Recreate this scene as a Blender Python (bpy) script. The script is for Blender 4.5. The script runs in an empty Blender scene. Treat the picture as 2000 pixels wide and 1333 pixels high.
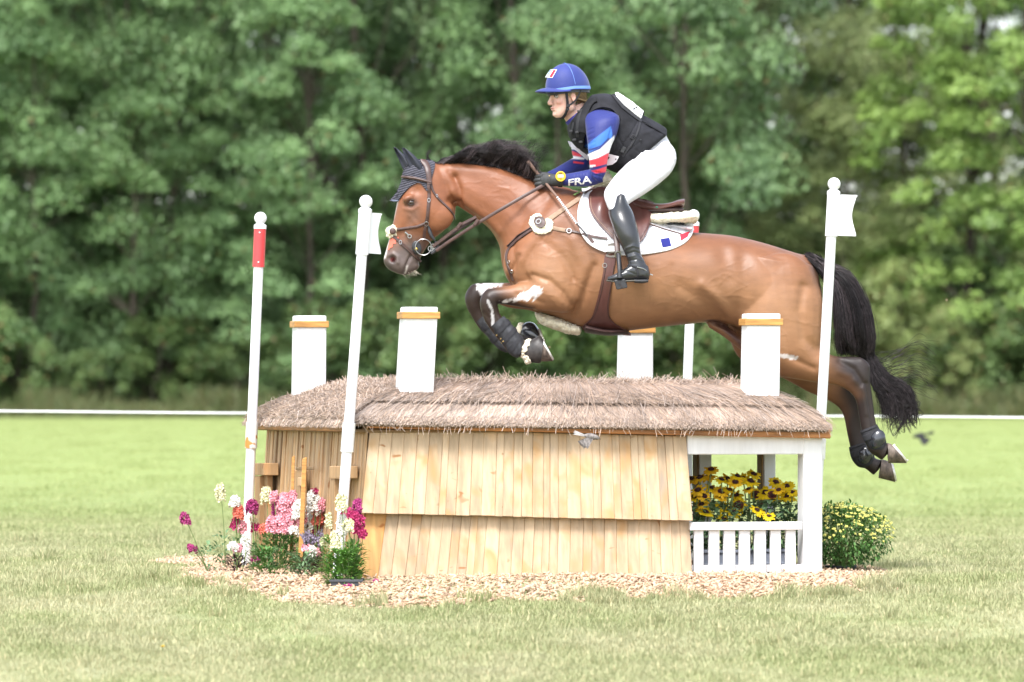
import bpy, bmesh, math, random
import numpy as np
from mathutils import Vector, Matrix
from mathutils.bvhtree import BVHTree
R = math.radians
rnd = random.Random(7)
scene = bpy.context.scene
COL = scene.collection

# ---------------------------------------------------------------- camera, light, exposure
F, HY, EYE = 11400.0, 780.0, 0.89          # focal length in photo pixels, horizon row, eye height
cam_d = bpy.data.cameras.new('camera'); cam = bpy.data.objects.new('camera', cam_d); COL.objects.link(cam)
cam.location = (0, -30, EYE); cam.rotation_euler = (R(90), 0, 0)
cam_d.sensor_width = 36.0; cam_d.lens = F / 2000 * 36; cam_d.shift_y = (HY - 666.5) / 2000
cam_d.clip_start = 1; cam_d.clip_end = 1500
cam_d.dof.use_dof = True; cam_d.dof.focus_distance = 29.8; cam_d.dof.aperture_fstop = 3.7
scene.camera = cam
world = bpy.data.worlds.new('World'); scene.world = world; world.use_nodes = True
nt = world.node_tree; nt.nodes.clear()
sky = nt.nodes.new('ShaderNodeTexSky'); sky.sky_type = 'NISHITA'; sky.sun_disc = False
SUN_EL, SUN_AZ = 56.0, 196.0
sky.sun_elevation = R(SUN_EL); sky.sun_rotation = R(SUN_AZ); sky.dust_density = 2.0; sky.air_density = 1.0; sky.ozone_density = 1.0
hs = nt.nodes.new('ShaderNodeHueSaturation'); hs.inputs['Saturation'].default_value = 0.45
bg = nt.nodes.new('ShaderNodeBackground'); bg.inputs[1].default_value = 0.135
wo = nt.nodes.new('ShaderNodeOutputWorld')
nt.links.new(sky.outputs[0], hs.inputs['Color']); nt.links.new(hs.outputs[0], bg.inputs[0]); nt.links.new(bg.outputs[0], wo.inputs[0])
sun_d = bpy.data.lights.new('sun', 'SUN'); sun = bpy.data.objects.new('sun', sun_d); COL.objects.link(sun)
sun_d.energy = 1.7; sun_d.angle = R(18); sun_d.color = (1.0, 0.985, 0.965)
_a = R(SUN_AZ); _sd = Vector((math.sin(_a) * math.cos(R(SUN_EL)), math.cos(_a) * math.cos(R(SUN_EL)), math.sin(R(SUN_EL))))
sun.rotation_euler = (-_sd).to_track_quat('-Z', 'Y').to_euler()
sun.location = (0, -10, 20)
vs = scene.view_settings; vs.view_transform = 'Standard'; vs.look = 'None'; vs.exposure = 1.66; vs.gamma = 1.0; vs.use_curve_mapping = False
scene.render.engine = 'CYCLES'
try:
    scene.cycles.use_denoising = True; scene.cycles.denoiser = 'OPENIMAGEDENOISE'
except Exception: pass
scene.cycles.max_bounces = 6; scene.cycles.transparent_max_bounces = 8

# ---------------------------------------------------------------- helpers
def P(px, py, y=0.0):
    """world point seen at photo pixel (px, py) at depth y behind the horse's mid plane"""
    d = 30.0 + y
    return Vector(((px - 1000) * d / F, y, EYE + (HY - py) * d / F))
CAMP = Vector((0, -30, EYE))
def ray(px, py): return Vector(((px - 1000) / F, 1, (HY - py) / F))
def sstep(a, b, x):
    t = min(1, max(0, (x - a) / (b - a))); return t * t * (3 - 2 * t)
def gz(x, y):
    """height of the lawn: falls a little to the camera, rises gently to the wood"""
    z = 0.0
    if y < -1.3: z += 0.05 * (y + 1.3)
    if y > 12: z += 0.00803 * (y - 12) * sstep(12, 30, y)
    return z
def gza(x, y):
    z = np.where(y < -1.3, 0.05 * (y + 1.3), 0.0)
    t = np.clip((y - 12) / 18, 0, 1); t = t * t * (3 - 2 * t)
    return z + np.where(y > 12, 0.00803 * (y - 12) * t, 0.0)

WL = {}
def empty(name, loc, label, cat, group=None):
    o = bpy.data.objects.new(name, None); COL.objects.link(o); o.location = loc
    o.empty_display_size = 0.1
    WL[o.name] = Vector(loc); o['label'] = label; o['category'] = cat
    if group: o['group'] = group
    return o
def tag(o, label=None, cat=None, group=None, kind=None):
    if label: o['label'] = label
    if cat: o['category'] = cat
    if group: o['group'] = group
    if kind: o['kind'] = kind
    return o
def make(name, verts, faces, mat=None, parent=None, smooth=True, origin=None, kind=None, col=None, recalc=False, attrname='Col'):
    """verts in world metres; links one mesh object, child of parent"""
    v = np.asarray([tuple(p) for p in verts] if not isinstance(verts, np.ndarray) else verts, dtype=np.float64)
    if origin is None:
        if parent is not None: origin = WL[parent.name]
        else:
            origin = Vector(((v[:, 0].min() + v[:, 0].max()) / 2, (v[:, 1].min() + v[:, 1].max()) / 2, v[:, 2].min()))
    origin = Vector(origin)
    v = v - np.array(origin)
    me = bpy.data.meshes.new(name)
    if isinstance(faces, np.ndarray):
        n, k = faces.shape
        me.vertices.add(len(v)); me.vertices.foreach_set('co', v.astype(np.float32).ravel())
        me.loops.add(n * k); me.loops.foreach_set('vertex_index', faces.astype(np.int32).ravel())
        me.polygons.add(n); me.polygons.foreach_set('loop_start', np.arange(0, n * k, k, dtype=np.int32))
        me.update(calc_edges=True)
    else:
        me.from_pydata(v.tolist(), [], faces); me.update()
    if recalc:
        bm = bmesh.new(); bm.from_mesh(me); bmesh.ops.recalc_face_normals(bm, faces=bm.faces); bm.to_mesh(me); bm.free()
    if smooth:
        me.polygons.foreach_set('use_smooth', np.ones(len(me.polygons), dtype=bool))
        if len(me.polygons) < 20000: me.set_sharp_from_angle(angle=R(45))
    if col is not None:
        c = np.asarray(col, dtype=np.float32)
        if c.ndim == 1: c = np.stack([c, c, c], 1)
        if c.shape[1] == 3: c = np.concatenate([c, np.ones((len(c), 1), np.float32)], 1)
        a = me.color_attributes.new(attrname, 'FLOAT_COLOR', 'POINT'); a.data.foreach_set('color', c.ravel())
    o = bpy.data.objects.new(name, me); COL.objects.link(o)
    if mat: me.materials.append(mat)
    if parent is not None:
        o.parent = parent; o.location = origin - WL[parent.name]
    else: o.location = origin
    WL[o.name] = origin
    if kind: o['kind'] = kind
    return o

class G:
    """collects simple shapes into one mesh"""
    def __init__(s): s.v = []; s.f = []; s.c = []
    def add(s, vs_, fs, c=None):
        b = len(s.v); s.v += [Vector(p) for p in vs_]; s.f += [tuple(i + b for i in f) for f in fs]
        s.c += [c if c is not None else (1, 1, 1)] * len(vs_)
    def hexa(s, c8, bev=0.002, c=None):
        """c8[ix][iy][iz] corners in order index = ix*4+iy*2+iz, chamfered"""
        c8 = [Vector(p) for p in c8]; V = {}
        def nb(i, a): return i ^ (4 >> a)
        vs_ = []
        for i in range(8):
            for a in range(3):
                p = c8[i].copy()
                for b in range(3):
                    if b != a:
                        d = c8[nb(i, b)] - c8[i]; L = d.length
                        if L > 1e-9: p += d * min(bev / L, 0.45)
                V[(i, a)] = len(vs_); vs_.append(p)
        fs = []
        for a in range(3):
            for sd in (0, 1):
                q = [i for i in range(8) if ((i >> (2 - a)) & 1) == sd]
                fs.append((V[(q[0], a)], V[(q[1], a)], V[(q[3], a)], V[(q[2], a)]))
        for e in range(3):
            a, b = [k for k in range(3) if k != e]
            for i in range(8):
                if (i >> (2 - e)) & 1: continue
                j = nb(i, e)
                fs.append((V[(i, a)], V[(j, a)], V[(j, b)], V[(i, b)]))
        for i in range(8): fs.append((V[(i, 0)], V[(i, 1)], V[(i, 2)]))
        s.add(vs_, fs, c)
    def box(s, o, ex, ey, ez, bev=0.002, c=None):
        o, ex, ey, ez = Vector(o), Vector(ex), Vector(ey), Vector(ez)
        s.hexa([o + ex * i + ey * j + ez * k for i in (0, 1) for j in (0, 1) for k in (0, 1)], bev, c)
    def cbox(s, c0, ex, ey, ez, bev=0.002, c=None):
        ex, ey, ez = Vector(ex), Vector(ey), Vector(ez)
        s.box(Vector(c0) - (ex + ey + ez) / 2, ex, ey, ez, bev, c)
    def tube(s, pts, rad, n=8, cap=True, c=None, flat=1.0, up=None):
        pts = [Vector(p) for p in pts]; m = len(pts)
        if not hasattr(rad, '__len__'): rad = [rad] * m
        vs_ = []; prev = None
        for i in range(m):
            t = (pts[min(i + 1, m - 1)] - pts[max(i - 1, 0)])
            t = t.normalized() if t.length > 1e-9 else Vector((0, 0, 1))
            if up is not None: a = t.cross(Vector(up))
            elif prev is None: a = t.cross(Vector((0, 1, 0)) if abs(t.y) < 0.9 else Vector((1, 0, 0)))
            else: a = prev - t * prev.dot(t)
            a = a.normalized(); prev = a; b = t.cross(a)
            for k in range(n):
                w = 2 * math.pi * k / n
                vs_.append(pts[i] + a * math.cos(w) * rad[i] + b * math.sin(w) * rad[i] * flat)
        fs = [(i * n + k, i * n + (k + 1) % n, (i + 1) * n + (k + 1) % n, (i + 1) * n + k) for i in range(m - 1) for k in range(n)]
        if cap: fs += [tuple(range(n))[::-1], tuple((m - 1) * n + k for k in range(n))]
        s.add(vs_, fs, c)
    def ring(s, c0, nrm, R_, r, n=20, k=6, c=None, sx=1.0):
        nrm = Vector(nrm).normalized(); a = nrm.cross(Vector((0, 0, 1)) if abs(nrm.z) < 0.9 else Vector((1, 0, 0))).normalized(); b = nrm.cross(a)
        vs_ = []; fs = []
        for i in range(n):
            w = 2 * math.pi * i / n; d = a * math.cos(w) * sx + b * math.sin(w)
            for j in range(k):
                q = 2 * math.pi * j / k
                vs_.append(Vector(c0) + d * (R_ + r * math.cos(q)) + nrm * r * math.sin(q))
        for i in range(n):
            for j in range(k):
                fs.append((i * k + j, ((i + 1) % n) * k + j, ((i + 1) % n) * k + (j + 1) % k, i * k + (j + 1) % k))
        s.add(vs_, fs, c)
    def ball(s, c0, r, n=12, m=8, c=None, axes=None):
        c0 = Vector(c0); ax = axes or (Vector((1, 0, 0)), Vector((0, 1, 0)), Vector((0, 0, 1)))
        rr = r if hasattr(r, '__len__') else (r, r, r)
        vs_ = [c0 + ax[2] * rr[2]]
        for i in range(1, m):
            th = math.pi * i / m
            for k in range(n):
                w = 2 * math.pi * k / n
                vs_.append(c0 + ax[0] * rr[0] * math.sin(th) * math.cos(w) + ax[1] * rr[1] * math.sin(th) * math.sin(w) + ax[2] * rr[2] * math.cos(th))
        vs_.append(c0 - ax[2] * rr[2]); L = len(vs_) - 1
        fs = [(0, 1 + k, 1 + (k + 1) % n) for k in range(n)]
        for i in range(m - 2):
            for k in range(n):
                a = 1 + i * n + k; b = 1 + i * n + (k + 1) % n
                fs.append((a, a + n, b + n, b))
        fs += [(L, 1 + (m - 2) * n + (k + 1) % n, 1 + (m - 2) * n + k) for k in range(n)]
        s.add(vs_, fs, c)
    def plate(s, poly, thick, c=None):
        """extrude a polygon (world points) by vector thick"""
        n = len(poly); t = Vector(thick); a = [Vector(p) for p in poly]; vs_ = a + [p + t for p in a]
        fs = [tuple(range(n)), tuple(range(2 * n - 1, n - 1, -1))] + [(i, (i + 1) % n, n + (i + 1) % n, n + i) for i in range(n)]
        s.add(vs_, fs, c)
    def build(s, name, mat, parent=None, smooth=False, kind=None, origin=None, recalc=True, col=False):
        if not s.v: return None
        return make(name, s.v, s.f, mat, parent, smooth, origin, kind, recalc=recalc, col=s.c if col else None)

# ---------------------------------------------------------------- materials
def N(nt, t, **kw):
    n = nt.nodes.new(t)
    for k, v in kw.items():
        if k in n.inputs: n.inputs[k].default_value = v
        else: setattr(n, k, v)
    return n
def ramp(nt, stops, fac):
    r = nt.nodes.new('ShaderNodeValToRGB'); cr = r.color_ramp
    while len(cr.elements) < len(stops): cr.elements.new(0.5)
    for e, (p, c) in zip(cr.elements, stops):
        e.position = p; e.color = (c, c, c, 1) if not hasattr(c, '__len__') else (*c, 1)
    nt.links.new(fac, r.inputs[0]); return r.outputs[0]
def mixc(nt, a, b, fac, mode='MIX'):
    m = nt.nodes.new('ShaderNodeMix'); m.data_type = 'RGBA'; m.blend_type = mode
    for s, x in ((6, a), (7, b), (0, fac)):
        if hasattr(x, 'is_linked'): nt.links.new(x, m.inputs[s])
        else: m.inputs[s].default_value = (*x, 1) if hasattr(x, '__len__') else x
    return m.outputs[2]
def noise_tex(nt, scale, vec=None, detail=4, rough=0.55, stretch=None, coord='Object'):
    tc = nt.nodes.new('ShaderNodeTexCoord'); src = tc.outputs[coord]
    if coord == 'World':
        pass
    if stretch:
        mp = nt.nodes.new('ShaderNodeMapping'); mp.inputs['Scale'].default_value = stretch
        nt.links.new(src, mp.inputs[0]); src = mp.outputs[0]
    n = nt.nodes.new('ShaderNodeTexNoise'); n.inputs['Scale'].default_value = scale; n.inputs['Detail'].default_value = detail; n.inputs['Roughness'].default_value = rough
    nt.links.new(src, n.inputs['Vector']); return n.outputs[0]
def mat(name, base, rough=0.6, spec=0.5, var=0.12, scale=6, bump=0.1, bscale=60, stretch=None, vcol=False, objrand=0.0, metal=0.0, sheen=0.0, coat=0.0, trans=0.0, bdist=0.002):
    m = bpy.data.materials.new(name); m.use_nodes = True; nt = m.node_tree
    b = nt.nodes['Principled BSDF']; base = tuple(base)
    b.inputs['Roughness'].default_value = rough; b.inputs['Specular IOR Level'].default_value = spec; b.inputs['Metallic'].default_value = metal
    if sheen: b.inputs['Sheen Weight'].default_value = sheen
    if coat: b.inputs['Coat Weight'].default_value = coat; b.inputs['Coat Roughness'].default_value = 0.15
    n1 = noise_tex(nt, scale, stretch=stretch)
    lo = tuple(max(0, x * (1 - var * 1.6)) for x in base); hi = tuple(min(1, x * (1 + var * 1.4)) for x in base)
    c = ramp(nt, [(0.3, lo), (0.7, hi)], n1)
    if vcol:
        a = nt.nodes.new('ShaderNodeVertexColor'); a.layer_name = 'Col'
        c = mixc(nt, c, a.outputs[0], 1.0, 'MULTIPLY')
    if objrand:
        oi = nt.nodes.new('ShaderNodeObjectInfo')
        r = ramp(nt, [(0.0, 1 - objrand), (1.0, 1 + objrand)], oi.outputs['Random'])
        mm = nt.nodes.new('ShaderNodeVectorMath'); mm.operation = 'MULTIPLY'
        rr = nt.nodes.new('ShaderNodeMapRange'); rr.inputs[3].default_value = 1 - objrand; rr.inputs[4].default_value = 1 + objrand
        nt.links.new(oi.outputs['Random'], rr.inputs[0])
        nt.links.new(c, mm.inputs[0]); nt.links.new(rr.outputs[0], mm.inputs[1]); c = mm.outputs[0]
    nt.links.new(c, b.inputs['Base Color'])
    if bump:
        n2 = noise_tex(nt, bscale, stretch=stretch, detail=5)
        bp = nt.nodes.new('ShaderNodeBump'); bp.inputs['Strength'].default_value = min(1, bump * 3); bp.inputs['Distance'].default_value = bdist
        nt.links.new(n2, bp.inputs['Height']); nt.links.new(bp.outputs[0], b.inputs['Normal'])
    if trans:
        tr = nt.nodes.new('ShaderNodeBsdfTranslucent'); nt.links.new(c, tr.inputs[0])
        mx = nt.nodes.new('ShaderNodeMixShader'); mx.inputs[0].default_value = trans
        out = nt.nodes['Material Output']
        nt.links.new(b.outputs[0], mx.inputs[1]); nt.links.new(tr.outputs[0], mx.inputs[2]); nt.links.new(mx.outputs[0], out.inputs[0])
    return m
M = {}
M['white'] = mat('white_paint', (0.76, 0.76, 0.76), 0.45, var=0.045, scale=9, bump=0.12, bscale=40, stretch=(3, 3, 0.4))
M['plastic'] = mat('white_plastic', (0.80, 0.80, 0.82), 0.3, var=0.02, bump=0.02)
M['red'] = mat('red_sleeve', (0.62, 0.055, 0.06), 0.4, var=0.08, bump=0.05)
M['steel'] = mat('steel', (0.45, 0.45, 0.44), 0.3, var=0.05, metal=1.0, bump=0.02)
M['band'] = mat('varnished_wood', (0.50, 0.25, 0.07), 0.45, var=0.22, scale=8, stretch=(1, 1, 9), bump=0.1)
M['stain'] = mat('stained_board', (0.40, 0.17, 0.055), 0.5, var=0.3, scale=7, stretch=(0.6, 1, 9), bump=0.15)

def specks(m, col, lo, sc, st=(1, 1, 1)):
    nt = m.node_tree; b = nt.nodes['Principled BSDF']; src = b.inputs['Base Color'].links[0].from_socket
    f = ramp(nt, [(lo, 0), (lo + .05, .7)], noise_tex(nt, sc, detail=5, rough=.7, stretch=st)); f2 = ramp(nt, [(.45, 0), (.75, .22)], noise_tex(nt, sc * .22, detail=4, stretch=(1, 1, .4)))
    c = mixc(nt, src, col, f); nt.links.new(mixc(nt, c, tuple(min(1, x * 1.35) for x in col), f2), b.inputs['Base Color'])
specks(M['white'], (.40, .37, .33), .70, 22); specks(M['plastic'], (.45, .45, .45), .74, 30, (1, 1, .5))
def wood_mat(name, base, grey, strg=0.5, objrand=0.1):
    m = bpy.data.materials.new(name); m.use_nodes = True; nt = m.node_tree; b = nt.nodes['Principled BSDF']
    b.inputs['Roughness'].default_value = 0.65; b.inputs['Specular IOR Level'].default_value = 0.3
    oi = nt.nodes.new('ShaderNodeObjectInfo'); tc = nt.nodes.new('ShaderNodeTexCoord')
    ad = nt.nodes.new('ShaderNodeVectorMath'); ad.operation = 'ADD'
    sc_ = nt.nodes.new('ShaderNodeVectorMath'); sc_.operation = 'SCALE'; sc_.inputs[0].default_value = (13.1, 7.7, 29.3)
    nt.links.new(oi.outputs['Random'], sc_.inputs['Scale']); nt.links.new(tc.outputs['Object'], ad.inputs[0]); nt.links.new(sc_.outputs[0], ad.inputs[1])
    def nz(scale, st, det=4, dist=0.0):
        mp = nt.nodes.new('ShaderNodeMapping'); mp.inputs['Scale'].default_value = st; nt.links.new(ad.outputs[0], mp.inputs[0])
        n = nt.nodes.new('ShaderNodeTexNoise'); n.inputs['Scale'].default_value = scale; n.inputs['Detail'].default_value = det; n.inputs['Distortion'].default_value = dist
        nt.links.new(mp.outputs[0], n.inputs[0]); return n.outputs[0]
    lo = tuple(x * 0.74 for x in base); hi = tuple(min(0.9, x * 1.14) for x in base)
    c = ramp(nt, [(0.32, lo), (0.68, hi)], nz(30, (1, 1, 0.10), 5, 0.3))
    # warm yellow and brown blotches, knots
    blot = ramp(nt, [(0.52, 0), (0.72, 1)], nz(5, (1.5, 1.5, 1.1), 2, 0.6))
    c = mixc(nt, c, (base[0] * 0.9, base[1] * 0.74, base[2] * 0.53), blot)
    knot = ramp(nt, [(0.73, 0), (0.79, 1)], nz(13, (1, 1, 1.5), 1, 0.8))
    c = mixc(nt, c, (base[0] * 0.62, base[1] * 0.42, base[2] * 0.27), knot)
    gr = ramp(nt, [(0.62, 0), (0.85, strg)], nz(7, (2.2, 2.2, 0.7), 5))
    c = mixc(nt, c, grey, gr)
    rr = nt.nodes.new('ShaderNodeMapRange'); rr.inputs[3].default_value = 1 - objrand; rr.inputs[4].default_value = 1 + objrand
    nt.links.new(oi.outputs['Random'], rr.inputs[0])
    mm = nt.nodes.new('ShaderNodeVectorMath'); mm.operation = 'MULTIPLY'; nt.links.new(c, mm.inputs[0]); nt.links.new(rr.outputs[0], mm.inputs[1])
    nt.links.new(mm.outputs[0], b.inputs['Base Color'])
    bp = nt.nodes.new('ShaderNodeBump'); bp.inputs['Strength'].default_value = 0.4; bp.inputs['Distance'].default_value = 0.003
    nt.links.new(nz(45, (1, 1, 0.06), 5, 0.2), bp.inputs['Height']); nt.links.new(bp.outputs[0], b.inputs['Normal'])
    return m
M['plank'] = wood_mat('pale_bark_edged_boards', (0.52, 0.385, 0.25), (0.31, 0.26, 0.225), 0.6, 0.10)
M['edgewood'] = wood_mat('orange_pine', (0.60, 0.34, 0.13), (0.30, 0.22, 0.15), 0.4)
M['bracket'] = wood_mat('bracket_timber', (0.42, 0.26, 0.13), (0.30, 0.23, 0.17), 0.7)
M['lath'] = wood_mat('weathered_laths', (0.47, 0.31, 0.17), (0.32, 0.26, 0.21), 0.8, 0.2)
M['rawback'] = wood_mat('unpainted_wood', (0.22, 0.14, 0.07), (0.15, 0.12, 0.1), 0.5)
# ---------------------------------------------------------------- ground
def ground():
    xs = np.concatenate([np.linspace(-900, -60, 10), np.linspace(-40, -8, 9), np.linspace(-7, 7, 57), np.linspace(8, 40, 9), np.linspace(60, 900, 10)])
    ys = np.concatenate([np.linspace(-60, -14, 8), np.linspace(-12, 12, 97), np.linspace(14, 110, 49), np.linspace(130, 1200, 14)])
    X, Y = np.meshgrid(xs, ys, indexing='ij'); Z = gza(X, np.minimum(Y, 110.0))
    Z = Z + 0.012 * np.sin(X * 1.9 + Y * 0.7) * np.sin(Y * 1.3 + 0.4) * (np.abs(X) < 8)
    v = np.stack([X, Y, Z], -1).reshape(-1, 3); nx, ny = len(xs), len(ys)
    i = np.arange(nx - 1)[:, None] * ny + np.arange(ny - 1)[None, :]; i = i.ravel()
    f = np.stack([i, i + ny, i + ny + 1, i + 1], 1)
    m = bpy.data.materials.new('lawn_soil_and_turf'); m.use_nodes = True; nt = m.node_tree; b = nt.nodes['Principled BSDF']
    b.inputs['Roughness'].default_value = 0.9; b.inputs['Specular IOR Level'].default_value = 0.1
    gp = nt.nodes.new('ShaderNodeNewGeometry')
    c = grass_color(nt, gp.outputs['Position'], 0.95)
    nt.links.new(c, b.inputs['Base Color'])
    n2 = nt.nodes.new('ShaderNodeTexNoise'); n2.inputs['Scale'].default_value = 40; n2.inputs['Detail'].default_value = 6; nt.links.new(gp.outputs['Position'], n2.inputs[0])
    bp = nt.nodes.new('ShaderNodeBump'); bp.inputs['Strength'].default_value = 0.6; bp.inputs['Distance'].default_value = 0.02
    nt.links.new(n2.outputs[0], bp.inputs['Height']); nt.links.new(bp.outputs[0], b.inputs['Normal'])
    o = make('ground', v, f, m, origin=(0, 0, 0)); o['kind'] = 'structure'
    return o
def grass_color(nt, pos, gain=1.0):
    def nz(scale, st=(1, 1, 1), det=4):
        mp = nt.nodes.new('ShaderNodeMapping'); mp.inputs['Scale'].default_value = st; nt.links.new(pos, mp.inputs[0])
        n = nt.nodes.new('ShaderNodeTexNoise'); n.inputs['Scale'].default_value = scale; n.inputs['Detail'].default_value = det; nt.links.new(mp.outputs[0], n.inputs[0]); return n.outputs[0]
    g = gain
    green = (0.19 * g, 0.235 * g, 0.085 * g); olive = (0.24 * g, 0.28 * g, 0.12 * g); straw = (0.43 * g, 0.405 * g, 0.275 * g); fresh = (0.265 * g, 0.325 * g, 0.115 * g)
    c = ramp(nt, [(0.36, green), (0.60, olive)], nz(1.1, (1, 0.55, 1), 3))
    s = ramp(nt, [(0.40, 0.12), (0.66, 0.60)], nz(1.9, (0.8, 0.45, 1), 5))
    sep = nt.nodes.new('ShaderNodeSeparateXYZ'); nt.links.new(pos, sep.inputs[0])
    far = nt.nodes.new('ShaderNodeMapRange'); far.inputs[1].default_value = 2; far.inputs[2].default_value = 16; far.inputs[3].default_value = 1; far.inputs[4].default_value = 0.12
    nt.links.new(sep.outputs[1], far.inputs[0])
    mu = nt.nodes.new('ShaderNodeMath'); mu.operation = 'MULTIPLY'; nt.links.new(s, mu.inputs[0]); nt.links.new(far.outputs[0], mu.inputs[1])
    c = mixc(nt, c, straw, mu.outputs[0])
    fr = nt.nodes.new('ShaderNodeMapRange'); fr.inputs[1].default_value = 6; fr.inputs[2].default_value = 30; fr.inputs[3].default_value = 0.0; fr.inputs[4].default_value = 0.8
    nt.links.new(sep.outputs[1], fr.inputs[0])
    c = mixc(nt, c, fresh, fr.outputs[0])
    return c
ground_o = ground()

def blade_mat():
    m = bpy.data.materials.new('grass_blades'); m.use_nodes = True; nt = m.node_tree; b = nt.nodes['Principled BSDF']
    b.inputs['Roughness'].default_value = 0.6; b.inputs['Specular IOR Level'].default_value = 0.25
    gp = nt.nodes.new('ShaderNodeNewGeometry'); c = grass_color(nt, gp.outputs['Position'], 1.18)
    a = nt.nodes.new('ShaderNodeVertexColor'); a.layer_name = 'Col'
    c = mixc(nt, c, (0.62, 0.55, 0.33), a.outputs[0])
    a2 = nt.nodes.new('ShaderNodeSeparateColor'); nt.links.new(a.outputs[0], a2.inputs[0])
    c = mixc(nt, c, (0.60, 0.54, 0.32), a2.outputs[0])
    nt.links.new(c, b.inputs['Base Color'])
    tr = nt.nodes.new('ShaderNodeBsdfTranslucent'); nt.links.new(c, tr.inputs[0]); mx = nt.nodes.new('ShaderNodeMixShader'); mx.inputs[0].default_value = 0.35
    nt.links.new(b.outputs[0], mx.inputs[1]); nt.links.new(tr.outputs[0], mx.inputs[2]); nt.links.new(mx.outputs[0], nt.nodes['Material Output'].inputs[0])
    return m
M['blade'] = blade_mat()
def clump(seed, n=46, rad=0.09, h=0.028, w=0.0022, ps=0.16):
    r = np.random.default_rng(seed); v = []; f = []; c = []
    for i in range(n):
        a = r.uniform(0, 6.28); q = rad * math.sqrt(r.uniform()); x, y = q * math.cos(a), q * math.sin(a)
        hh = h * r.uniform(0.45, 1.25); t = r.uniform(0, 6.28); ln = hh * r.uniform(0.1, 0.9); wd = w * r.uniform(0.6, 1.3)
        d = np.array([math.cos(t), math.sin(t), 0]); s = np.array([-d[1], d[0], 0]) * wd
        p0 = np.array([x, y, -0.004]); p1 = p0 + np.array([0, 0, hh * 0.6]) + d * ln * 0.35; p2 = p0 + np.array([0, 0, hh]) + d * ln
        b = len(v); v += [p0 - s, p0 + s, p1 + s * 0.8, p1 - s * 0.8, p2]; f += [(b, b + 1, b + 2, b + 3), (b + 3, b + 2, b + 4)]
        k = 0.75 if r.uniform() < ps else r.uniform(0, 0.15); c += [k] * 5
    me = bpy.data.meshes.new('grass_tuft'); me.from_pydata([tuple(p) for p in v], [], f)
    a = me.color_attributes.new('Col', 'FLOAT_COLOR', 'POINT'); a.data.foreach_set('color', np.repeat(np.array(c, np.float32)[:, None], 4, 1).ravel())
    me.materials.append(M['blade'])
    return me
def scatter(name, pts, meshes, smin, smax, mat_, seed=1, kind='stuff'):
    """a point mesh whose geometry nodes set one of the tuft meshes on every point"""
    me = bpy.data.meshes.new(name); me.vertices.add(len(pts)); me.vertices.foreach_set('co', np.asarray(pts, np.float32).ravel()); me.update()
    me.materials.append(mat_)
    o = bpy.data.objects.new(name, me); COL.objects.link(o); o['kind'] = kind; WL[o.name] = Vector((0, 0, 0))
    ng = bpy.data.node_groups.new(name + '_nodes', 'GeometryNodeTree')
    ng.interface.new_socket('Geometry', in_out='INPUT', socket_type='NodeSocketGeometry'); ng.interface.new_socket('Geometry', in_out='OUTPUT', socket_type='NodeSocketGeometry')
    gi = ng.nodes.new('NodeGroupInput'); go = ng.nodes.new('NodeGroupOutput')
    join = ng.nodes.new('GeometryNodeJoinGeometry')
    idx = ng.nodes.new('GeometryNodeInputIndex'); mod = ng.nodes.new('ShaderNodeMath'); mod.operation = 'MODULO'; mod.inputs[1].default_value = len(meshes); ng.links.new(idx.outputs[0], mod.inputs[0])
    for k, tm in enumerate(meshes):
        so = bpy.data.objects.new(tm.name, tm)
        oi = ng.nodes.new('GeometryNodeObjectInfo'); oi.inputs[0].default_value = so; oi.inputs['As Instance'].default_value = True
        cmp_ = ng.nodes.new('FunctionNodeCompare'); cmp_.data_type = 'FLOAT'; cmp_.operation = 'EQUAL'; cmp_.inputs[1].default_value = k; cmp_.inputs['Epsilon'].default_value = 0.1
        ng.links.new(mod.outputs[0], cmp_.inputs[0])
        ip = ng.nodes.new('GeometryNodeInstanceOnPoints'); ng.links.new(gi.outputs[0], ip.inputs['Points']); ng.links.new(cmp_.outputs[0], ip.inputs['Selection']); ng.links.new(oi.outputs['Geometry'], ip.inputs['Instance'])
        rv = ng.nodes.new('FunctionNodeRandomValue'); rv.data_type = 'FLOAT_VECTOR'; rv.inputs[0].default_value = (-0.12, -0.12, 0); rv.inputs[1].default_value = (0.12, 0.12, 6.28); rv.inputs['Seed'].default_value = seed + k
        rs = ng.nodes.new('FunctionNodeRandomValue'); rs.data_type = 'FLOAT'; rs.inputs[2].default_value = smin; rs.inputs[3].default_value = smax; rs.inputs['Seed'].default_value = seed + 50 + k
        ng.links.new(rv.outputs[0], ip.inputs['Rotation']); ng.links.new(rs.outputs[1], ip.inputs['Scale'])
        ng.links.new(ip.outputs[0], join.inputs[0])
    ng.links.new(join.outputs[0], go.inputs[0])
    md = o.modifiers.new('scatter', 'NODES'); md.node_group = ng
    return o

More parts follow.
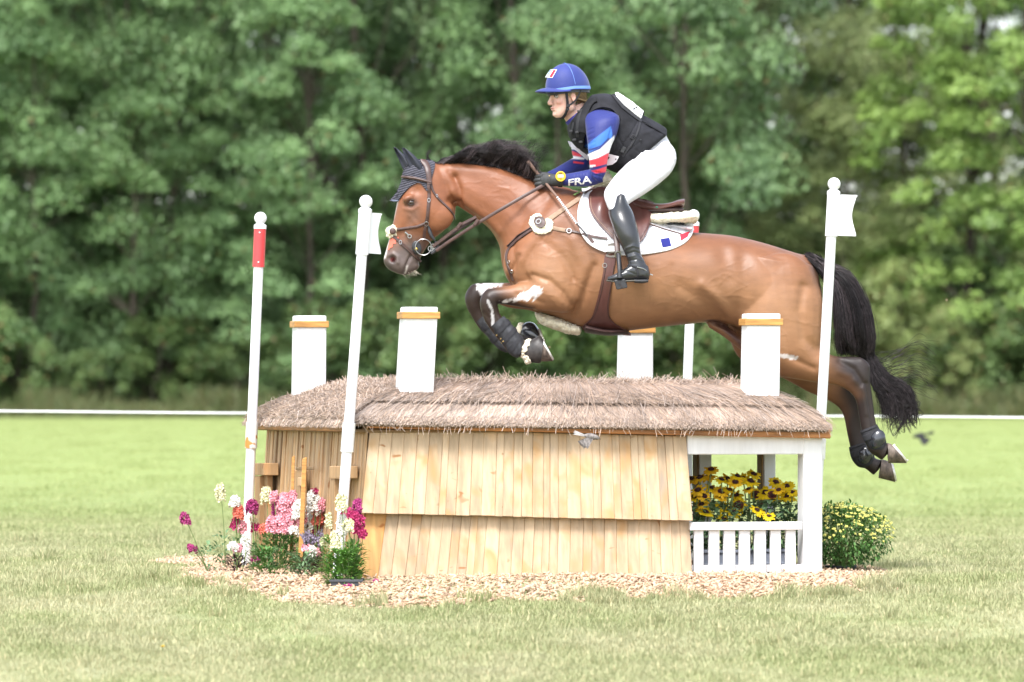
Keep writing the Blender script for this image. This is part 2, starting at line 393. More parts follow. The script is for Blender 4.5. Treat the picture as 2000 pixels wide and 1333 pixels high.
# outline of the wood chip bed on the lawn (metres)
CHIP = [(-1.66, -1.15), (-1.45, -1.7), (-1.25, -2.1), (-1.05, -2.75), (-0.75, -3.0), (-0.35, -2.95), (-0.05, -2.55), (0.25, -2.7), (0.7, -2.35), (1.1, -2.5), (1.45, -2.3), (1.87, -1.9), (1.8, -1.15), (1.95, -0.4), (1.9, 0.3), (1.2, 1.8), (-0.9, 2.6), (-1.9, 2.3), (-1.95, 1.3), (-1.6, 0.6), (-1.75, 0.0), (-1.62, -0.6)]
def chip_dist(x, y):
    """signed distance to the outline (positive inside), numpy"""
    x = np.asarray(x, float); y = np.asarray(y, float); d = np.full(x.shape, 1e9); ins = np.zeros(x.shape, bool); n = len(CHIP)
    for i in range(n):
        ax, ay = CHIP[i]; bx, by = CHIP[(i + 1) % n]
        t = np.clip(((x - ax) * (bx - ax) + (y - ay) * (by - ay)) / ((bx - ax) ** 2 + (by - ay) ** 2), 0, 1)
        d = np.minimum(d, np.hypot(x - ax - t * (bx - ax), y - ay - t * (by - ay)))
        c = ((ay > y) != (by > y)) & (x < (bx - ax) * (y - ay) / (by - ay + 1e-12) + ax); ins ^= c
    return np.where(ins, d, -d)
def chip_h(x, y):
    d = chip_dist(x, y)
    t = np.clip(d / 0.3, 0, 1)
    return gza(np.asarray(x, float), np.asarray(y, float)) + (0.007 + 0.005 * np.sin(x * 7.3) * np.cos(y * 6.1)) * t + np.where(d > 0, 0.004, -0.02)

def lawn():
    r = np.random.default_rng(3)
    tufts = [clump(s) for s in range(6)]
    n = 56000
    y = -7.5 + 20.5 * r.uniform(size=n) ** 1.25; x = (r.uniform(-1, 1, size=n)) * (5.0 + (y + 8) * 0.14)
    d = chip_dist(x, y); keep = (d < 0.0) | ((d < 0.07) & (r.uniform(size=n) < 0.25))
    x, y = x[keep], y[keep]
    o = scatter('lawn_grass', np.stack([x, y, gza(x, y)], 1), tufts, 0.6, 1.25, M['blade'])
    tag(o, 'short mown grass, green with straw coloured patches, all round the fence', 'grass')
    # longer tufts that stand at the edge of the chips
    big = [clump(s + 20, 60, 0.05, 0.085, 0.0028) for s in range(4)]
    pts = []
    for (px, Y, k) in ((1180, -2.65, 26), (715, -2.95, 7), (1165, -2.4, 14), (1620, -2.3, 16), (430, -1.7, 6), (1700, -1.9, 20), (960, -2.7, 5), (1330, -2.5, 8), (480, -2.3, 6), (1560, -2.4, 10)):
        for i in range(k):
            X = (px - 1000) * (30 + Y) / F + r.normal() * 0.09; yy = Y + r.normal() * 0.09; pts.append((X, yy, gz(X, yy)))
    for i in range(500):
        X = r.uniform(-3.2, 3.2); yy = r.uniform(-7, 8)
        if chip_dist(X, yy) < 0.02: pts.append((X, yy, gz(X, yy) - 0.01))
    o = scatter('long_grass_tufts', pts, big, 0.35, 1.0, M['blade'], 9)
    tag(o, 'longer green grass tufts along the edge of the wood chips', 'grass')
    # coarse far grass
    far = [clump(s + 40, 44, 0.22, 0.022, 0.004, 0.0) for s in range(4)]
    n = 13000; y = 12 + 66 * r.uniform(size=n) ** 1.3; x = r.uniform(-1, 1, size=n) * (6.5 + (y - 12) * 0.16)
    o = scatter('far_lawn_grass', np.stack([x, y, gza(x, y)], 1), far, 0.7, 1.3, M['blade'], 5)
    tag(o, 'bright green grass of the far lawn up to the wood', 'grass')
lawn()

# ---------------------------------------------------------------- the wood behind
def leaf_mat(name, c0, c1, trans=0.3):
    m = bpy.data.materials.new(name); m.use_nodes = True; nt = m.node_tree; b = nt.nodes['Principled BSDF']
    b.inputs['Roughness'].default_value = 0.5; b.inputs['Specular IOR Level'].default_value = 0.35
    a = nt.nodes.new('ShaderNodeVertexColor'); a.layer_name = 'Col'; s = nt.nodes.new('ShaderNodeSeparateColor'); nt.links.new(a.outputs[0], s.inputs[0])
    c = mixc(nt, c0, c1, s.outputs[0]); c = mixc(nt, c, (0.16, 0.11, 0.045), s.outputs[1])
    oi = nt.nodes.new('ShaderNodeObjectInfo'); rr = nt.nodes.new('ShaderNodeMapRange'); rr.inputs[3].default_value = 0.82; rr.inputs[4].default_value = 1.2; nt.links.new(oi.outputs['Random'], rr.inputs[0])
    mm = nt.nodes.new('ShaderNodeVectorMath'); mm.operation = 'MULTIPLY'; nt.links.new(c, mm.inputs[0]); nt.links.new(rr.outputs[0], mm.inputs[1]); c = mm.outputs[0]
    nt.links.new(c, b.inputs['Base Color'])
    tr = nt.nodes.new('ShaderNodeBsdfTranslucent'); nt.links.new(c, tr.inputs[0]); mx = nt.nodes.new('ShaderNodeMixShader'); mx.inputs[0].default_value = trans
    nt.links.new(b.outputs[0], mx.inputs[1]); nt.links.new(tr.outputs[0], mx.inputs[2]); nt.links.new(mx.outputs[0], nt.nodes['Material Output'].inputs[0])
    return m
M['alder'] = leaf_mat('alder_leaves', (0.045, 0.096, 0.040), (0.235, 0.36, 0.155))
M['willow'] = leaf_mat('willow_leaves', (0.12, 0.17, 0.06), (0.37, 0.44, 0.18))
M['maple'] = leaf_mat('bright_leaves', (0.08, 0.15, 0.04), (0.29, 0.41, 0.11))
M['bramble'] = leaf_mat('bramble_leaves', (0.06, 0.11, 0.04), (0.18, 0.27, 0.09))
M['drygrass'] = leaf_mat('dry_tall_grass', (0.13, 0.17, 0.07), (0.38, 0.34, 0.18))
M['bark'] = mat('bark', (0.060, 0.048, 0.036), 0.9, var=0.3, scale=5, bump=0.3, bscale=20, stretch=(2, 2, 0.4), bdist=0.02)

def leaves_mesh(centers, radii, per, size, seed, flat=0.5, droop=0.5, dry=0.02):
    """leaf-sized quads filling flattened boughs round the given centres; colour r = light/dark kind of leaf"""
    r = np.random.default_rng(seed); n = len(centers)
    cs = np.repeat(np.asarray(centers), per, 0); rs = np.repeat(np.asarray(radii), per)
    d = r.normal(size=(n * per, 3)); d /= np.linalg.norm(d, axis=1)[:, None]
    q = r.uniform(size=(n * per, 1)) ** 0.45
    p = cs + d * q * rs[:, None] * np.array([1.0, 1.0, flat])
    p[:, 2] -= droop * ((d[:, 0] ** 2 + d[:, 1] ** 2) * q[:, 0] ** 2) * rs * 0.6
    # leaf frames: mostly facing up and out
    nrm = d * 0.55 + np.array([0, -0.25, 0.75]) + r.normal(size=d.shape) * 0.45; nrm /= np.linalg.norm(nrm, axis=1)[:, None]
    t = np.cross(nrm, r.normal(size=d.shape)); t /= np.linalg.norm(t, axis=1)[:, None] + 1e-9; b = np.cross(nrm, t)
    s = size * r.uniform(0.6, 1.25, size=(n * per, 1))
    v = np.stack([p - t * s, p + b * s * 0.75, p + t * s, p - b * s * 0.75], 1).reshape(-1, 3)
    f = np.arange(n * per * 4).reshape(-1, 4)
    cl = np.repeat(r.uniform(0.1, 0.9, size=n), per) * 0.7 + r.uniform(0, 0.45, size=n * per)
    br = (r.uniform(size=n * per) < dry).astype(float)
    c = np.stack([np.clip(cl, 0, 1), br, 0 * cl], 1); c = np.repeat(c, 4, 0)
    return v, f, c
def crown_boughs(seed, Rr, H, z0, n, rmin, rmax):
    r = np.random.default_rng(seed); cs = []; rs = []
    for i in range(n):
        u = r.uniform(); z = z0 + (H - z0) * u
        env = Rr * (0.55 + 0.45 * math.sin(math.pi * min(1, 0.25 + 0.75 * u)) ) * (1.0 if u < 0.75 else 1.0 - 0.6 * (u - 0.75) / 0.25)
        a = r.uniform(0, 2 * math.pi); q = env * (0.35 + 0.65 * math.sqrt(r.uniform()))
        cs.append((q * math.cos(a), q * math.sin(a), z)); rs.append(r.uniform(rmin, rmax))
    return cs, rs
def mesh_only(name, v, f, c, m, smooth=False):
    o = make(name, np.asarray(v), f, m, origin=(0, 0, 0), smooth=smooth, col=c); me = o.data; bpy.data.objects.remove(o); return me
def trunk_mesh(seed, H, r0, cs):
    r = random.Random(seed); g = G(); pts = []; x = y = 0
    for k in range(9):
        z = H * 0.92 * k / 8; pts.append(Vector((x, y, z - 0.3))); x += r.uniform(-0.16, 0.16); y += r.uniform(-0.16, 0.16)
    g.tube(pts, [r0 * (1 - 0.85 * k / 8) + 0.01 for k in range(9)], 7)
    for c in cs[:26]:
        c = Vector(c); k = min(7, max(1, int((c.z * 0.8) / (H * 0.92) * 8))); a = pts[k]
        mid = a.lerp(c, 0.5) + Vector((0, 0, -0.12)); g.tube([a, mid, c], [r0 * 0.28, r0 * 0.16, 0.012], 5, cap=False)
    o = g.build('trunk', M['bark'], origin=(0, 0, 0)); me = o.data; bpy.data.objects.remove(o); return me
CROWNS = {}
def crown_kind(key, seed, Rr, H, z0, nb, rb, per, leaf, m, r0, flat=0.55, dry=0.02):
    cs, rs = crown_boughs(seed, Rr, H, z0, nb, rb[0], rb[1])
    v, f, c = leaves_mesh(cs, rs, per, leaf, seed + 1, flat, dry=dry)
    CROWNS[key] = (mesh_only('crown', v, f, c, m), trunk_mesh(seed, H, r0, cs))
crown_kind('alder_a', 11, 2.3, 11.0, 0.5, 84, (0.46, 0.98), 350, 0.054, M['alder'], 0.10, flat=.48)
crown_kind('alder_b', 12, 2.0, 10.0, 1.0, 76, (0.44, 0.95), 350, 0.054, M['alder'], 0.08)
crown_kind('alder_c', 13, 2.6, 12.0, 0.3, 92, (0.48, 1.0), 340, 0.054, M['alder'], 0.10, flat=.48)
crown_kind('willow_a', 14, 2.4, 10.0, 0.8, 150, (0.25, 0.50), 190, 0.040, M['willow'], 0.10, flat=0.9, dry=0.03)
crown_kind('willow_b', 15, 1.9, 7.5, 0.4, 110, (0.25, 0.45), 200, 0.040, M['willow'], 0.09, flat=0.9, dry=0.05)
crown_kind('maple_a', 16, 2.4, 10.5, 0.6, 150, (0.28, 0.55), 190, 0.055, M['maple'], 0.12)
crown_kind('bush_a', 17, 1.3, 2.3, 0.1, 42, (0.22, 0.42), 210, 0.042, M['bramble'], 0.03, flat=0.8, dry=0.05)
crown_kind('bush_b', 18, 1.1, 3.2, 0.1, 48, (0.22, 0.40), 200, 0.042, M['willow'], 0.03, flat=0.8, dry=0.12)
def tree(name, key, px, Y, s, rz, label, cat='tree', group=None, z=None, sz=None):
    X = (px - 1000) * (30 + Y) / F; zz = gz(X, min(Y, 110))
    e = empty(name, (X, Y, zz - 0.02), label, cat, group); e.rotation_euler = (0, 0, rz); e.scale = (s, s, sz or s)
    cm, tm = CROWNS[key]
    for n_, me in (('trunk', tm), ('crown', cm)):
        o = bpy.data.objects.new(n_, me); COL.objects.link(o); o.parent = e; WL[o.name] = Vector((X, Y, zz))
        if n_ == 'crown': o['kind'] = 'stuff'
    return e
T = [
 ('alder_tree', 'alder_a', -40, 83, 1.0, 0.3, 'alder at the left edge of the photo, dark gaps between its boughs'),
 ('alder_tree', 'alder_c', 150, 86, 1.05, 1.4, 'broad alder second from the left behind the rope'),
 ('alder_tree', 'alder_b', 330, 82.5, 1.0, 2.9, 'alder with low drooping pale boughs left of the leftmost flag pole'),
 ('alder_tree', 'alder_a', 520, 85, 1.0, 4.0, 'alder rising straight behind the leftmost flag pole'),
 ('alder_tree', 'alder_c', 700, 83, 0.95, 5.1, 'alder behind the front left flag pole and its ball'),
 ('alder_tree', 'alder_b', 860, 86, 1.1, 0.9, "alder behind the horse's head and ears"),
 ('alder_tree', 'alder_a', 1010, 83.5, 0.9, 2.2, 'alder behind the mane and the whip grip'),
 ('alder_tree', 'alder_c', 1190, 87, 1.0, 3.6, "alder behind the rider's back"),
 ('dark_alder_tree', 'alder_b', 1350, 83, 1.0, 5.6, 'dark alder just right of the rider'),
 ('willow_tree', 'willow_a', 1500, 88, 1.1, 0.5, 'pale grey green willow left of the right flag pole'),
 ('willow_tree', 'willow_b', 1640, 84, 1.0, 1.8, 'small pale willow behind the right flag pole'),
 ('willow_tree', 'willow_a', 1745, 92, 1.15, 3.2, 'tall thin willow with sky showing through near its top'),
 ('leafy_maple_tree', 'maple_a', 1890, 84, 1.0, 4.4, 'bright yellow green maple near the right edge'),
 ('alder_tree', 'alder_b', 60, 81.5, .8, 2.4, 'low bushy alder in front of the others near the left edge'),
 ('alder_tree', 'alder_c', 250, 81.5, .78, 3.9, 'low bushy alder in front of the others, left of the leftmost flag pole'),
 ('alder_tree', 'alder_a', 600, 81.4, .8, 5.2, 'low bushy alder between the two left flag poles'),
 ('alder_tree', 'alder_b', 1100, 81.5, .85, 0.4, 'low bushy alder behind the saddle and the near fore hoof'),
 ('leafy_maple_tree', 'maple_a', 2040, 82, 1.1, 0.2, 'bright green maple cut by the right edge'),
]
for (n_, key, px, Y, s, rz, lab) in T: tree(n_, key, px, Y, s, rz, lab, group='trees at the edge of the wood', sz=s * (1.5 if px < 1400 and Y > 82 else (.8 if 1600 < px < 1850 else 1.0)))
for i in range(-10, 28):
    px = -160 + i * 150; Y = 93 + (i * 37 % 5) * 1.3
    if 1560 < px < 2100 and i % 2: continue
    k = ('alder_a', 'alder_c', 'alder_b')[i % 3] if px < 1400 else ('maple_a', 'willow_a')[i % 2]
    tree('background_tree', k, px, Y, 1.12, i * 1.7, sz=1.9 if px < 1450 else (.8 if 1700 < px < 1850 else 1.15), label= 'dark green tree deeper in the wood, hidden for the most part by the front row', group='trees deeper in the wood')
for i in range(-10, 28):
    px = -200 + i * 150; Y = 104 + (i * 23 % 7)
    if 1660 < px < 1880: continue
    tree('background_tree', ('alder_c', 'alder_a')[i % 2], px, Y, 1.25, i * 2.3 + 1, sz=2.0 if px < 1450 else 1.2, label= 'dark green tree deeper in the wood, hidden for the most part by the front row', group='trees deeper in the wood')
for k_, (px, Y, kd) in enumerate(((-250, 84, 'alder_c'), (-450, 83, 'alder_a'), (-680, 84, 'alder_b'), (-900, 83, 'alder_c'), (-1130, 84, 'alder_a'), (2230, 84, 'willow_a'), (2440, 83, 'maple_a'), (2650, 84, 'alder_b'), (2870, 83, 'alder_c'), (3100, 84, 'maple_a'))):
    tree('background_tree', kd, px, Y, 1.05, k_ * 1.9, 'tree of the wood beyond the left or right edge of the photo', group='trees beyond the edges of the photo', sz=1.4)
for k_ in range(20):
    px = (-90 - 105 * k_) if k_ < 10 else (2120 + 105 * (k_ - 10)); tree('bramble_bush', 'bush_a', px, 80.5, 1.15, k_ * 1.1, 'green bush at the foot of the wood beyond the edge of the photo', 'bush', 'bushes beyond the edges of the photo')
for k_ in range(34):
    tree('undergrowth_bush', 'bush_a', -900 + 112 * k_, 89 + (k_ * 7 % 5), 1.9, k_ * 1.7, 'shaded green bush growing under the trees inside the wood', 'bush', 'bushes inside the wood')
BL = ['green bush cut by the left edge of the photo', 'smallest green bush, second from the left', 'green bush third from the left', 'green bush just left of the leftmost flag pole', 'green bush right of the rear left chimney', 'green bush behind the front left chimney', "green bush behind the horse's lifted fore hooves", "green bush under the horse's girth", 'green bush behind the rear right chimney', 'green bush right of the rearmost flag pole', 'green bush behind the front right chimney', 'pale shrub behind the right flag pole', "pale shrub behind the horse's tail", 'smallest pale shrub, right of the tail', 'green bush second from the right edge', 'green bush cut by the right edge of the photo']
for i, (px, Y, k, s) in enumerate([(20, 80.6, 0, 0.8), (190, 80.3, 0, 0.6), (320, 80.8, 0, 0.9), (480, 80.4, 0, 0.75), (640, 80.6, 0, 1.0), (800, 80.5, 0, 1.1), (950, 80.7, 0, 1.2), (1090, 80.5, 0, 1.25), (1230, 80.8, 0, 1.2), (1380, 80.5, 0, 1.1), (1520, 80.9, 0, 1.15), (1640, 80.4, 1, 0.8), (1740, 80.8, 1, 0.9), (1850, 80.3, 1, 0.65), (1930, 80.9, 0, 1.0), (2030, 80.5, 0, 1.1)]):
    tree(('bramble_bush', 'pale_shrub')[k], ('bush_a', 'bush_b')[k], px, Y, s, i * 1.3, BL[i] + ' at the foot of the wood', 'bush', ('bramble bushes', 'pale shrubs')[k] + ' at the foot of the wood')
def rough_strip():
    r = np.random.default_rng(8); tu = [clump(s + 60, 60, 0.25, 0.45, 0.009) for s in range(4)]
    for me in tu: me.materials[0] = M['drygrass']
    n = 4200; x = r.uniform(-12, 12, size=n); y = 78.6 + 2.6 * r.uniform(size=n)
    dens = 0.5 + 0.5 * np.sin(x * 1.1 + 1.3) * np.sin(x * 0.37) + (x > 5) * 0.5; k = r.uniform(size=n) < dens
    o = scatter('tall_dry_grass', np.stack([x[k], y[k], gza(x[k], y[k]) - 0.02], 1), tu, 0.3, 0.8, M['drygrass'], 4)
    n = 900; x = np.concatenate([r.uniform(4.2, 12, 600), r.uniform(-10, -2.5, 300)]); y = 79.0 + 2 * r.uniform(size=n); k = r.uniform(size=n) < .5 + .5 * np.sin(x * 2.1)
    o2 = scatter('tall_seeding_grass', np.stack([x[k], y[k], gza(x[k], y[k]) - 0.02], 1), tu, 0.7, 1.4, M['drygrass'], 14); tag(o2, 'clumps of taller pale seeding grass at the edge of the wood, thickest on the right', 'grass')
    tag(o, 'tall dry straw coloured grass along the edge of the wood', 'grass')
rough_strip()
# white barrier tape with thin posts
def tape():
    e = empty('barrier_rope', (0, 15, gz(0, 15)), 'long thin white rope strung across the lawn behind the fence', 'barrier rope')
    g = G(); ys = 15.0
    pts = []
    for i in range(81):
        px = -700 + i * 42.5; pts.append(P(px, 804 + 12 * px / 2000 + (.6 * math.sin(i * 0.3)), ys))
    g.tube(pts, 0.0065, 6, flat=0.5, up=(0, 1, 0)); g.build('rope', M['plastic'], e, smooth=True)
    for px in (-600, 2590):
        a = P(px, 800, ys); g = G(); g.tube([(a.x, a.y, gz(a.x, 15) - 0.1), (a.x, a.y, gz(a.x, 15) + 1.0)], 0.025, 8); g.build('post', M['plastic'], e, smooth=True)
tape()

# ---------------------------------------------------------------- the thatched fence
HA = Vector(((705 - 1000) * 28.75 / F, -1.25, 0)); HB = Vector(((1605 - 1000) * 29.34 / F, -0.66, 0))
EX = (HB - HA).normalized(); EY = Vector((-EX.y, EX.x, 0)); HL = (HB - HA).length; HD = 2.3; UZ = Vector((0, 0, 1))
def onfront(px, py, v=0.0):
    """point of the plane parallel to the fence's front, v metres behind it, seen at a photo pixel"""
    d = ray(px, py); t = (HA + EY * v - CAMP).dot(EY) / d.dot(EY); return CAMP + d * t
def onleft(px, py, u=0.0):
    d = ray(px, py); t = (HA + EX * u - CAMP).dot(EX) / d.dot(EX); return CAMP + d * t
def hw(u, v, z): return HA + EX * u + EY * v + UZ * z
fence = empty('thatched_fence', hw(HL / 2, HD / 2, 0), 'long thatched cross-country fence of pale boards with white porch and four chimneys', 'jump')
def planks():
    r = random.Random(5)
    def course(xt0, xt1, yt0, yt1, xb0, xb1, yb0, yb1, vt, vb, n, mat_, first=None):
        ws = [r.uniform(0.65, 1.4) for _ in range(n)]
        if first: ws[0] = first
        tot = sum(ws); acc = 0
        for k in range(n):
            a, b = acc / tot, (acc + ws[k]) / tot; acc += ws[k]
            pr = r.uniform(-0.003, 0.003); db = r.uniform(-.7, .7)
            gp = 0.0001
            cs = []
            for q, (f_, off) in enumerate(((a, gp), (b, -gp))):
                for dv in (-0.022 + pr, 0.0):
                    for (bot) in (1, 0):
                        if bot: px = xb0 + (xb1 - xb0) * f_; py = yb0 + (yb1 - yb0) * f_ + db; v = vb
                        else: px = xt0 + (xt1 - xt0) * f_; py = yt0 + (yt1 - yt0) * f_; v = vt
                        cs.append(onfront(px, py, v + dv) + EX * off)
            # tilt every board about its long edge a little so the joints catch shade
            tl = r.uniform(-0.0015, 0.0015)
            for i in (0, 1, 2, 3): cs[i] = cs[i] + EY * tl
            g = G(); g.hexa(cs, 0.0026); m_ = mat_ if not (first and k == 0) else M['edgewood']
            g.build('board', m_, fence)
    course(722, 1340, 838, 852, 706, 1353, 1003, 1018, 0.004, -0.052, 31, M['plank'])
    course(714, 1346, 1000, 1014, 693, 1353, 1142, 1142, 0.004, -0.045, 30, M['plank'], first=2.2)
    # return edge of the boarding on the right, and the backing
    g = G(); g.hexa([hw(0.05, 0.012, 0), hw(0.05, 0.012, 0.74), hw(0.05, 0.05, 0), hw(0.05, 0.05, 0.74), hw(1.62, 0.012, 0), hw(1.62, 0.012, 0.72), hw(1.62, 0.05, 0), hw(1.62, 0.05, 0.72)], 0.003)
    g.build('backing_panel', M['rawback'], fence)
planks()
def left_side():
    r = random.Random(9); n = 62
    for row, (z0, z1, o0, o1) in enumerate(((0.30, 0.76, 0.004, 0.035), (0.0, 0.33, -0.022, 0.012))):
        for k in range(n):
            v0 = (HD + 0.03) * k / n - 0.03; v1 = v0 + HD / n * r.uniform(0.8, 0.97); pr = r.uniform(-0.006, 0.004); zb = z0 + r.uniform(-0.015, 0.01) if row == 0 else z0
            cs = []
            for u_ in (0, 1):
                for v in (v0, v1):
                    for z, oo in ((zb, o0 if row == 0 else o0), (z1, o1)):
                        cs.append(hw(oo + pr + (0.012 if u_ else 0.0) - 0.014, v, z))
            g = G(); g.hexa(cs, 0.0015); g.build('lath', M['lath'], fence)
    g = G(); g.box(hw(0.045, 0.06, 0), EX * 0.02, EY * (HD - 0.08), UZ * 0.75); g.build('backing_panel', M['rawback'], fence)
left_side()
def frame():
    W = M['white']
    def bx(name, u0, u1, v0, v1, z0, z1, m=W, bev=0.004):
        g = G(); g.box(hw(u0, v0, z0), EX * (u1 - u0), EY * (v1 - v0), UZ * (z1 - z0), bev); return g.build(name, m, fence)
    def uf(px, v=0): return (onfront(px, 900, v) - HA).dot(EX)
    def zf(px, py, v=0): return onfront(px, py, v).z
    zb0 = zf(1470, 888, -.01)
    bx('white_beam', uf(1341), uf(1605) , -0.012, 0.03, zb0, zf(1470, 846))
    bx('porch_post', uf(1569, -.014), uf(1606, -.014), -0.016, 0.085, -0.02, zf(1590, 845))
    # unpainted inner cheek seen left of the post
    bx('rail', uf(1343), uf(1566, -0.04), -0.05, -0.018, zf(1450, 1036, -.04), zf(1450, 1020, -.04))
    for a, b in ((1353, 1371), (1382, 1402), (1411, 1433), (1441, 1462), (1471, 1493), (1502, 1522), (1532, 1551)):
        bx('baluster', uf(a), uf(b), -0.03, -0.006, zf(1450, 1124), zf(1450, 1035.8, -.02), bev=0.003)
    bx('lower_rail', uf(1343), uf(1569), 0.0, 0.022, 0.02, 0.06)
    # rear wall posts with unpainted sides
    for px0, px1, v in ((1361, 1390, .62), (1487, 1515, .62), (1334, 1353, HD - .1)):
        u0 = (onfront(px0, 900, v) - HA).dot(EX); u1 = min(HL - .005, (onfront(px1, 900, v) - HA).dot(EX))
        bx('rear_post', u0 + 0.014, u1, v, v + .08, -0.02, 0.735)
        bx('post_side_board', u0, u0 + 0.012, v, v + .08, -0.02, 0.735, M['rawback'])
    bx('inner_beam', 1.62, HL - 0.05, .705, .74, 0.64, 0.72)
    bx('rear_beam', 0.05, HL, HD - 0.015, HD + 0.02, 0.64, 0.745)
    bx('side_beam', HL - 0.05, HL - 0.012, 0.09, HD - 0.02, 0.62, 0.735)
    bx('partition_panel', 1.58, 1.615, 0.06, 0.62, 0.0, 0.72, W)
    bx('roof_deck', -0.03, HL + 0.02, -0.03, HD + 0.02, 0.725, 0.742, M['rawback'])
    # stained eaves boards
    for a, b, la in ((705, 1000, 1), (1000.6, 1330, 0), (1330.6, 1623, 0)):
        z0a = zf(a, 828 + (a - 705) * 0.0225 + 8.5, -.07); z0b = zf(b, 828 + (b - 705) * 0.0225 + 8.5, -.07)
        pa = onfront(a + (14 if la else 0), 840, -.065); pb = onfront(b, 840, -.065); h = 0.05
        g = G(); A = Vector((pa.x, pa.y, z0a)); B = Vector((pb.x, pb.y, z0b))
        g.hexa([A, A + UZ * h, A + EY * 0.07, A + EY * 0.07 + UZ * h, B, B + UZ * h, B + EY * 0.07, B + EY * 0.07 + UZ * h], 0.005)
        g.build('eaves_board', M['stain'], fence)
    p = onfront(1623, 840, -.065); u = (p - HA).dot(EX)
    g = G(); g.box(hw(u - 0.03, 0.008, zf(1623, 857, -.065)), EX * 0.028, EY * (HD + 0.03), UZ * 0.05, 0.004); g.build('eaves_board', M['stain'], fence)
    g = G(); g.box(hw(-0.045, 0.03, 0.73), EX * 0.02, EY * (HD - 0.05), UZ * 0.045, 0.004); g.build('eaves_board', M['stain'], fence)
frame()
# roof shape: s runs round the eaves, t climbs from the eaves (0) to the flat top (1)
ZE, ZT = 0.768, 0.985
def roofp(u, v_, side, t, lift=0.0):
    """side 0 front, 1 left, 2 right, 3 rear; t = 0 at the eaves, 1 at the flat top"""
    ti = t
    prof = math.sin(min(1, max(0, ti)) * math.pi / 2) ** 0.85
    inset = ti ** 1.15
    z = ZE + (ZT - ZE) * prof + lift * 0.8
    fr = {0: (-0.10, 0.36), 1: (-0.085, 0.44), 2: (0.045, 0.40), 3: (0.08, 0.30)}[side]
    return inset, z, fr
UL0, UL1 = -0.075, 0.42      # left eaves / left top edge, along the front
UR0, UR1 = HL + 0.02, HL - 0.36
VF0, VF1 = -0.095, 0.33; VB0, VB1 = HD + 0.09, HD - 0.28
def zdrop(u): return -0.032 * (u / HL)
def roof(u01, v01, t, lift=0.0):
    """u01, v01 in 0..1 round the square of level t"""
    q = t ** 1.2; u0 = UL0 + (UL1 - UL0) * q; u1 = UR0 + (UR1 - UR0) * q; v0 = VF0 + (VF1 - VF0) * q; v1 = VB0 + (VB1 - VB0) * q
    z = ZE + (ZT - ZE) * (0.45 * math.sin(t * math.pi / 2) ** 0.9 + 0.55 * t)
    u = u0 + (u1 - u0) * u01; v = v0 + (v1 - v0) * v01
    return hw(u, v, z + zdrop(u) * (1 - 0.5 * t))
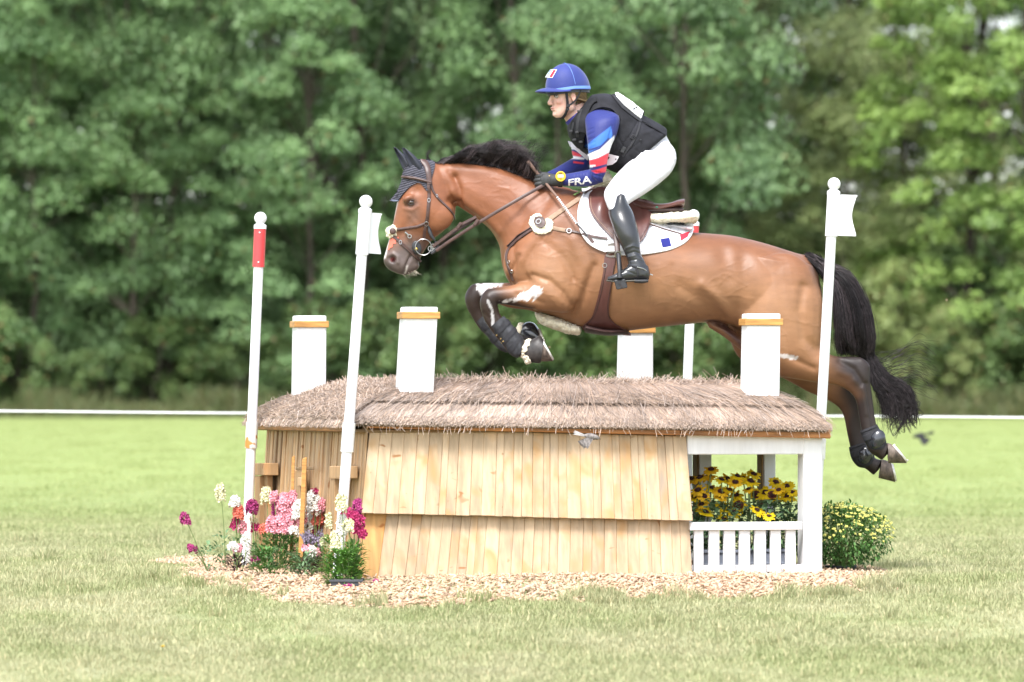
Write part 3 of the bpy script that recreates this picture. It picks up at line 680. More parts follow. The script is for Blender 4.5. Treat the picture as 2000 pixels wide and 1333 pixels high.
def thatch():
    g = G(); n = 10
    rings = []
    ts = [0.0] + [i / n for i in range(n + 1)]
    vs_ = []; per = []
    for q in range(24): per.append((q / 24, 0))
    for q in range(12): per.append((1, q / 12))
    for q in range(24): per.append((1 - q / 24, 1))
    for q in range(12): per.append((0, 1 - q / 12))
    m = len(per)
    for k, t in enumerate(ts):
        for (a, b) in per:
            p = roof(a, b, t); 
            if k == 0: p = p - UZ * 0.012; c = hw(HL / 2, HD / 2, p.z); p = p.lerp(c, 0.02)
            else:
                c = hw(HL / 2, HD / 2, p.z); p = p + (c - p).normalized() * 0.012
            vs_.append(p)
    fs = [(k * m + i, k * m + (i + 1) % m, (k + 1) * m + (i + 1) % m, (k + 1) * m + i) for k in range(len(ts) - 1) for i in range(m)]
    fs.append(tuple((len(ts) - 1) * m + i for i in range(m))); fs.append(tuple(range(m))[::-1])
    g.add(vs_, fs); 
    M['thatchbase'] = mat('old_thatch', (0.19, 0.145, 0.115), 0.95, var=0.35, scale=14, bump=0.5, bscale=90, bdist=0.01)
    g.build('thatch_bed', M['thatchbase'], fence, smooth=True)
    M['reed'] = mat('dry_reeds', (0.43, 0.335, 0.275), 0.75, spec=0.25, var=0.12, scale=5, bump=0, vcol=True)
    r = np.random.default_rng(21)
    def reeds(name, specs, label):
        V = []; Fc = []; C = []
        for (pts, rad, c) in specs:
            b = len(V); k = len(pts)
            for i, p in enumerate(pts):
                t = (pts[min(i + 1, k - 1)] - pts[max(i - 1, 0)]).normalized(); a = t.cross(Vector((0.3, 1, 0.2))).normalized(); e = t.cross(a)
                rr = rad * (1 if i < k - 1 else 0.8)
                for w in (0.5, 2.6, 4.7): V.append(p + a * math.cos(w) * rr + e * math.sin(w) * rr)
                C += [c] * 3
            for i in range(k - 1):
                for j in range(3): Fc.append((b + i * 3 + j, b + i * 3 + (j + 1) % 3, b + i * 3 + 3 + (j + 1) % 3, b + i * 3 + 3 + j))
            Fc.append((b + k * 3 - 3, b + k * 3 - 2, b + k * 3 - 1, b + k * 3 - 1) if False else (b + k * 3 - 3, b + k * 3 - 2, b + k * 3 - 1))
        o = make(name, np.array([tuple(p) for p in V]), Fc, M['reed'], fence, smooth=False, col=np.array(C)); o['kind'] = 'stuff'
    def colr():
        b = r.uniform(0.68, 1.28) * (0.6 if r.uniform() < 0.10 else 1); w = r.uniform(-0.06, 0.06); return (b * (1 + w), b, b * (1 - w * 1.3))
    def nrm(side): return {0: -EY, 1: -EX, 2: EX}[side]
    S = []
    def lay(n, side, t0r, t1r, lift, skew, hang, rad, s0=0.0, s1=1.0, mid=0.0):
        for i in range(n):
            s = r.uniform(s0, s1); ta = r.uniform(*t0r); tb = r.uniform(*t1r); sk = r.normal() * skew + 0.01 * math.sin(s * 40) + 0.018 * math.sin(s * 13 + 1)
            L = HL if side == 0 else HD
            pts = []
            for k in range(4):
                q = k / 3; t = ta + (tb - ta) * q; ss = min(1, max(0, s + sk * q / L)); li = lift * (0.2 + 0.8 * q) + r.uniform(0, 0.006) + mid * math.sin(q * 3.14)
                tt = max(0, t)
                p = roof(ss, 0, tt) if side == 0 else roof(0 if side == 1 else 1, ss, tt)
                if t < 0: p = p + UZ * t * 0.30 + nrm(side) * (-t) * 0.02
                pts.append(p + (nrm(side) + UZ * 0.8).normalized() * li)
            S.append((pts, rad * r.uniform(0.6, 1.25) * (1.3 if r.uniform() < .14 else .85), colr()))
    # front: lower course, then upper course lying over its head
    lay(7000, 0, (0.30, 0.52), (-0.06, 0.10), 0.020, 0.045, 0, 0.0017)
    lay(2600, 0, (0.12, 0.3), (-0.07, 0.02), 0.015, 0.03, 0, 0.0017)
    lay(7600, 0, (0.80, 1.0), (0.34, 0.58), 0.028, 0.034, 0, 0.0017)
    lay(2200, 0, (0.60, 0.85), (0.32, 0.52), 0.022, 0.04, 0, 0.0017)
    lay(170, 0, (0.15, 0.3), (-0.20, -0.03), 0.012, 0.035, 0, 0.0015)
    lay(220, 0, (0.5, 1.0), (0.0, 0.5), 0.055, 0.10, 0, 0.0018)
    reeds('front_thatch', S, ''); S.clear()
    lay(500, 1, (0.5, 1.0), (0.0, 0.6), 0.03, 0.5, 0, 0.0016)
    # left hip: short broken ends lying every way
    for i in range(12500):
        s = r.uniform(0, 1); t = r.uniform(0.02, 1.0) ** 0.9; p = roof(0, s, t) + (UZ * 0.8 - EX).normalized() * r.uniform(0.0, 0.026); 
        d = EY * r.normal() + EX * r.normal() * 0.45 + UZ * r.normal() * 0.35; d = d.normalized() * r.uniform(0.012, 0.035)
        S.append(([p - d, p, p + d + UZ * r.uniform(-0.004, 0.004)], 0.0016 * r.uniform(0.6, 1.2), colr()))
    for i in range(900):
        s = r.uniform(0, 1); p = roof(0, s, 0.0) + (UZ * 0.3 - EX) * r.uniform(0, 0.02); d = (-UZ * r.uniform(0.2, 0.9) - EX * 0.5 + EY * r.normal() * 0.7) * 0.03
        S.append(([p - d * 0.6, p + d * 0.3, p + d], 0.0015, colr()))
    reeds('left_thatch', S, ''); S.clear()
    lay(1800, 2, (0.45, 1.0), (-0.08, 0.45), 0.03, 0.06, 0, 0.0017)
    reeds('right_thatch', S, ''); S.clear()
    # the flat top and the frayed ends along the ridge
    for i in range(3200):
        a = r.uniform(0, 1); b = r.uniform(0, 1) ** 2; p = roof(a, b, 1.0) + UZ * r.uniform(-0.006, 0.012); d = (EY * r.normal() * 0.8 + EX * r.normal() * 0.8 + UZ * abs(r.normal()) * 0.12).normalized() * r.uniform(0.02, 0.06)
        S.append(([p - d, p, p + d], 0.0016, colr()))
    for i in range(1100):
        a = r.uniform(0, 1); tt = r.uniform(0.82, 1.0); side = r.uniform()
        p = roof(a, 0 if side < 0.7 else r.uniform(0, 1), tt) + UZ * 0.014
        L_ = r.uniform(0.015, 0.05) * (1.9 if r.uniform() < 0.06 else 1)
        d = (UZ * r.uniform(0.15, 1.0) + EX * r.normal() * 0.8 + EY * r.normal() * 0.5).normalized() * L_
        S.append(([p - d * 0.4, p + d * 0.5 + EX * r.normal() * 0.003, p + d], 0.0012, colr()))
    reeds('top_thatch', S, '')
thatch()
def chimneys():
    # (left x, right x at the top, top row, left and right x at the foot, foot row, distance from the front, face pixels)
    for i, (xl, xr, yt, fl, fr_, yb, v, band) in enumerate(((791, 856, 600, 781, 847, 768, 0.085, 617), (1460, 1525, 613, 1457, 1523, 778, 0.085, 630), (579, 638, 617, 577, 637, 770, 2.02, 634), (1217, 1276, 628, 1214, 1276, 742, 2.02, 645))):
        ch = None; w = 0.105
        a = onfront(xl, yt, v); b = onfront(xr, yt, v); c = onfront(fl, yb, v); d = onfront(fr_, yb, v)
        for p in (c, d): pass
        def ext(top, bot): 
            return top + (bot - top) * ((top.z - 0.9) / (top.z - bot.z))
        c = ext(a, c); d = ext(b, d); D_ = EY * w
        zt = (a.z + b.z) / 2; a.z = b.z = zt
        g = G(); g.hexa([c, a, c + D_, a + D_, d, b, d + D_, b + D_], 0.006)
        ch = g.build('chimney', M['white'], fence)
        # wooden band: four slats mitred round the shaft
        kk = (yt - band) / (yt - yb) if yb != yt else 0; k0 = (band + 6 - yt) / (yb - yt); k1 = (band - 7 - yt) / (yb - yt)
        f0 = [a.lerp(onfront(fl, yb, v), k0), b.lerp(onfront(fr_, yb, v), k0)]; h = 0.034; t = 0.011
        A, B = f0; ux = (B - A).normalized(); L = (B - A).length
        g = G()
        g.box(A - ux * t - EY * t, ux * (L + 2 * t), EY * (t - 0.001), UZ * h, 0.003)
        g.box(A - ux * t + D_ + EY * 0.001, ux * (L + 2 * t), EY * t, UZ * h, 0.003)
        g.box(A - ux * t, ux * (t - 0.001), D_, UZ * h, 0.003)
        g.box(B + ux * 0.001, ux * (t - 0.001), D_, UZ * h, 0.003)
        g.build('chimney_band', M['band'], ch)
chimneys()
def brackets():
    # timber holders screwed to the left end, with the stakes that carry the poles
    def bd(name, x0, x1, y0, y1, out, th, m=M['bracket'], lean=0):
        """board on the left end between photo columns, 'out' metres in front of the laths"""
        Y = None
        a = onleft(x0, y0, -out); b = onleft(x1, y0, -out); c = onleft(x0, y1, -out); d = onleft(x1, y1, -out)
        g = G(); n = EX * th
        g.hexa([c + 0 * n, a + 0 * n, c + n, a + n, d, b, d + n, b + n], 0.003); return g.build(name, m, fence)
    bd('pole_bracket', 493, 515, 905, 929, 0.09, 0.08)
    bd('bracket_leg', 497, 507, 930, 1075, 0.085, 0.04); bd('bracket_leg', 510, 522, 911, 1075, 0.06, 0.03)
    bd('pole_bracket', 643, 668, 911, 935, 0.09, 0.08)
    bd('bracket_leg', 645, 653, 936, 1080, 0.085, 0.04); bd('bracket_leg', 655, 666, 936, 1080, 0.04, 0.02)
    bd('bracket_board', 569, 592, 919, 1075, 0.045, 0.02); bd('bracket_block', 581, 588, 933, 950, 0.06, 0.014, M['lath'])
    bd('screw_strip', 578, 612, 912, 918, 0.05, 0.006, M['rawback'])
brackets()
for px, w, yt, yb, Y, lab, mt in ((590, 9, 897, 1045, -0.62, 'thin orange wooden stake leaning by the end of the fence among the flowers', 'edgewood'), (568, 6, 894, 1060, -0.35, 'thin stake with pale broken top beside the orange stake', 'edgewood')):
    a = P(px + 5, yt, Y); b = P(px - (3 if w > 6 else 0), yb, Y); b.z -= 0.12; g = G(); ww = w / 2 * (30 + Y) / F
    g.hexa([b + Vector((-ww, -ww, 0)), a + Vector((-ww, -ww, 0)), b + Vector((-ww, ww, 0)), a + Vector((-ww, ww, 0)), b + Vector((ww, -ww, 0)), a + Vector((ww, -ww, 0.012)), b + Vector((ww, ww, 0)), a + Vector((ww, ww, 0.012))], 0.0015)
    o = g.build('wooden_stake', M['band']); tag(o, lab, 'stake')

# ---------------------------------------------------------------- flag poles
def flagpole(xt, yt, xb, yb, Y, label, red=False, flag=None, sleeve=(0, 0), low=None):
    top = P(xt, yt, Y); bot = P(xb, yb, Y); ax = (top - bot).normalized()
    foot = bot + ax * ((gz(bot.x, Y) - 0.05 - bot.z) / ax.z)
    e = empty('flag_pole', (foot.x, Y, gz(bot.x, Y)), label, 'flag pole', 'flag poles at the corners of the fence')
    rp = 0.0255; k = (30 + Y) / F
    g = G(); g.tube([foot, top], rp, 24); g.build('pole', M['plastic'], e, smooth=True).data.polygons.foreach_get
    g = G(); g.ball(top + ax * 0.052, 0.0325, 24, 16); g.tube([top - ax * 0.004, top + ax * 0.014, top + ax * 0.03], [0.0335, 0.0335, 0.013], 24); g.build('ball_finial', M['plastic'], e, smooth=True)
    s0, s1 = sleeve; A = top - ax * s0 * k; B = top - ax * s1 * k
    g = G(); g.tube([A, B], 0.0315, 28); sl = g.build('sleeve', M['red'] if red else M['plastic'], e, smooth=True)
    if red:
        g = G(); 
        for t in (0.12, 0.88): g.ball(A.lerp(B, t) + Vector((0, -0.0315, 0)), 0.0045, 8, 5)
        g.build('screw', M['plastic'], sl, smooth=True)
    if flag:
        yaw, w, h, sk = flag; dx = Vector((math.cos(yaw), math.sin(yaw), -0.02)); 
        prof = [(0, 0), (w, 0.0), (w * 1.04, -0.02 * h)]
        for i in range(1, 16):
            t = i / 16; prof.append((w * (0.98 - 0.22 * math.sin(math.pi * t) ** 1.5 + sk * t), -h * t))
        prof += [(w * (0.98 + sk), -h), (0, -h)]
        pts = [A + dx * (0.02 + a) + Vector((0, 0, 1)) * b + Vector((0, -0.003, 0)) for a, b in prof]
        g = G(); g.plate(pts, Vector((-math.sin(yaw), math.cos(yaw), 0)) * 0.005); g.build('flag_board', M['plastic'], e)
    if low:
        A = bot.lerp(top, (yb - low[0]) / (yb - yt)); B = bot.lerp(top, (yb - low[1]) / (yb - yt))
        g = G(); g.tube([A, B], 0.0315, 24); g.build('socket', low[2], e, smooth=True)
    return e
mk = mat('marked_socket', (0.74, 0.73, 0.70), 0.5, var=0.15, scale=14)
def socket_mat():
    m = mat('worn_socket', (0.74, 0.73, 0.70), 0.5, var=0.05); nt = m.node_tree; b = nt.nodes['Principled BSDF']
    src = b.inputs['Base Color'].links[0].from_socket; f1 = ramp(nt, [(0.48, 0), (0.52, 1)], noise_tex(nt, 9, detail=3))
    c = mixc(nt, src, (0.50, 0.20, 0.04), f1); nt.links.new(c, b.inputs['Base Color']); return m
M['socket'] = socket_mat()
flagpole(508, 446, 483, 1050, 0.55, 'white flag pole with red top sleeve at the far left corner of the fence', True, None, (0, 76), (825, 876, M['socket']))
flagpole(713, 415, 670, 985, -1.42, "white flag pole leaning at the front left corner below the horse's nose", False, (0.95, 0.115, 0.20, -0.02), (0, 83), (826, 883, mk))
flagpole(1628, 380, 1603, 830, -0.52, 'white flag pole crossing the hind quarters with a white wavy flag board', False, (0.35, 0.108, 0.208, -0.02), (0, 82), (857, 897, mk))
flagpole(1354, 440, 1343, 740, 1.78, "white flag pole with red sleeve behind the horse's back, mostly hidden", True, None, (0, 76))
M['mound'] = mat('chip_bed_soil', (0.34, 0.25, 0.16), 0.95, var=0.4, scale=40, bump=0.5, bscale=120, bdist=0.01)
def chips():
    # bed
    xs = np.linspace(-2.05, 2.05, 83); ys = np.linspace(-3.1, 2.75, 100); X, Y = np.meshgrid(xs, ys, indexing='ij'); Z = chip_h(X, Y) - 0.012
    v = np.stack([X, Y, Z], -1).reshape(-1, 3); ny = len(ys); i = (np.arange(len(xs) - 1)[:, None] * ny + np.arange(ny - 1)).ravel()
    f = np.stack([i, i + ny, i + ny + 1, i + 1], 1); d = chip_dist(X, Y).ravel(); k = (d[f] > -0.06).any(1)
    o = make('chip_bed', v, f[k], M['mound'], origin=(0, 0, 0)); o['kind'] = 'structure'
    r = np.random.default_rng(17); n = 38000
    y = r.uniform(-3.1, 2.7, n); x = r.uniform(-2.05, 2.05, n); d = chip_dist(x, y)
    u = (x - HA.x) * EX.x + (y - HA.y) * EX.y; w_ = (x - HA.x) * EY.x + (y - HA.y) * EY.y
    inside = (u > 0.06) & (u < HL - 0.75) & (w_ > 0.08)
    keep = ((d > 0.0) | ((d > -0.12) & (r.uniform(size=n) < 0.12 * np.exp(d / 0.05)))) & ~inside
    x, y = x[keep], y[keep]; n = len(x); z = chip_h(x, y) + r.uniform(-0.004, 0.014, n)
    L = r.uniform(0.007, 0.019, n) * (1 + (r.uniform(size=n) < 0.15) * 0.4); W = r.uniform(0.003, 0.009, n); T_ = r.uniform(0.0015, 0.004, n)
    yaw = r.uniform(0, 6.28, n); pit = r.normal(size=n) * 0.45; rol = r.normal(size=n) * 0.5
    ax = np.stack([np.cos(yaw) * np.cos(pit), np.sin(yaw) * np.cos(pit), np.sin(pit)], 1)
    up = np.stack([-np.cos(yaw) * np.sin(pit), -np.sin(yaw) * np.sin(pit), np.cos(pit)], 1); sd = np.cross(up, ax)
    up2 = up * np.cos(rol)[:, None] + sd * np.sin(rol)[:, None]; sd = np.cross(up2, ax); c0 = np.stack([x, y, z], 1)
    V = []
    for i_, (a, b, c) in enumerate([(a, b, c) for a in (-1, 1) for b in (-1, 1) for c in (-1, 1)]):
        ta = 0.75 + r.uniform(-0.25, 0.3, n); V.append(c0 + ax * (a * L)[:, None] * (0.85 + 0.3 * r.uniform(size=(n, 1))) + sd * (b * W * ta)[:, None] + up2 * (c * T_)[:, None])
    V = np.stack(V, 1).reshape(-1, 3); q = np.array([(0, 1, 3, 2), (4, 6, 7, 5), (0, 4, 5, 1), (2, 3, 7, 6), (0, 2, 6, 4), (1, 5, 7, 3)])
    Fc = (np.arange(n)[:, None, None] * 8 + q[None]).reshape(-1, 4)
    b = r.uniform(0.72, 1.15, n) * np.where(r.uniform(size=n) < 0.1, 0.6, 1); w2 = r.uniform(-0.08, 0.05, n)
    C = np.stack([b, b * (1 + w2), b * (1 + 2 * w2)], 1); C = np.repeat(C, 8, 0)
    M['chip'] = mat('wood_chips', (0.60, 0.42, 0.285), 0.75, var=0.12, scale=20, bump=0.1, bscale=150, vcol=True)
    o = make('wood_chips', V, Fc, M['chip'], origin=(0, 0, 0), smooth=False, col=C); tag(o, 'pale wood chips spread round the foot of the fence', 'wood chips', kind='stuff')
chips()
# ---------------------------------------------------------------- organic modelling tools
def crom(a, b, c, d, t):
    return 0.5 * ((2 * b) + (-a + c) * t + (2 * a - 5 * b + 4 * c - d) * t * t + (-a + 3 * b - 3 * c + d) * t ** 3)
def loft_pts(C, A, B, n=28, ex=2.0, cap0=0.3, cap1=0.3):
    """closed tube through section centres C with half axes A and B"""
    m = len(C); vs_ = []
    w = np.linspace(0, 2 * np.pi, n, endpoint=False); cw = np.sign(np.cos(w)) * np.abs(np.cos(w)) ** (2 / ex); sw = np.sign(np.sin(w)) * np.abs(np.sin(w)) ** (2 / ex)
    V = [];
    for i in range(m): V.append(C[i][None] + A[i][None] * cw[:, None] + B[i][None] * sw[:, None])
    fs = [(i * n + k, i * n + (k + 1) % n, (i + 1) * n + (k + 1) % n, (i + 1) * n + k) for i in range(m - 1) for k in range(n)]
    V = np.concatenate(V + [np.array([C[0] + (C[0] - C[1]) / (np.linalg.norm(C[0] - C[1]) + 1e-9) * cap0 * np.linalg.norm(A[0]), C[-1] + (C[-1] - C[-2]) / (np.linalg.norm(C[-1] - C[-2]) + 1e-9) * cap1 * np.linalg.norm(A[-1])])])
    L = len(V)
    fs += [(L - 2, (k + 1) % n, k) for k in range(n)] + [(L - 1, (m - 1) * n + k, (m - 1) * n + (k + 1) % n) for k in range(n)]
    return V, fs
def smooth_sections(S, sub):
    S = np.array(S, float); out = []
    for i in range(len(S) - 1):
        a = S[max(i - 1, 0)]; b = S[i]; c = S[i + 1]; d = S[min(i + 2, len(S) - 1)]
        for k in range(sub): out.append(crom(a, b, c, d, k / sub))
    out.append(S[-1]); return np.array(out)
def loftpx(S, sub=4, n=28, ex=2.0, cap0=0.3, cap1=0.3, inset=0.0):
    """S rows: x1 y1 x2 y2 (photo pixels of the two silhouette edges), lateral centre, lateral half width"""
    Q = smooth_sections(S, sub); C = []; A = []; B = []
    for r in Q:
        a = np.array(P(r[0], r[1], r[4])); b = np.array(P(r[2], r[3], r[4])); C.append((a + b) / 2); ax = (a - b) / 2; L = np.linalg.norm(ax)
        A.append(ax * max(0.2, (L - inset) / (L + 1e-9))); B.append(np.array([0, max(0.004, r[5] - inset), 0]))
    return loft_pts(C, A, B, n, ex, cap0, cap1)
def loft3(S, sub=4, n=20, ex=2.0, cap0=0.4, cap1=0.4, up=(0, 1, 0)):
    """S rows: x y z ra rb; rb along 'up' side"""
    Q = smooth_sections(S, sub); C = Q[:, :3]; A = []; B = []; U = np.array(up, float)
    for i in range(len(Q)):
        t = C[min(i + 1, len(C) - 1)] - C[max(i - 1, 0)]; t /= np.linalg.norm(t) + 1e-9
        a = np.cross(t, U); a /= np.linalg.norm(a) + 1e-9; b = np.cross(t, a); A.append(a * Q[i, 3]); B.append(b * Q[i, 4])
    return loft_pts(list(C), A, B, n, ex, cap0, cap1)
def ellipsoid(c, r, rot=None, n=24, m=14):
    g = G(); ax = None
    if rot is not None: ax = [rot @ Vector(v) for v in ((1, 0, 0), (0, 1, 0), (0, 0, 1))]
    g.ball(c, r, n, m, axes=ax); return np.array([tuple(p) for p in g.v]), g.f
def union(parts, voxel, smooth_it=4, fac=0.5):
    """voxel union of closed shells -> (verts, quads) in world metres"""
    vs_ = []; fs = []; b = 0
    for v, f in parts:
        vs_.append(np.asarray(v)); fs += [tuple(i + b for i in q) for q in f]; b += len(v)
    me = bpy.data.meshes.new('u'); me.from_pydata(np.concatenate(vs_).tolist(), [], fs); me.update()
    bm = bmesh.new(); bm.from_mesh(me); bmesh.ops.recalc_face_normals(bm, faces=bm.faces); bm.to_mesh(me); bm.free()
    o = bpy.data.objects.new('u', me); COL.objects.link(o)
    md = o.modifiers.new('r', 'REMESH'); md.mode = 'VOXEL'; md.voxel_size = voxel; md.adaptivity = 0
    if smooth_it:
        sm = o.modifiers.new('s', 'SMOOTH'); sm.factor = fac; sm.iterations = smooth_it
    dg = bpy.context.evaluated_depsgraph_get(); dg.update(); ev = o.evaluated_get(dg); m2 = ev.to_mesh()
    v = np.empty(len(m2.vertices) * 3, np.float32); m2.vertices.foreach_get('co', v); v = v.reshape(-1, 3).astype(float)
    nl = np.empty(len(m2.polygons), np.int32); m2.polygons.foreach_get('loop_total', nl)
    li = np.empty(len(m2.loops), np.int32); m2.loops.foreach_get('vertex_index', li)
    assert (nl == 4).all(); f = li.reshape(-1, 4)
    ev.to_mesh_clear(); bpy.data.objects.remove(o); bpy.data.meshes.remove(me)
    return v, f
def normals(v, f):
    a = v[f[:, 2]] - v[f[:, 0]]; b = v[f[:, 3]] - v[f[:, 1]]; fn = np.cross(a, b); n = np.zeros_like(v)
    for k in range(4): np.add.at(n, f[:, k], fn)
    return n / (np.linalg.norm(n, axis=1)[:, None] + 1e-12)
def topx(v):
    d = 30 + v[:, 1]; return 1000 + v[:, 0] * F / d, HY - (v[:, 2] - EYE) * F / d
def seg_dist(px, py, pts):
    d = np.full(px.shape, 1e9)
    if len(pts) == 1: return np.hypot(px - pts[0][0], py - pts[0][1])
    for (ax, ay), (bx, by) in zip(pts[:-1], pts[1:]):
        L = (bx - ax) ** 2 + (by - ay) ** 2 + 1e-9; t = np.clip(((px - ax) * (bx - ax) + (py - ay) * (by - ay)) / L, 0, 1)
        d = np.minimum(d, np.hypot(px - ax - t * (bx - ax), py - ay - t * (by - ay)))
    return d
def sculpt(v, f, strokes, both=True):
    """strokes: (pixel polyline, width px, height m[, ymin, ymax]) pushed along the normals of the side faces"""
    n = normals(v, f); px, py = topx(v); w = np.abs(n[:, 1]); side = np.clip((w - 0.15) / 0.4, 0, 1) ** 1
    D = np.zeros(len(v))
    for s in strokes:
        g = np.exp(-(seg_dist(px, py, s[0]) / s[1]) ** 2) * s[2]
        if len(s) > 3: g = g * ((v[:, 1] >= s[3]) & (v[:, 1] <= s[4]))
        D += g
    if not both: D *= (n[:, 1] < 0)
    return v + n * (D * side)[:, None]
def inpoly(px, py, poly):
    ins = np.zeros(np.shape(px), bool); n = len(poly)
    for i in range(n):
        ax, ay = poly[i]; bx, by = poly[(i + 1) % n]
        ins ^= ((ay > py) != (by > py)) & (px < (bx - ax) * (py - ay) / (by - ay + 1e-12) + ax)
    return ins
def polymask(px, py, poly, soft):
    """1 inside the polygon, falling over 'soft' pixels"""
    d = seg_dist(px, py, list(poly) + [poly[0]]); s = np.where(inpoly(px, py, poly), d, -d); t = np.clip(s / soft * 0.5 + 0.5, 0, 1); return t * t * (3 - 2 * t)
def vnoise(v, sc, seed=0):
    """cheap smooth value noise on points"""
    q = v * sc + seed * 17.3; i = np.floor(q).astype(np.int64); fr = q - i; fr = fr * fr * (3 - 2 * fr); out = 0
    for a in (0, 1):
        for b in (0, 1):
            for c in (0, 1):
                h = ((i[:, 0] + a) * 73856093) ^ ((i[:, 1] + b) * 19349663) ^ ((i[:, 2] + c) * 83492791); h = (h ^ (h >> 13)) * 1274126177; h = ((h ^ (h >> 16)) & 0xffff) / 65535.0
                out = out + h * (fr[:, 0] if a else 1 - fr[:, 0]) * (fr[:, 1] if b else 1 - fr[:, 1]) * (fr[:, 2] if c else 1 - fr[:, 2])
    return out
def bvh(v, f): return BVHTree.FromPolygons([tuple(p) for p in v], [tuple(q) for q in f])
def bvhs(*objs):
    V = []; Fs = []
    for o in objs:
        w = WL[o.name]; b = len(V); V += [tuple(q.co + w) for q in o.data.vertices]; Fs += [tuple(i + b for i in p.vertices) for p in o.data.polygons]
    return BVHTree.FromPolygons(V, Fs)
def cast(tr, px, py, far=False):
    d = ray(px, py).normalized()
    if far:   # the mirror image ray from the other side of the mid plane
        q = P(px, py, 0); o = Vector((q.x, 3, q.z)); d = Vector((0, -1, 0))
    else: o = CAMP
    h = tr.ray_cast(o, d)
    if h[0] is None: return None
    n = h[1]
    if n.dot(d) > 0: n = -n
    return h[0], n
def resample(pts, step):
    """smooth polyline through pixel points"""
    pts = np.array(pts, float)
    if len(pts) > 2: pts = smooth_sections(pts, 8)
    d = np.concatenate([[0], np.cumsum(np.hypot(*(pts[1:, :2] - pts[:-1, :2]).T))]); n = max(2, int(d[-1] / step) + 1); t = np.linspace(0, d[-1], n)
    return np.stack([np.interp(t, d, pts[:, k]) for k in range(pts.shape[1])], 1)
def strap(g, tr, pts, width, th=0.004, lift=0.001, step=3.0, c=None, far=False, rnd_=False, taper=None):
    """leather strap lying on a surface under a pixel polyline"""
    Q = resample(pts, step); hit = []; last = None
    for q in Q:
        h = cast(tr, q[0], q[1], far)
        if h is None:
            if last is None: continue
            yy = last[0].y; p = P(q[0], q[1], yy); h = (p, last[1])
        last = h; hit.append(h)
    if len(hit) < 2: return
    ps = [h[0] + h[1] * lift for h in hit]; ns = [h[1] for h in hit]
    ps = smooth_v(ps, 2); ns = smooth_v(ns, 2)
    ribbon(g, ps, ns, width, th, c, rnd_, taper)
def smooth_v(a, it):
    a = [Vector(x) for x in a]
    for _ in range(it): a = [a[0]] + [(a[i - 1] + a[i] * 2 + a[i + 1]) / 4 for i in range(1, len(a) - 1)] + [a[-1]]
    return a
def ribbon(g, ps, ns, width, th, c=None, rnd_=False, taper=None):
    vs_ = []; m = len(ps); prof = [(-.5, 0), (-.5, .6), (-.38, 1), (.38, 1), (.5, .6), (.5, 0)] if not rnd_ else [(-.5, 0), (-.45, .6), (-.2, 1), (.2, 1), (.45, .6), (.5, 0)]
    for i in range(m):
        t = (ps[min(i + 1, m - 1)] - ps[max(i - 1, 0)]).normalized(); n = (ns[i] - t * ns[i].dot(t)).normalized(); s = t.cross(n); w = width * (taper[0] + (taper[1] - taper[0]) * i / (m - 1) if taper else 1)
        for a, b in prof: vs_.append(ps[i] + s * a * w + n * b * th)
    k = len(prof); fs = [(i * k + j, i * k + (j + 1) % k, (i + 1) * k + (j + 1) % k, (i + 1) * k + j) for i in range(m - 1) for j in range(k)]
    fs += [tuple(range(k))[::-1], tuple((m - 1) * k + j for j in range(k))]
    g.add(vs_, fs, c)
from mathutils.geometry import delaunay_2d_cdt
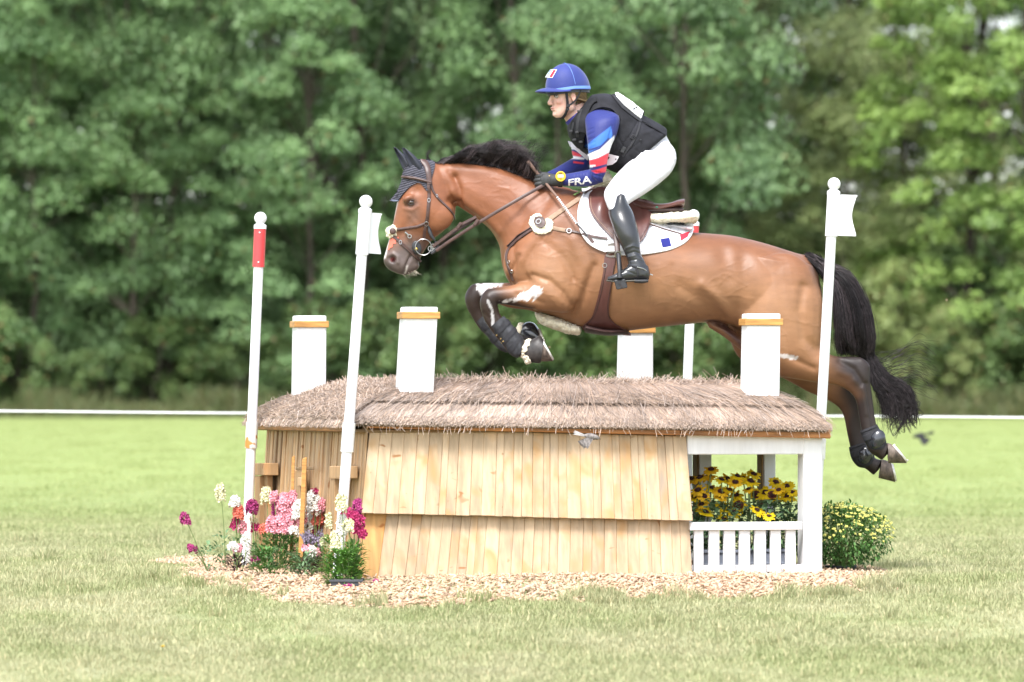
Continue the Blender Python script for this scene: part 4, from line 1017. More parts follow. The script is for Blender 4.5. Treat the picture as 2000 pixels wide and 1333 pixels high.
def patch(tr, poly, th=0.006, lift=0.0, step=5.0, puff=0.0, far=False, smooth_poly=True, edge=None, fn=None, flatten=0):
    """a panel lying on a surface under a pixel outline: returns verts, faces, boundary points"""
    B = resample(list(poly) + [poly[0]], step)[:-1] if smooth_poly else np.array(poly, float)
    if not smooth_poly:
        out = []
        for i in range(len(B)):
            a, b = B[i], B[(i + 1) % len(B)]; k = max(1, int(np.hypot(*(b - a)) / step)); out += [a + (b - a) * j / k for j in range(k)]
        B = np.array(out)
    x0, y0 = B.min(0); x1, y1 = B.max(0); gx, gy = np.meshgrid(np.arange(x0, x1, step), np.arange(y0, y1, step)); gx = gx.ravel() + (np.arange(gx.size) % 2) * 0.01; gy = gy.ravel()
    k = inpoly(gx, gy, B) & (seg_dist(gx, gy, list(map(tuple, B)) + [tuple(B[0])]) > step * 0.45)
    pts = [Vector(p) for p in B] + [Vector((a, b)) for a, b in zip(gx[k], gy[k])]; nb = len(B)
    r = delaunay_2d_cdt(pts, [(i, (i + 1) % nb) for i in range(nb)], [], 1, 1e-5)
    V2, F2 = r[0], r[2]; orig = r[3]
    hits = [cast(tr, p.x, p.y, far) for p in V2]; good = [(p, h) for p, h in zip(V2, hits) if h]
    P3 = []; N3 = []
    for p, h in zip(V2, hits):
        if h is None:
            q, hh = min(good, key=lambda t: (t[0] - p).length_squared); 
            w = P(p.x, p.y, hh[0].y if not far else -hh[0].y); h = (Vector((w.x, hh[0].y, w.z)), hh[1])
        P3.append(h[0].copy()); N3.append(h[1].copy())
    nb_ = [set() for _ in V2]
    for f in F2:
        for a in f: nb_[a].update(f)
    for _ in range(3 + flatten):
        N3 = [sum((N3[j] for j in s), Vector()).normalized() if s else N3[i] for i, s in enumerate(nb_)]
    for _ in range(flatten):   # the panel is stiff: bridge the hollows
        for i, s in enumerate(nb_):
            if s: y = sum(P3[j].y for j in s) / len(s); P3[i].y = min(P3[i].y, y) if not far else max(P3[i].y, y)
    d = seg_dist(np.array([p.x for p in V2]), np.array([p.y for p in V2]), list(map(tuple, B)) + [tuple(B[0])])
    outer = []; inner = []
    for i, p in enumerate(V2):
        e = th + puff * (1 - math.exp(-(d[i] / (step * 2.2)) ** 2)) + (fn(p.x, p.y) if fn else 0)
        outer.append(P3[i] + N3[i] * (lift + e)); inner.append(P3[i] + N3[i] * (lift * 0.5))
    n = len(V2); fs = [tuple(f) for f in F2]; ec = {}
    for f in fs:
        for i in range(len(f)):
            a, b = f[i], f[(i + 1) % len(f)]; ec[(a, b)] = 1
    side = [(a, b) for (a, b) in ec if (b, a) not in ec]
    V = outer + inner; Fo = fs + [tuple(i + n for i in f[::-1]) for f in fs] + [(b, a, a + n, b + n) for a, b in side]
    return V, Fo, B
# ---------------------------------------------------------------- the horse
horse = empty('horse', (0.62, 0, 0.95), 'bay horse with black mane and tail leaping over the thatched fence', 'horse')
def horse_body():
    parts = []
    L = lambda S, **k: parts.append(loftpx(S, **k))
    L([(1000, 470, 1000, 556, 0, .13), (1018, 420, 1014, 588, 0, .19), (1045, 385, 1045, 606, 0, .215), (1090, 370, 1090, 622, 0, .235), (1140, 376, 1140, 641, 0, .26), (1190, 396, 1190, 650, 0, .285), (1240, 416, 1240, 645, 0, .30),
       (1290, 436, 1290, 639, 0, .305), (1340, 452, 1340, 634, 0, .30), (1390, 457, 1390, 630, 0, .29), (1430, 461, 1430, 636, 0, .28), (1480, 472, 1480, 655, 0, .27), (1530, 487, 1530, 672, 0, .26), (1572, 503, 1568, 650, 0, .21), (1598, 535, 1590, 620, 0, .12)], ex=2.15, n=84, sub=7)
    # neck
    L([(846, 320, 880, 392, 0, .065), (872, 318, 905, 410, 0, .075), (905, 318, 932, 428, 0, .085), (945, 322, 958, 450, 0, .09), (985, 331, 975, 480, 0, .10), (1025, 346, 980, 515, 0, .125), (1065, 357, 990, 545, 0, .16), (1115, 368, 1010, 570, 0, .20)], n=32)
    # head
    L([(826, 316, 866, 330, 0, .045), (802, 327, 880, 352, 0, .078), (789, 345, 887, 378, 0, .088), (781, 366, 890, 405, 0, .094), (776, 392, 886, 430, 0, .096), (770, 424, 866, 452, 0, .080), (763, 455, 846, 468, 0, .062), (757, 478, 832, 486, 0, .052), (752, 496, 822, 503, 0, .050), (749, 511, 817, 516, 0, .052), (757, 525, 813, 527, 0, .046), (776, 535, 802, 535, 0, .03)], n=32, ex=2.2)
    # near foreleg: shoulder, forearm, knee, cannon, fetlock, pastern
    y = -.165
    L([(1050, 430, 1120, 400, -.11, .06), (1022, 480, 1150, 470, -.13, .10), (1020, 525, 1146, 540, y + .01, .105), (1034, 547, 1120, 606, y, .095), (1015, 553, 1070, 608, y, .068), (1000, 557, 1032, 603, y, .058), (978, 561, 1003, 598, y, .048), (960, 563, 984, 595, y, .043), (945, 570, 973, 594, y, .043), (937, 588, 972, 597, y, .042), (939, 606, 974, 604, y, .037), (946, 626, 977, 614, y, .030), (960, 648, 990, 630, y, .028), (978, 670, 1006, 650, y, .030), (994, 690, 1022, 664, y, .037), (1012, 697, 1034, 668, y, .033), (1028, 705, 1044, 663, y, .040)], n=24)
    # far foreleg
    y = .17
    L([(1030, 500, 1130, 500, .12, .08), (1038, 545, 1110, 600, y, .09), (1020, 550, 1060, 612, y, .068), (1000, 552, 1030, 606, y, .058), (972, 553, 995, 602, y, .048), (945, 553, 968, 592, y, .044), (921, 557, 952, 588, y, .044), (908, 578, 944, 592, y, .043), (911, 600, 944, 600, y, .037), (920, 617, 948, 606, y, .030), (938, 645, 964, 628, y, .028), (966, 668, 988, 645, y, .030), (988, 672, 1006, 640, y, .036), (1006, 668, 1020, 638, y, .033), (1022, 670, 1034, 634, y, .038)], n=24)
    # near hind leg
    L([(1445, 500, 1588, 520, -.13, .11), (1444, 590, 1606, 582, -.16, .125), (1450, 650, 1606, 640, -.17, .118), (1466, 705, 1604, 676, -.175, .10), (1515, 733, 1612, 687, -.175, .075), (1560, 742, 1628, 695, -.175, .058), (1602, 749, 1650, 697, -.17, .048), (1636, 754, 1680, 698, -.17, .044), (1659, 766, 1698, 714, -.17, .043), (1671, 782, 1700, 748, -.17, .038), (1676, 806, 1705, 784, -.17, .030), (1681, 836, 1711, 826, -.17, .028), (1688, 862, 1722, 852, -.17, .031), (1699, 884, 1733, 868, -.17, .040), (1711, 892, 1733, 866, -.17, .034), (1722, 900, 1738, 868, -.17, .034)], n=26)
    # far hind leg
    L([(1425, 500, 1588, 530, .13, .11), (1404, 610, 1600, 590, .16, .12), (1424, 662, 1600, 640, .17, .11), (1450, 705, 1604, 690, .175, .09), (1530, 740, 1612, 702, .175, .07), (1576, 765, 1634, 716, .175, .055), (1614, 781, 1660, 728, .175, .046), (1637, 796, 1680, 745, .175, .043), (1648, 815, 1686, 785, .175, .036), (1654, 845, 1686, 830, .175, .029), (1660, 872, 1694, 862, .175, .031), (1668, 903, 1708, 890, .175, .040), (1690, 916, 1710, 896, .175, .033), (1706, 929, 1722, 898, .175, .034)], n=26)
    # sheath, dock of the tail, lips and chin, jaw plates
    L([(1380, 622, 1384, 640, 0, .05), (1410, 632, 1410, 656, 0, .05), (1440, 650, 1435, 675, 0, .05), (1460, 665, 1455, 690, 0, .05)])
    L([(1552, 494, 1548, 530, 0, .045), (1574, 499, 1572, 524, 0, .04), (1596, 504, 1590, 522, 0, .03), (1620, 516, 1608, 530, 0, .022), (1642, 538, 1630, 548, 0, .015)])
    parts.append(ellipsoid(P(808, 519, 0), (.030, .035, .028))); parts.append(ellipsoid(P(768, 512, 0), (.040, .050, .046)))
    for s in (-1, 1):
        parts.append(ellipsoid(P(857, 418, s * .055), (.080, .035, .090)))
        parts.append(ellipsoid(P(1105, 500, s * .19), (.13, .055, .15)))
        parts.append(ellipsoid(P(1080, 450, s * .115), (.14, .06, .16)))
        parts.append(ellipsoid(P(1006, 515, s * .095), (.06, .07, .10)))
        parts.append(ellipsoid(P(1528, 570, s * .17), (.18, .10, .20)))
        parts.append(ellipsoid(P(800, 392, s * .075), (.034, .026, .026)))
    v, f = union(parts, 0.0056, 10)
    S = [
     ([(887, 345), (896, 368), (898, 392), (892, 415)], 7, -.016), ([(878, 335), (888, 345)], 6, -.006),
     ([(858, 420)], 30, .006), ([(800, 424), (815, 440), (835, 452)], 5, .003), ([(803, 383), (792, 388)], 5, .006), ([(816, 372)], 9, -.008), ([(803, 397)], 7, -.009), ([(790, 408), (804, 411), (815, 404)], 4, .003),
     ([(800, 430), (780, 465)], 10, -.006), ([(767, 507)], 5.0, -.030), ([(759, 500), (767, 496), (776, 503), (777, 513)], 4, .007),
     ([(790, 533), (795, 515), (802, 500)], 2.6, -.009), ([(783, 520)], 8, .003), ([(836, 480), (815, 500)], 6, .002),
     ([(884, 376), (912, 396), (945, 420), (975, 452)], 9, .008), ([(880, 392), (908, 413), (940, 436), (972, 478), (985, 520)], 7, -.011), ([(905, 345), (960, 372), (1020, 420)], 16, -.006), ([(895, 330), (960, 335), (1030, 360)], 9, .005),
     ([(1070, 395), (1052, 420), (1034, 448), (1012, 480)], 10, -.006), ([(1110, 410), (1082, 440), (1054, 480)], 14, .003), ([(1048, 460), (1020, 500), (1012, 540)], 12, .006),
     ([(1160, 520), (1150, 548), (1136, 588), (1122, 612)], 7, -.011), ([(1120, 470), (1140, 520), (1128, 580)], 12, .008), ([(1060, 470), (1096, 500), (1120, 545)], 7, -.005),
     ([(1040, 538), (1072, 548), (1100, 572), (1116, 596)], 6, -.009, -.5, .5), ([(1050, 560), (1080, 580), (1105, 600)], 10, .005), ([(1010, 575), (1060, 592)], 5, -.004), ([(990, 590), (1040, 602)], 3, -.004),
     ([(1015, 500), (1000, 530), (995, 552)], 5, -.008), ([(1005, 480), (1015, 505)], 12, .006),
     ([(955, 580), (965, 596)], 6, .004), ([(945, 612), (965, 632)], 4, -.003), ([(958, 608), (972, 628)], 3, -.004),
     ([(1451, 510), (1453, 550), (1446, 600)], 14, -.009), ([(1372, 556), (1400, 580), (1425, 612), (1440, 640)], 10, .012), ([(1330, 560), (1372, 590), (1410, 622)], 12, -.008), ([(1415, 500), (1425, 545)], 16, -.008), ([(1430, 478)], 14, .006),
     ([(1482, 500), (1500, 580), (1490, 660)], 26, .008), ([(1570, 560), (1562, 610), (1572, 660), (1600, 690)], 10, -.010), ([(1530, 640), (1545, 690)], 16, -.004), ([(1545, 700), (1590, 720)], 6, -.006),
     ([(1640, 706), (1668, 722), (1684, 748)], 6, -.008), ([(1684, 704), (1696, 716)], 6, .004), ([(1692, 750), (1700, 800), (1706, 835)], 3.5, -.006), ([(1685, 760), (1692, 810)], 4, .003), ([(1670, 745)], 8, .004), ([(1655, 735), (1640, 728)], 6, .003),
     ([(1200, 560), (1260, 600), (1330, 612)], 30, .004), ([(1210, 520), (1216, 600)], 7, -.003), ([(1236, 520), (1244, 600)], 7, .002), ([(1262, 520), (1270, 600)], 7, -.003), ([(1288, 520), (1296, 600)], 7, .002), ([(1314, 520), (1322, 600)], 7, -.003),
     ([(1390, 625), (1420, 640), (1445, 655)], 7, -.006)]
    r = random.Random(3)
    # skin wrinkles and veins
    def vein(x, y, a, n, st, w, h):
        p = [(x, y)]
        for _ in range(n): a += r.uniform(-.55, .55); x += st * math.cos(a); y += st * math.sin(a); p.append((x, y))
        S.append((p, w, h))
    for _ in range(26): vein(r.uniform(1020, 1150), r.uniform(420, 560), r.uniform(-.4, .9), 5, 8, 1.9, .0010)
    for _ in range(22): vein(r.uniform(1240, 1430), r.uniform(520, 620), r.uniform(-.3, .5), 6, 9, 1.9, .0009)
    for _ in range(14): vein(r.uniform(895, 1000), r.uniform(335, 420), r.uniform(0, .9), 5, 7, 1.9, .0010)
    for _ in range(5): vein(r.uniform(1010, 1080), r.uniform(400, 470), r.uniform(1.2, 2.2), 5, 7, 2.2, -.0014)
    for _ in range(10): vein(r.uniform(1000, 1090), r.uniform(560, 600), r.uniform(-.2, .5), 4, 8, 1.8, .0009)
    for _ in range(7): vein(r.uniform(800, 850), r.uniform(410, 455), r.uniform(.6, 1.6), 4, 6, 1.8, .0009)
    for _ in range(10): vein(r.uniform(1460, 1590), r.uniform(620, 720), r.uniform(-.2, .5), 4, 8, 1.9, .0010)
    S = [(a[0], a[1], a[2] * (.95 if a[1] < 2.5 else 1.15), *a[3:]) for a in S]; v = sculpt(v, f, S)
    px, py = topx(v); n = normals(v, f); near = v[:, 1] < .0
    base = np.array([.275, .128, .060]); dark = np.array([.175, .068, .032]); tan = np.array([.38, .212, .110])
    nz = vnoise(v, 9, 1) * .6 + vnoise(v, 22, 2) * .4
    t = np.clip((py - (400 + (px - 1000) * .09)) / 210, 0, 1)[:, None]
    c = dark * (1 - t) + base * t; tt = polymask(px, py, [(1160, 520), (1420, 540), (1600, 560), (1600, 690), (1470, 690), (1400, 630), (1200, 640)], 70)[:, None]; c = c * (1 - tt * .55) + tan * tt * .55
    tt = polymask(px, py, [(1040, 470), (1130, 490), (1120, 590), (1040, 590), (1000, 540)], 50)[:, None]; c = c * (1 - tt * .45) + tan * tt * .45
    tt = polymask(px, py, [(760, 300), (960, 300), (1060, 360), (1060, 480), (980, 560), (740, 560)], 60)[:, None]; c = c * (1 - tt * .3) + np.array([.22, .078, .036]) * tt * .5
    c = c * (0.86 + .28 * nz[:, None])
    K = np.array([.014, .011, .011]); G_ = np.array([.085, .065, .06])
    def lay(mask, col, amt=1.0):
        nonlocal c; m = np.clip(mask, 0, 1)[:, None] * amt; c = c * (1 - m) + np.asarray(col) * m
    wob = (vnoise(v, 14, 5) - .5) * 16
    # black points
    fk = np.where(near, polymask(px + wob, py, [(900, 540), (962, 545), (1000, 580), (1010, 620), (1100, 640), (1100, 760), (880, 760), (880, 560)], 20), polymask(px + wob, py, [(880, 540), (945, 540), (975, 600), (1010, 612), (1010, 760), (860, 760)], 20))
    lay(fk, K, .93)
    lay(polymask(px, py, [(955, 590), (1000, 588), (1045, 601), (1040, 606), (985, 604)], 5) * near, K, .8)
    hk = np.where(near, polymask(px + wob, py + wob * .5, [(1612, 670), (1760, 660), (1800, 960), (1600, 960), (1650, 800), (1668, 770), (1640, 735), (1616, 700)], 26), polymask(px + wob, py, [(1625, 700), (1760, 700), (1800, 980), (1600, 980), (1640, 860), (1640, 800)], 26))
    lay(hk, [.018, .014, .014], .97)
    lay(polymask(px, py, [(1600, 735), (1650, 745), (1668, 765), (1660, 735), (1620, 725)], 10) * near, [.13, .062, .034], .6)
    lay(polymask(px, py, [(1575, 490), (1700, 500), (1700, 600), (1600, 560)], 10), K)
    # muzzle, eye surround, face marks
    lay(polymask(px, py, [(742, 478), (765, 480), (800, 462), (835, 470), (835, 560), (735, 560)], 24), [.105, .082, .075], .95)
    lay(polymask(px, py, [(742, 500), (758, 512), (775, 530), (800, 538), (790, 560), (740, 545)], 8), [.05, .04, .038], .8)
    lay(np.exp(-(np.hypot(px - 767, py - 507) / 4.4) ** 4), [.25, .06, .06])
    lay(np.exp(-(np.hypot((px - 769), (py - 512)) / 3.6) ** 2), K, .7)
    lay(np.exp(-(np.hypot((px - 803) / 1.5, py - 396) / 9.5) ** 4), [.05, .036, .032], .75)
    lay(polymask(px, py, [(793, 410), (818, 405), (822, 430), (800, 440)], 16), [.12, .09, .08], .55)
    lay(np.exp(-(seg_dist(px, py, [(776, 388), (767, 425)]) / 3.4) ** 4) * (n[:, 0] < -.25), [.62, .55, .50], .8)
    lay(np.exp(-(seg_dist(px, py, [(760, 455), (750, 502)]) / 4.0) ** 4) * (n[:, 0] < .2), [.68, .62, .58], .95)
    lay(np.exp(-(seg_dist(px, py, [(791, 534), (795, 520)]) / 2.0) ** 2), [.6, .55, .5], .6)
    # grease and foam on the forearms and stifle
    vr = np.stack([v[:, 0] * .87 - v[:, 2] * .5, v[:, 1], v[:, 0] * .5 + v[:, 2] * .87], 1); st = (vnoise(vr * np.array([3.2, 1, .8]), 36, 7) + vnoise(vr * np.array([2.4, 1, 1]), 75, 8) * .6) / 1.6
    fo = polymask(px, py, [(972, 586), (1000, 582), (1028, 566), (1040, 556), (1064, 560), (1060, 575), (1045, 588), (1015, 590), (975, 594)], 9) * near * (n[:, 1] < -.1)
    lay(np.clip((fo * 1.1 + st - 1.1) * 3.2, 0, 1), [.74, .70, .69], .9)
    fo = polymask(px, py, [(928, 553), (985, 550), (980, 560), (950, 566), (938, 582), (930, 565)], 6)
    lay(np.clip((fo * 1.1 + st - 1.05) * 3.2, 0, 1), [.74, .70, .69], .9)
    lay(np.clip((np.exp(-(seg_dist(px, py, [(953, 588), (962, 610), (962, 636)]) / 4) ** 2) * 1.2 + st - 1.15) * 3, 0, 1) * near, [.6, .58, .57], .7)
    lay(np.clip((np.exp(-(seg_dist(px, py, [(1526, 695), (1556, 700)]) / 6) ** 2) * 1.2 + st - 1.15) * 3, 0, 1) * near, [.72, .68, .66], .8)
    lay(np.exp(-(seg_dist(px, py, [(1380, 622), (1412, 636), (1455, 680)]) / 8) ** 2) * (np.abs(v[:, 1]) < .1), [.07, .035, .035], .9)
    m = mat('bay_coat', (1, 1, 1), .43, spec=.36, var=0.10, scale=14, bump=.20, bscale=130, vcol=True, sheen=.0, stretch=(1, 1, 2.5), bdist=.0015)
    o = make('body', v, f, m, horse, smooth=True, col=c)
    return o, v, f
hb, HV, HF = horse_body()
HT = bvh(HV, HF)
M['hoof'] = mat('hoof_horn', (.12, .09, .072), .6, var=.45, scale=18, bump=.15, bscale=60, stretch=(3, 3, 1))
M['shoe'] = mat('horseshoe', (.62, .60, .57), .4, var=.25, scale=30, metal=.6)
def hoof(name, cor, sole, yc, h0, h1, shoe=True, studs=()):
    """cor, sole: (x1 y1 x2 y2) pixel edges of the hair line and of the ground face"""
    S = [(*cor, yc, h0)]; a = np.array(cor, float); b = np.array(sole, float)
    for t in (0.35, 0.7, 1.0): S.append((*(a + (b - a) * t), yc, h0 + (h1 - h0) * t ** .8))
    v, f = loftpx(S, 3, 28, cap0=0.02, cap1=-0.12); o = make(name, v, f, M['hoof'], horse, smooth=True)
    if shoe:
        A = P(sole[0], sole[1], yc); B = P(sole[2], sole[3], yc); c = (A + B) / 2; u = (A - B) / 2; d = (c - (P(cor[0], cor[1], yc) + P(cor[2], cor[3], yc)) / 2); d = (d - u.normalized() * d.dot(u.normalized())).normalized()
        pts = []
        for k in range(23):
            w = math.radians(-145 + 290 * k / 22); pts.append(c + u * math.cos(w) * .9 + Vector((0, 1, 0)) * math.sin(w) * h1 * .9 + d * .002)
        g = G(); g.tube(pts, .0085, 6, flat=.5); 
        for t in studs: w = math.radians(t); q = c + u * math.cos(w) * .9 + Vector((0, 1, 0)) * math.sin(w) * h1 * .9; g.tube([q, q + d * .016], [.005, .0035], 8)
        g.build('horseshoe', M['shoe'], o, smooth=True)
    return o
hoof('hoof', (1735, 905, 1733, 865), (1771, 905, 1741, 868), -.17, .042, .052, studs=(-20, 150))
hoof('hoof', (1716, 934, 1722, 897), (1748, 942, 1739, 902), .175, .040, .050)
hoof('hoof', (1036, 707, 1046, 664), (1080, 706, 1054, 660), -.165, .044, .058, studs=(140, 200))
hoof('hoof', (1026, 668, 1030, 634), (1062, 672, 1050, 640), .17, .042, .054)
def eyes():
    for s in (-1, 1):
        q = P(803.5, 396.5, 0); y = cast(HT, 803.5, 396.5)[0].y + .0085
        c = Vector((q.x, y if s < 0 else -y, q.z)); g = G(); g.ball(c, (.0195, .017, .0155), 20, 14)
        e = g.build('eye', mat('horse_eye', (.03, .014, .008), .06, spec=.8, var=.1, bump=0, coat=1.0), horse, smooth=True)
        g = G()   # lids
        for lift, z in ((.0125, 1), (.0120, -1)):
            pts = []
            for k in range(11):
                w = math.pi * k / 10; pts.append(c + Vector((math.cos(w) * .0215, -.0135 * math.sin(w) * (1 if s < 0 else -1) - (.002 if s < 0 else -.002), z * math.sin(w) * lift)))
            g.tube(pts, [.0012 + (.0030 if z > 0 else .0014) * math.sin(math.pi * k / 10) for k in range(11)], 8)
        g.build('eyelid', mat('dark_eyelid', (.035, .025, .022), .5, bump=.1), e, smooth=True)
eyes()
def hairs(name, strands, m, parent, cols=None):
    """strands: list of (points Nx3, radius root, radius tip) -> 3-sided tapering hairs"""
    V = []; Fc = []; C = []; b = 0
    for si, (p, r0, r1) in enumerate(strands):
        k = len(p); t = np.gradient(p, axis=0); t /= np.linalg.norm(t, axis=1)[:, None] + 1e-9
        a = np.cross(t, np.array([.2, 1, .1])); a /= np.linalg.norm(a, axis=1)[:, None] + 1e-9; e = np.cross(t, a); rr = np.linspace(r0, r1, k)[:, None]
        ring = np.stack([p + a * rr * math.cos(w) + e * rr * math.sin(w) for w in (0.5, 2.6, 4.7)], 1).reshape(-1, 3); V.append(ring)
        i = np.arange(k - 1)[:, None] * 3; q = np.array([(0, 1, 4, 3), (1, 2, 5, 4), (2, 0, 3, 5)]); Fc.append((b + i[:, None] + q[None]).reshape(-1, 4)); b += 3 * k
        C.append(np.repeat([cols[si] if cols else 1.0], 3 * k))
    o = make(name, np.concatenate(V), np.concatenate(Fc), m, parent, smooth=True, col=np.concatenate(C)); o['kind'] = 'stuff'; return o
M['hair'] = mat('black_horse_hair', (.018, .014, .015), .42, spec=.35, var=.3, scale=40, bump=0, vcol=True)
M['hair2'] = mat('black_forelock_hair', (.018, .014, .015), .42, spec=.35, var=.3, scale=40, bump=0)
def curve(ctrl, k):
    return smooth_sections(ctrl, k)
def mane():
    r = np.random.default_rng(5); S = []; C = []
    # flow guides: root on the crest, then lifted and blown back
    crest = np.array([(852, 318), (880, 317), (905, 317), (935, 320), (965, 325), (995, 333), (1020, 343), (1042, 355)], float)
    def cr(t): x = t * (len(crest) - 1); i = min(int(x), len(crest) - 2); return crest[i] + (crest[i + 1] - crest[i]) * (x - i)
    nlock = 150
    for L in range(nlock):
        t = r.uniform(0, 1) ** .85; root = cr(t); y0 = r.uniform(-.03, .03)
        up = np.interp(t, [0, .12, .3, .5, .75, 1], [8, 20, 38, 46, 36, 14]) * r.uniform(.5, 1.05)
        back = np.interp(t, [0, .25, .5, .75, 1], [62, 84, 72, 42, 16]) * r.uniform(.65, 1.15)
        side = r.uniform(-.07, .05); drop = r.uniform(-.1, .45) * up
        if r.uniform() < .12: up *= .4; side = -.10; drop = -up - 22 * r.uniform(.5, 1.4); back *= .45
        g_ = np.array([(root[0], root[1] + 2, y0), (root[0] + back * .16, root[1] - up * .45, y0 + side * .3), (root[0] + back * .45, root[1] - up * .95, y0 + side * .7), (root[0] + back * .8, root[1] - up * 1.0 + drop * .5, y0 + side), (root[0] + back * 1.1, root[1] - up * .9 + drop + r.uniform(-8, 8), y0 + side * 1.3)])
        nh = int(r.uniform(12, 28)); lb = r.uniform(.5, 1) if r.uniform() < .6 else r.uniform(1.5, 6)
        for h in range(nh):
            sp = r.normal(size=3) * np.array([3.2, 2.6, .010]); g2 = g_ + sp[None] * np.array([.5, .8, 1, 1.2, 1.7])[:, None] + r.normal(size=g_.shape) * np.array([1.2, 1.2, .003]); g2[0] = g_[0] + r.normal(size=3) * np.array([4, 1, .008])
            cut = r.uniform(.7, 1.0); q = curve(g2, 3); q = q[:max(5, int(len(q) * cut))]
            S.append((np.array([tuple(P(a, b, c)) for a, b, c in q]), .0013, .0004)); C.append(lb * r.uniform(.7, 1.3))
    # long fine flyaway hairs towards the hands
    for L in range(70):
        x0 = r.uniform(985, 1040); y0 = np.interp(x0, [985, 1040], [318, 350]); g_ = np.array([(x0, y0, 0), (x0 + 10, y0 - 22, -.02), (x0 + 26, y0 - 38 - r.uniform(0, 14), -.02), (x0 + r.uniform(26, 60), y0 - 44 - r.uniform(0, 26), -.02)]) + r.normal(size=(4, 3)) * np.array([3, 3, .008])
        S.append((np.array([tuple(P(a, b, c)) for a, b, c in curve(g_, 5)]), .0009, .0003)); C.append(1.3)
    for L in range(26):   # forelock wisp behind the ears
        g_ = np.array([(850, 318, 0), (838, 314, -.01), (834, 303, -.01), (840, 294 + r.uniform(-3, 5), -.01)]) + r.normal(size=(4, 3)) * np.array([2, 2, .006])
        S.append((np.array([tuple(P(a, b, c)) for a, b, c in curve(g_, 4)]), .001, .0004)); C.append(1.8)
    hairs('mane', S, M['hair'], horse, C)
mane()
def tail():
    r = np.random.default_rng(6); S = []; C = []
    for L in range(420):
        t = r.uniform(0, 1); root = (1574 + 44 * t ** 1.1 + r.normal() * 2, 501 + 26 * t ** 1.6 + r.normal() * 3)
        k = r.uniform(0, 1)          # 0 inner (leg side) .. 1 outer (back)
        yb = r.normal() * .035
        A = (1628 + 26 * k, 548 - 12 * k + 20 * (1 - k)); B = (1634 + 58 * k, 610 - 12 * k + 10 * (1 - k)); Cc = (1636 + 68 * k, 665); D = (1640 + 60 * k + r.normal() * 4, 692 + r.uniform(-8, 14))
        g_ = [(*root, yb * .4), (*A, yb), (*B, yb * 1.3), (*Cc, yb * 1.3), (*D, yb)]
        if r.uniform() < .26 and k > .1:   # hairs that run on past the hock
            e = r.uniform(0, 1); g_[-1] = (1696 + 8 * e, 702, -.02); g_ += [(1708 + 26 * e, 744 - 8 * e, -.05), (1716 + 56 * e, 778 - 22 * e, -.06), (1722 + 66 * e, 804 - 14 * e + r.uniform(-10, 14), -.06), (1724 + 64 * e + r.normal() * 8, 832 - 10 * e + r.uniform(-22, 30), -.06)]
        g_ = np.array(g_, float); nh = int(r.uniform(10, 24)); lb = r.uniform(.5, 1.2) if r.uniform() < .6 else r.uniform(1.5, 5)
        for h in range(nh):
            g2 = g_ + (r.normal(size=3) * np.array([3.2, 3.2, .010]))[None] + r.normal(size=g_.shape) * np.array([1.4, 1.6, .004]); g2[0] = g_[0] + r.normal(size=3) * np.array([3, 2, .01])
            q = curve(g2, 3); q = q[:max(6, int(len(q) * r.uniform(.8, 1)))]
            S.append((np.array([tuple(P(a, b, c)) for a, b, c in q]), .0014, .0005)); C.append(lb * r.uniform(.7, 1.3))
    # separate thin wisps of the lower tail
    for L in range(95):
        e = r.uniform(0, 1); x1 = 1745 + 45 * r.uniform(0, 1); y1 = 830 - (x1 - 1745) * .5 + r.uniform(-16, 26)
        g_ = np.array([(1702, 712, -.03), (1716 + 14 * e, 752, -.06), (1735 + 30 * e, 776, -.06), (1748 + 30 * e, 795, -.06), (x1, y1 - 18, -.06), (x1 + r.normal() * 4, y1, -.06)]); g_[1:] += r.normal(size=(5, 3)) * np.array([6, 7, .01])
        for h in range(int(r.uniform(3, 12))):
            q = curve(g_ + (r.normal(size=3) * np.array([1.2, 1.2, .003]))[None], 4); S.append((np.array([tuple(P(a, b, c)) for a, b, c in q]), .0013, .0004)); C.append(r.uniform(.6, 1.6))
    for L in range(48):   # stray hairs blown out behind
        e = r.uniform(0, 1); g_ = np.array([(1704, 690 + 30 * e, -.03), (1722, 715 + 40 * e - 20 * (1 - e), -.03), (1755, 712 - 30 * (1 - e) + 40 * e, -.03), (1790, 700 - 40 * (1 - e) + 60 * e, -.02), (1808 + r.uniform(0, 30), 672 + 110 * e + r.normal() * 6, -.02)]) + r.normal(size=(5, 3)) * np.array([3, 6, .01])
        S.append((np.array([tuple(P(a, b, c)) for a, b, c in curve(g_, 6)]), .0013, .0006)); C.append(1.0)
    hairs('tail', S, M['hair'], horse, C)
tail()
def whiskers():
    r = np.random.default_rng(2); S = []
    for i in range(26):
        t = r.uniform(0, 1); x, y = (1 - t) * 812 + t * 785, (1 - t) * 528 + t * 536; yy = r.uniform(-.035, .02); p = P(x, y, yy); d = P(x + r.uniform(2, 14), y + r.uniform(5, 11), yy - .004)
        S.append((np.array([tuple(p), tuple(p.lerp(d, .5) + Vector((.001, 0, -.002))), tuple(d)]), .0005, .0002))
    hairs('whiskers', S, mat('pale_whiskers', (.6, .52, .42), .5, bump=0), horse)
whiskers()
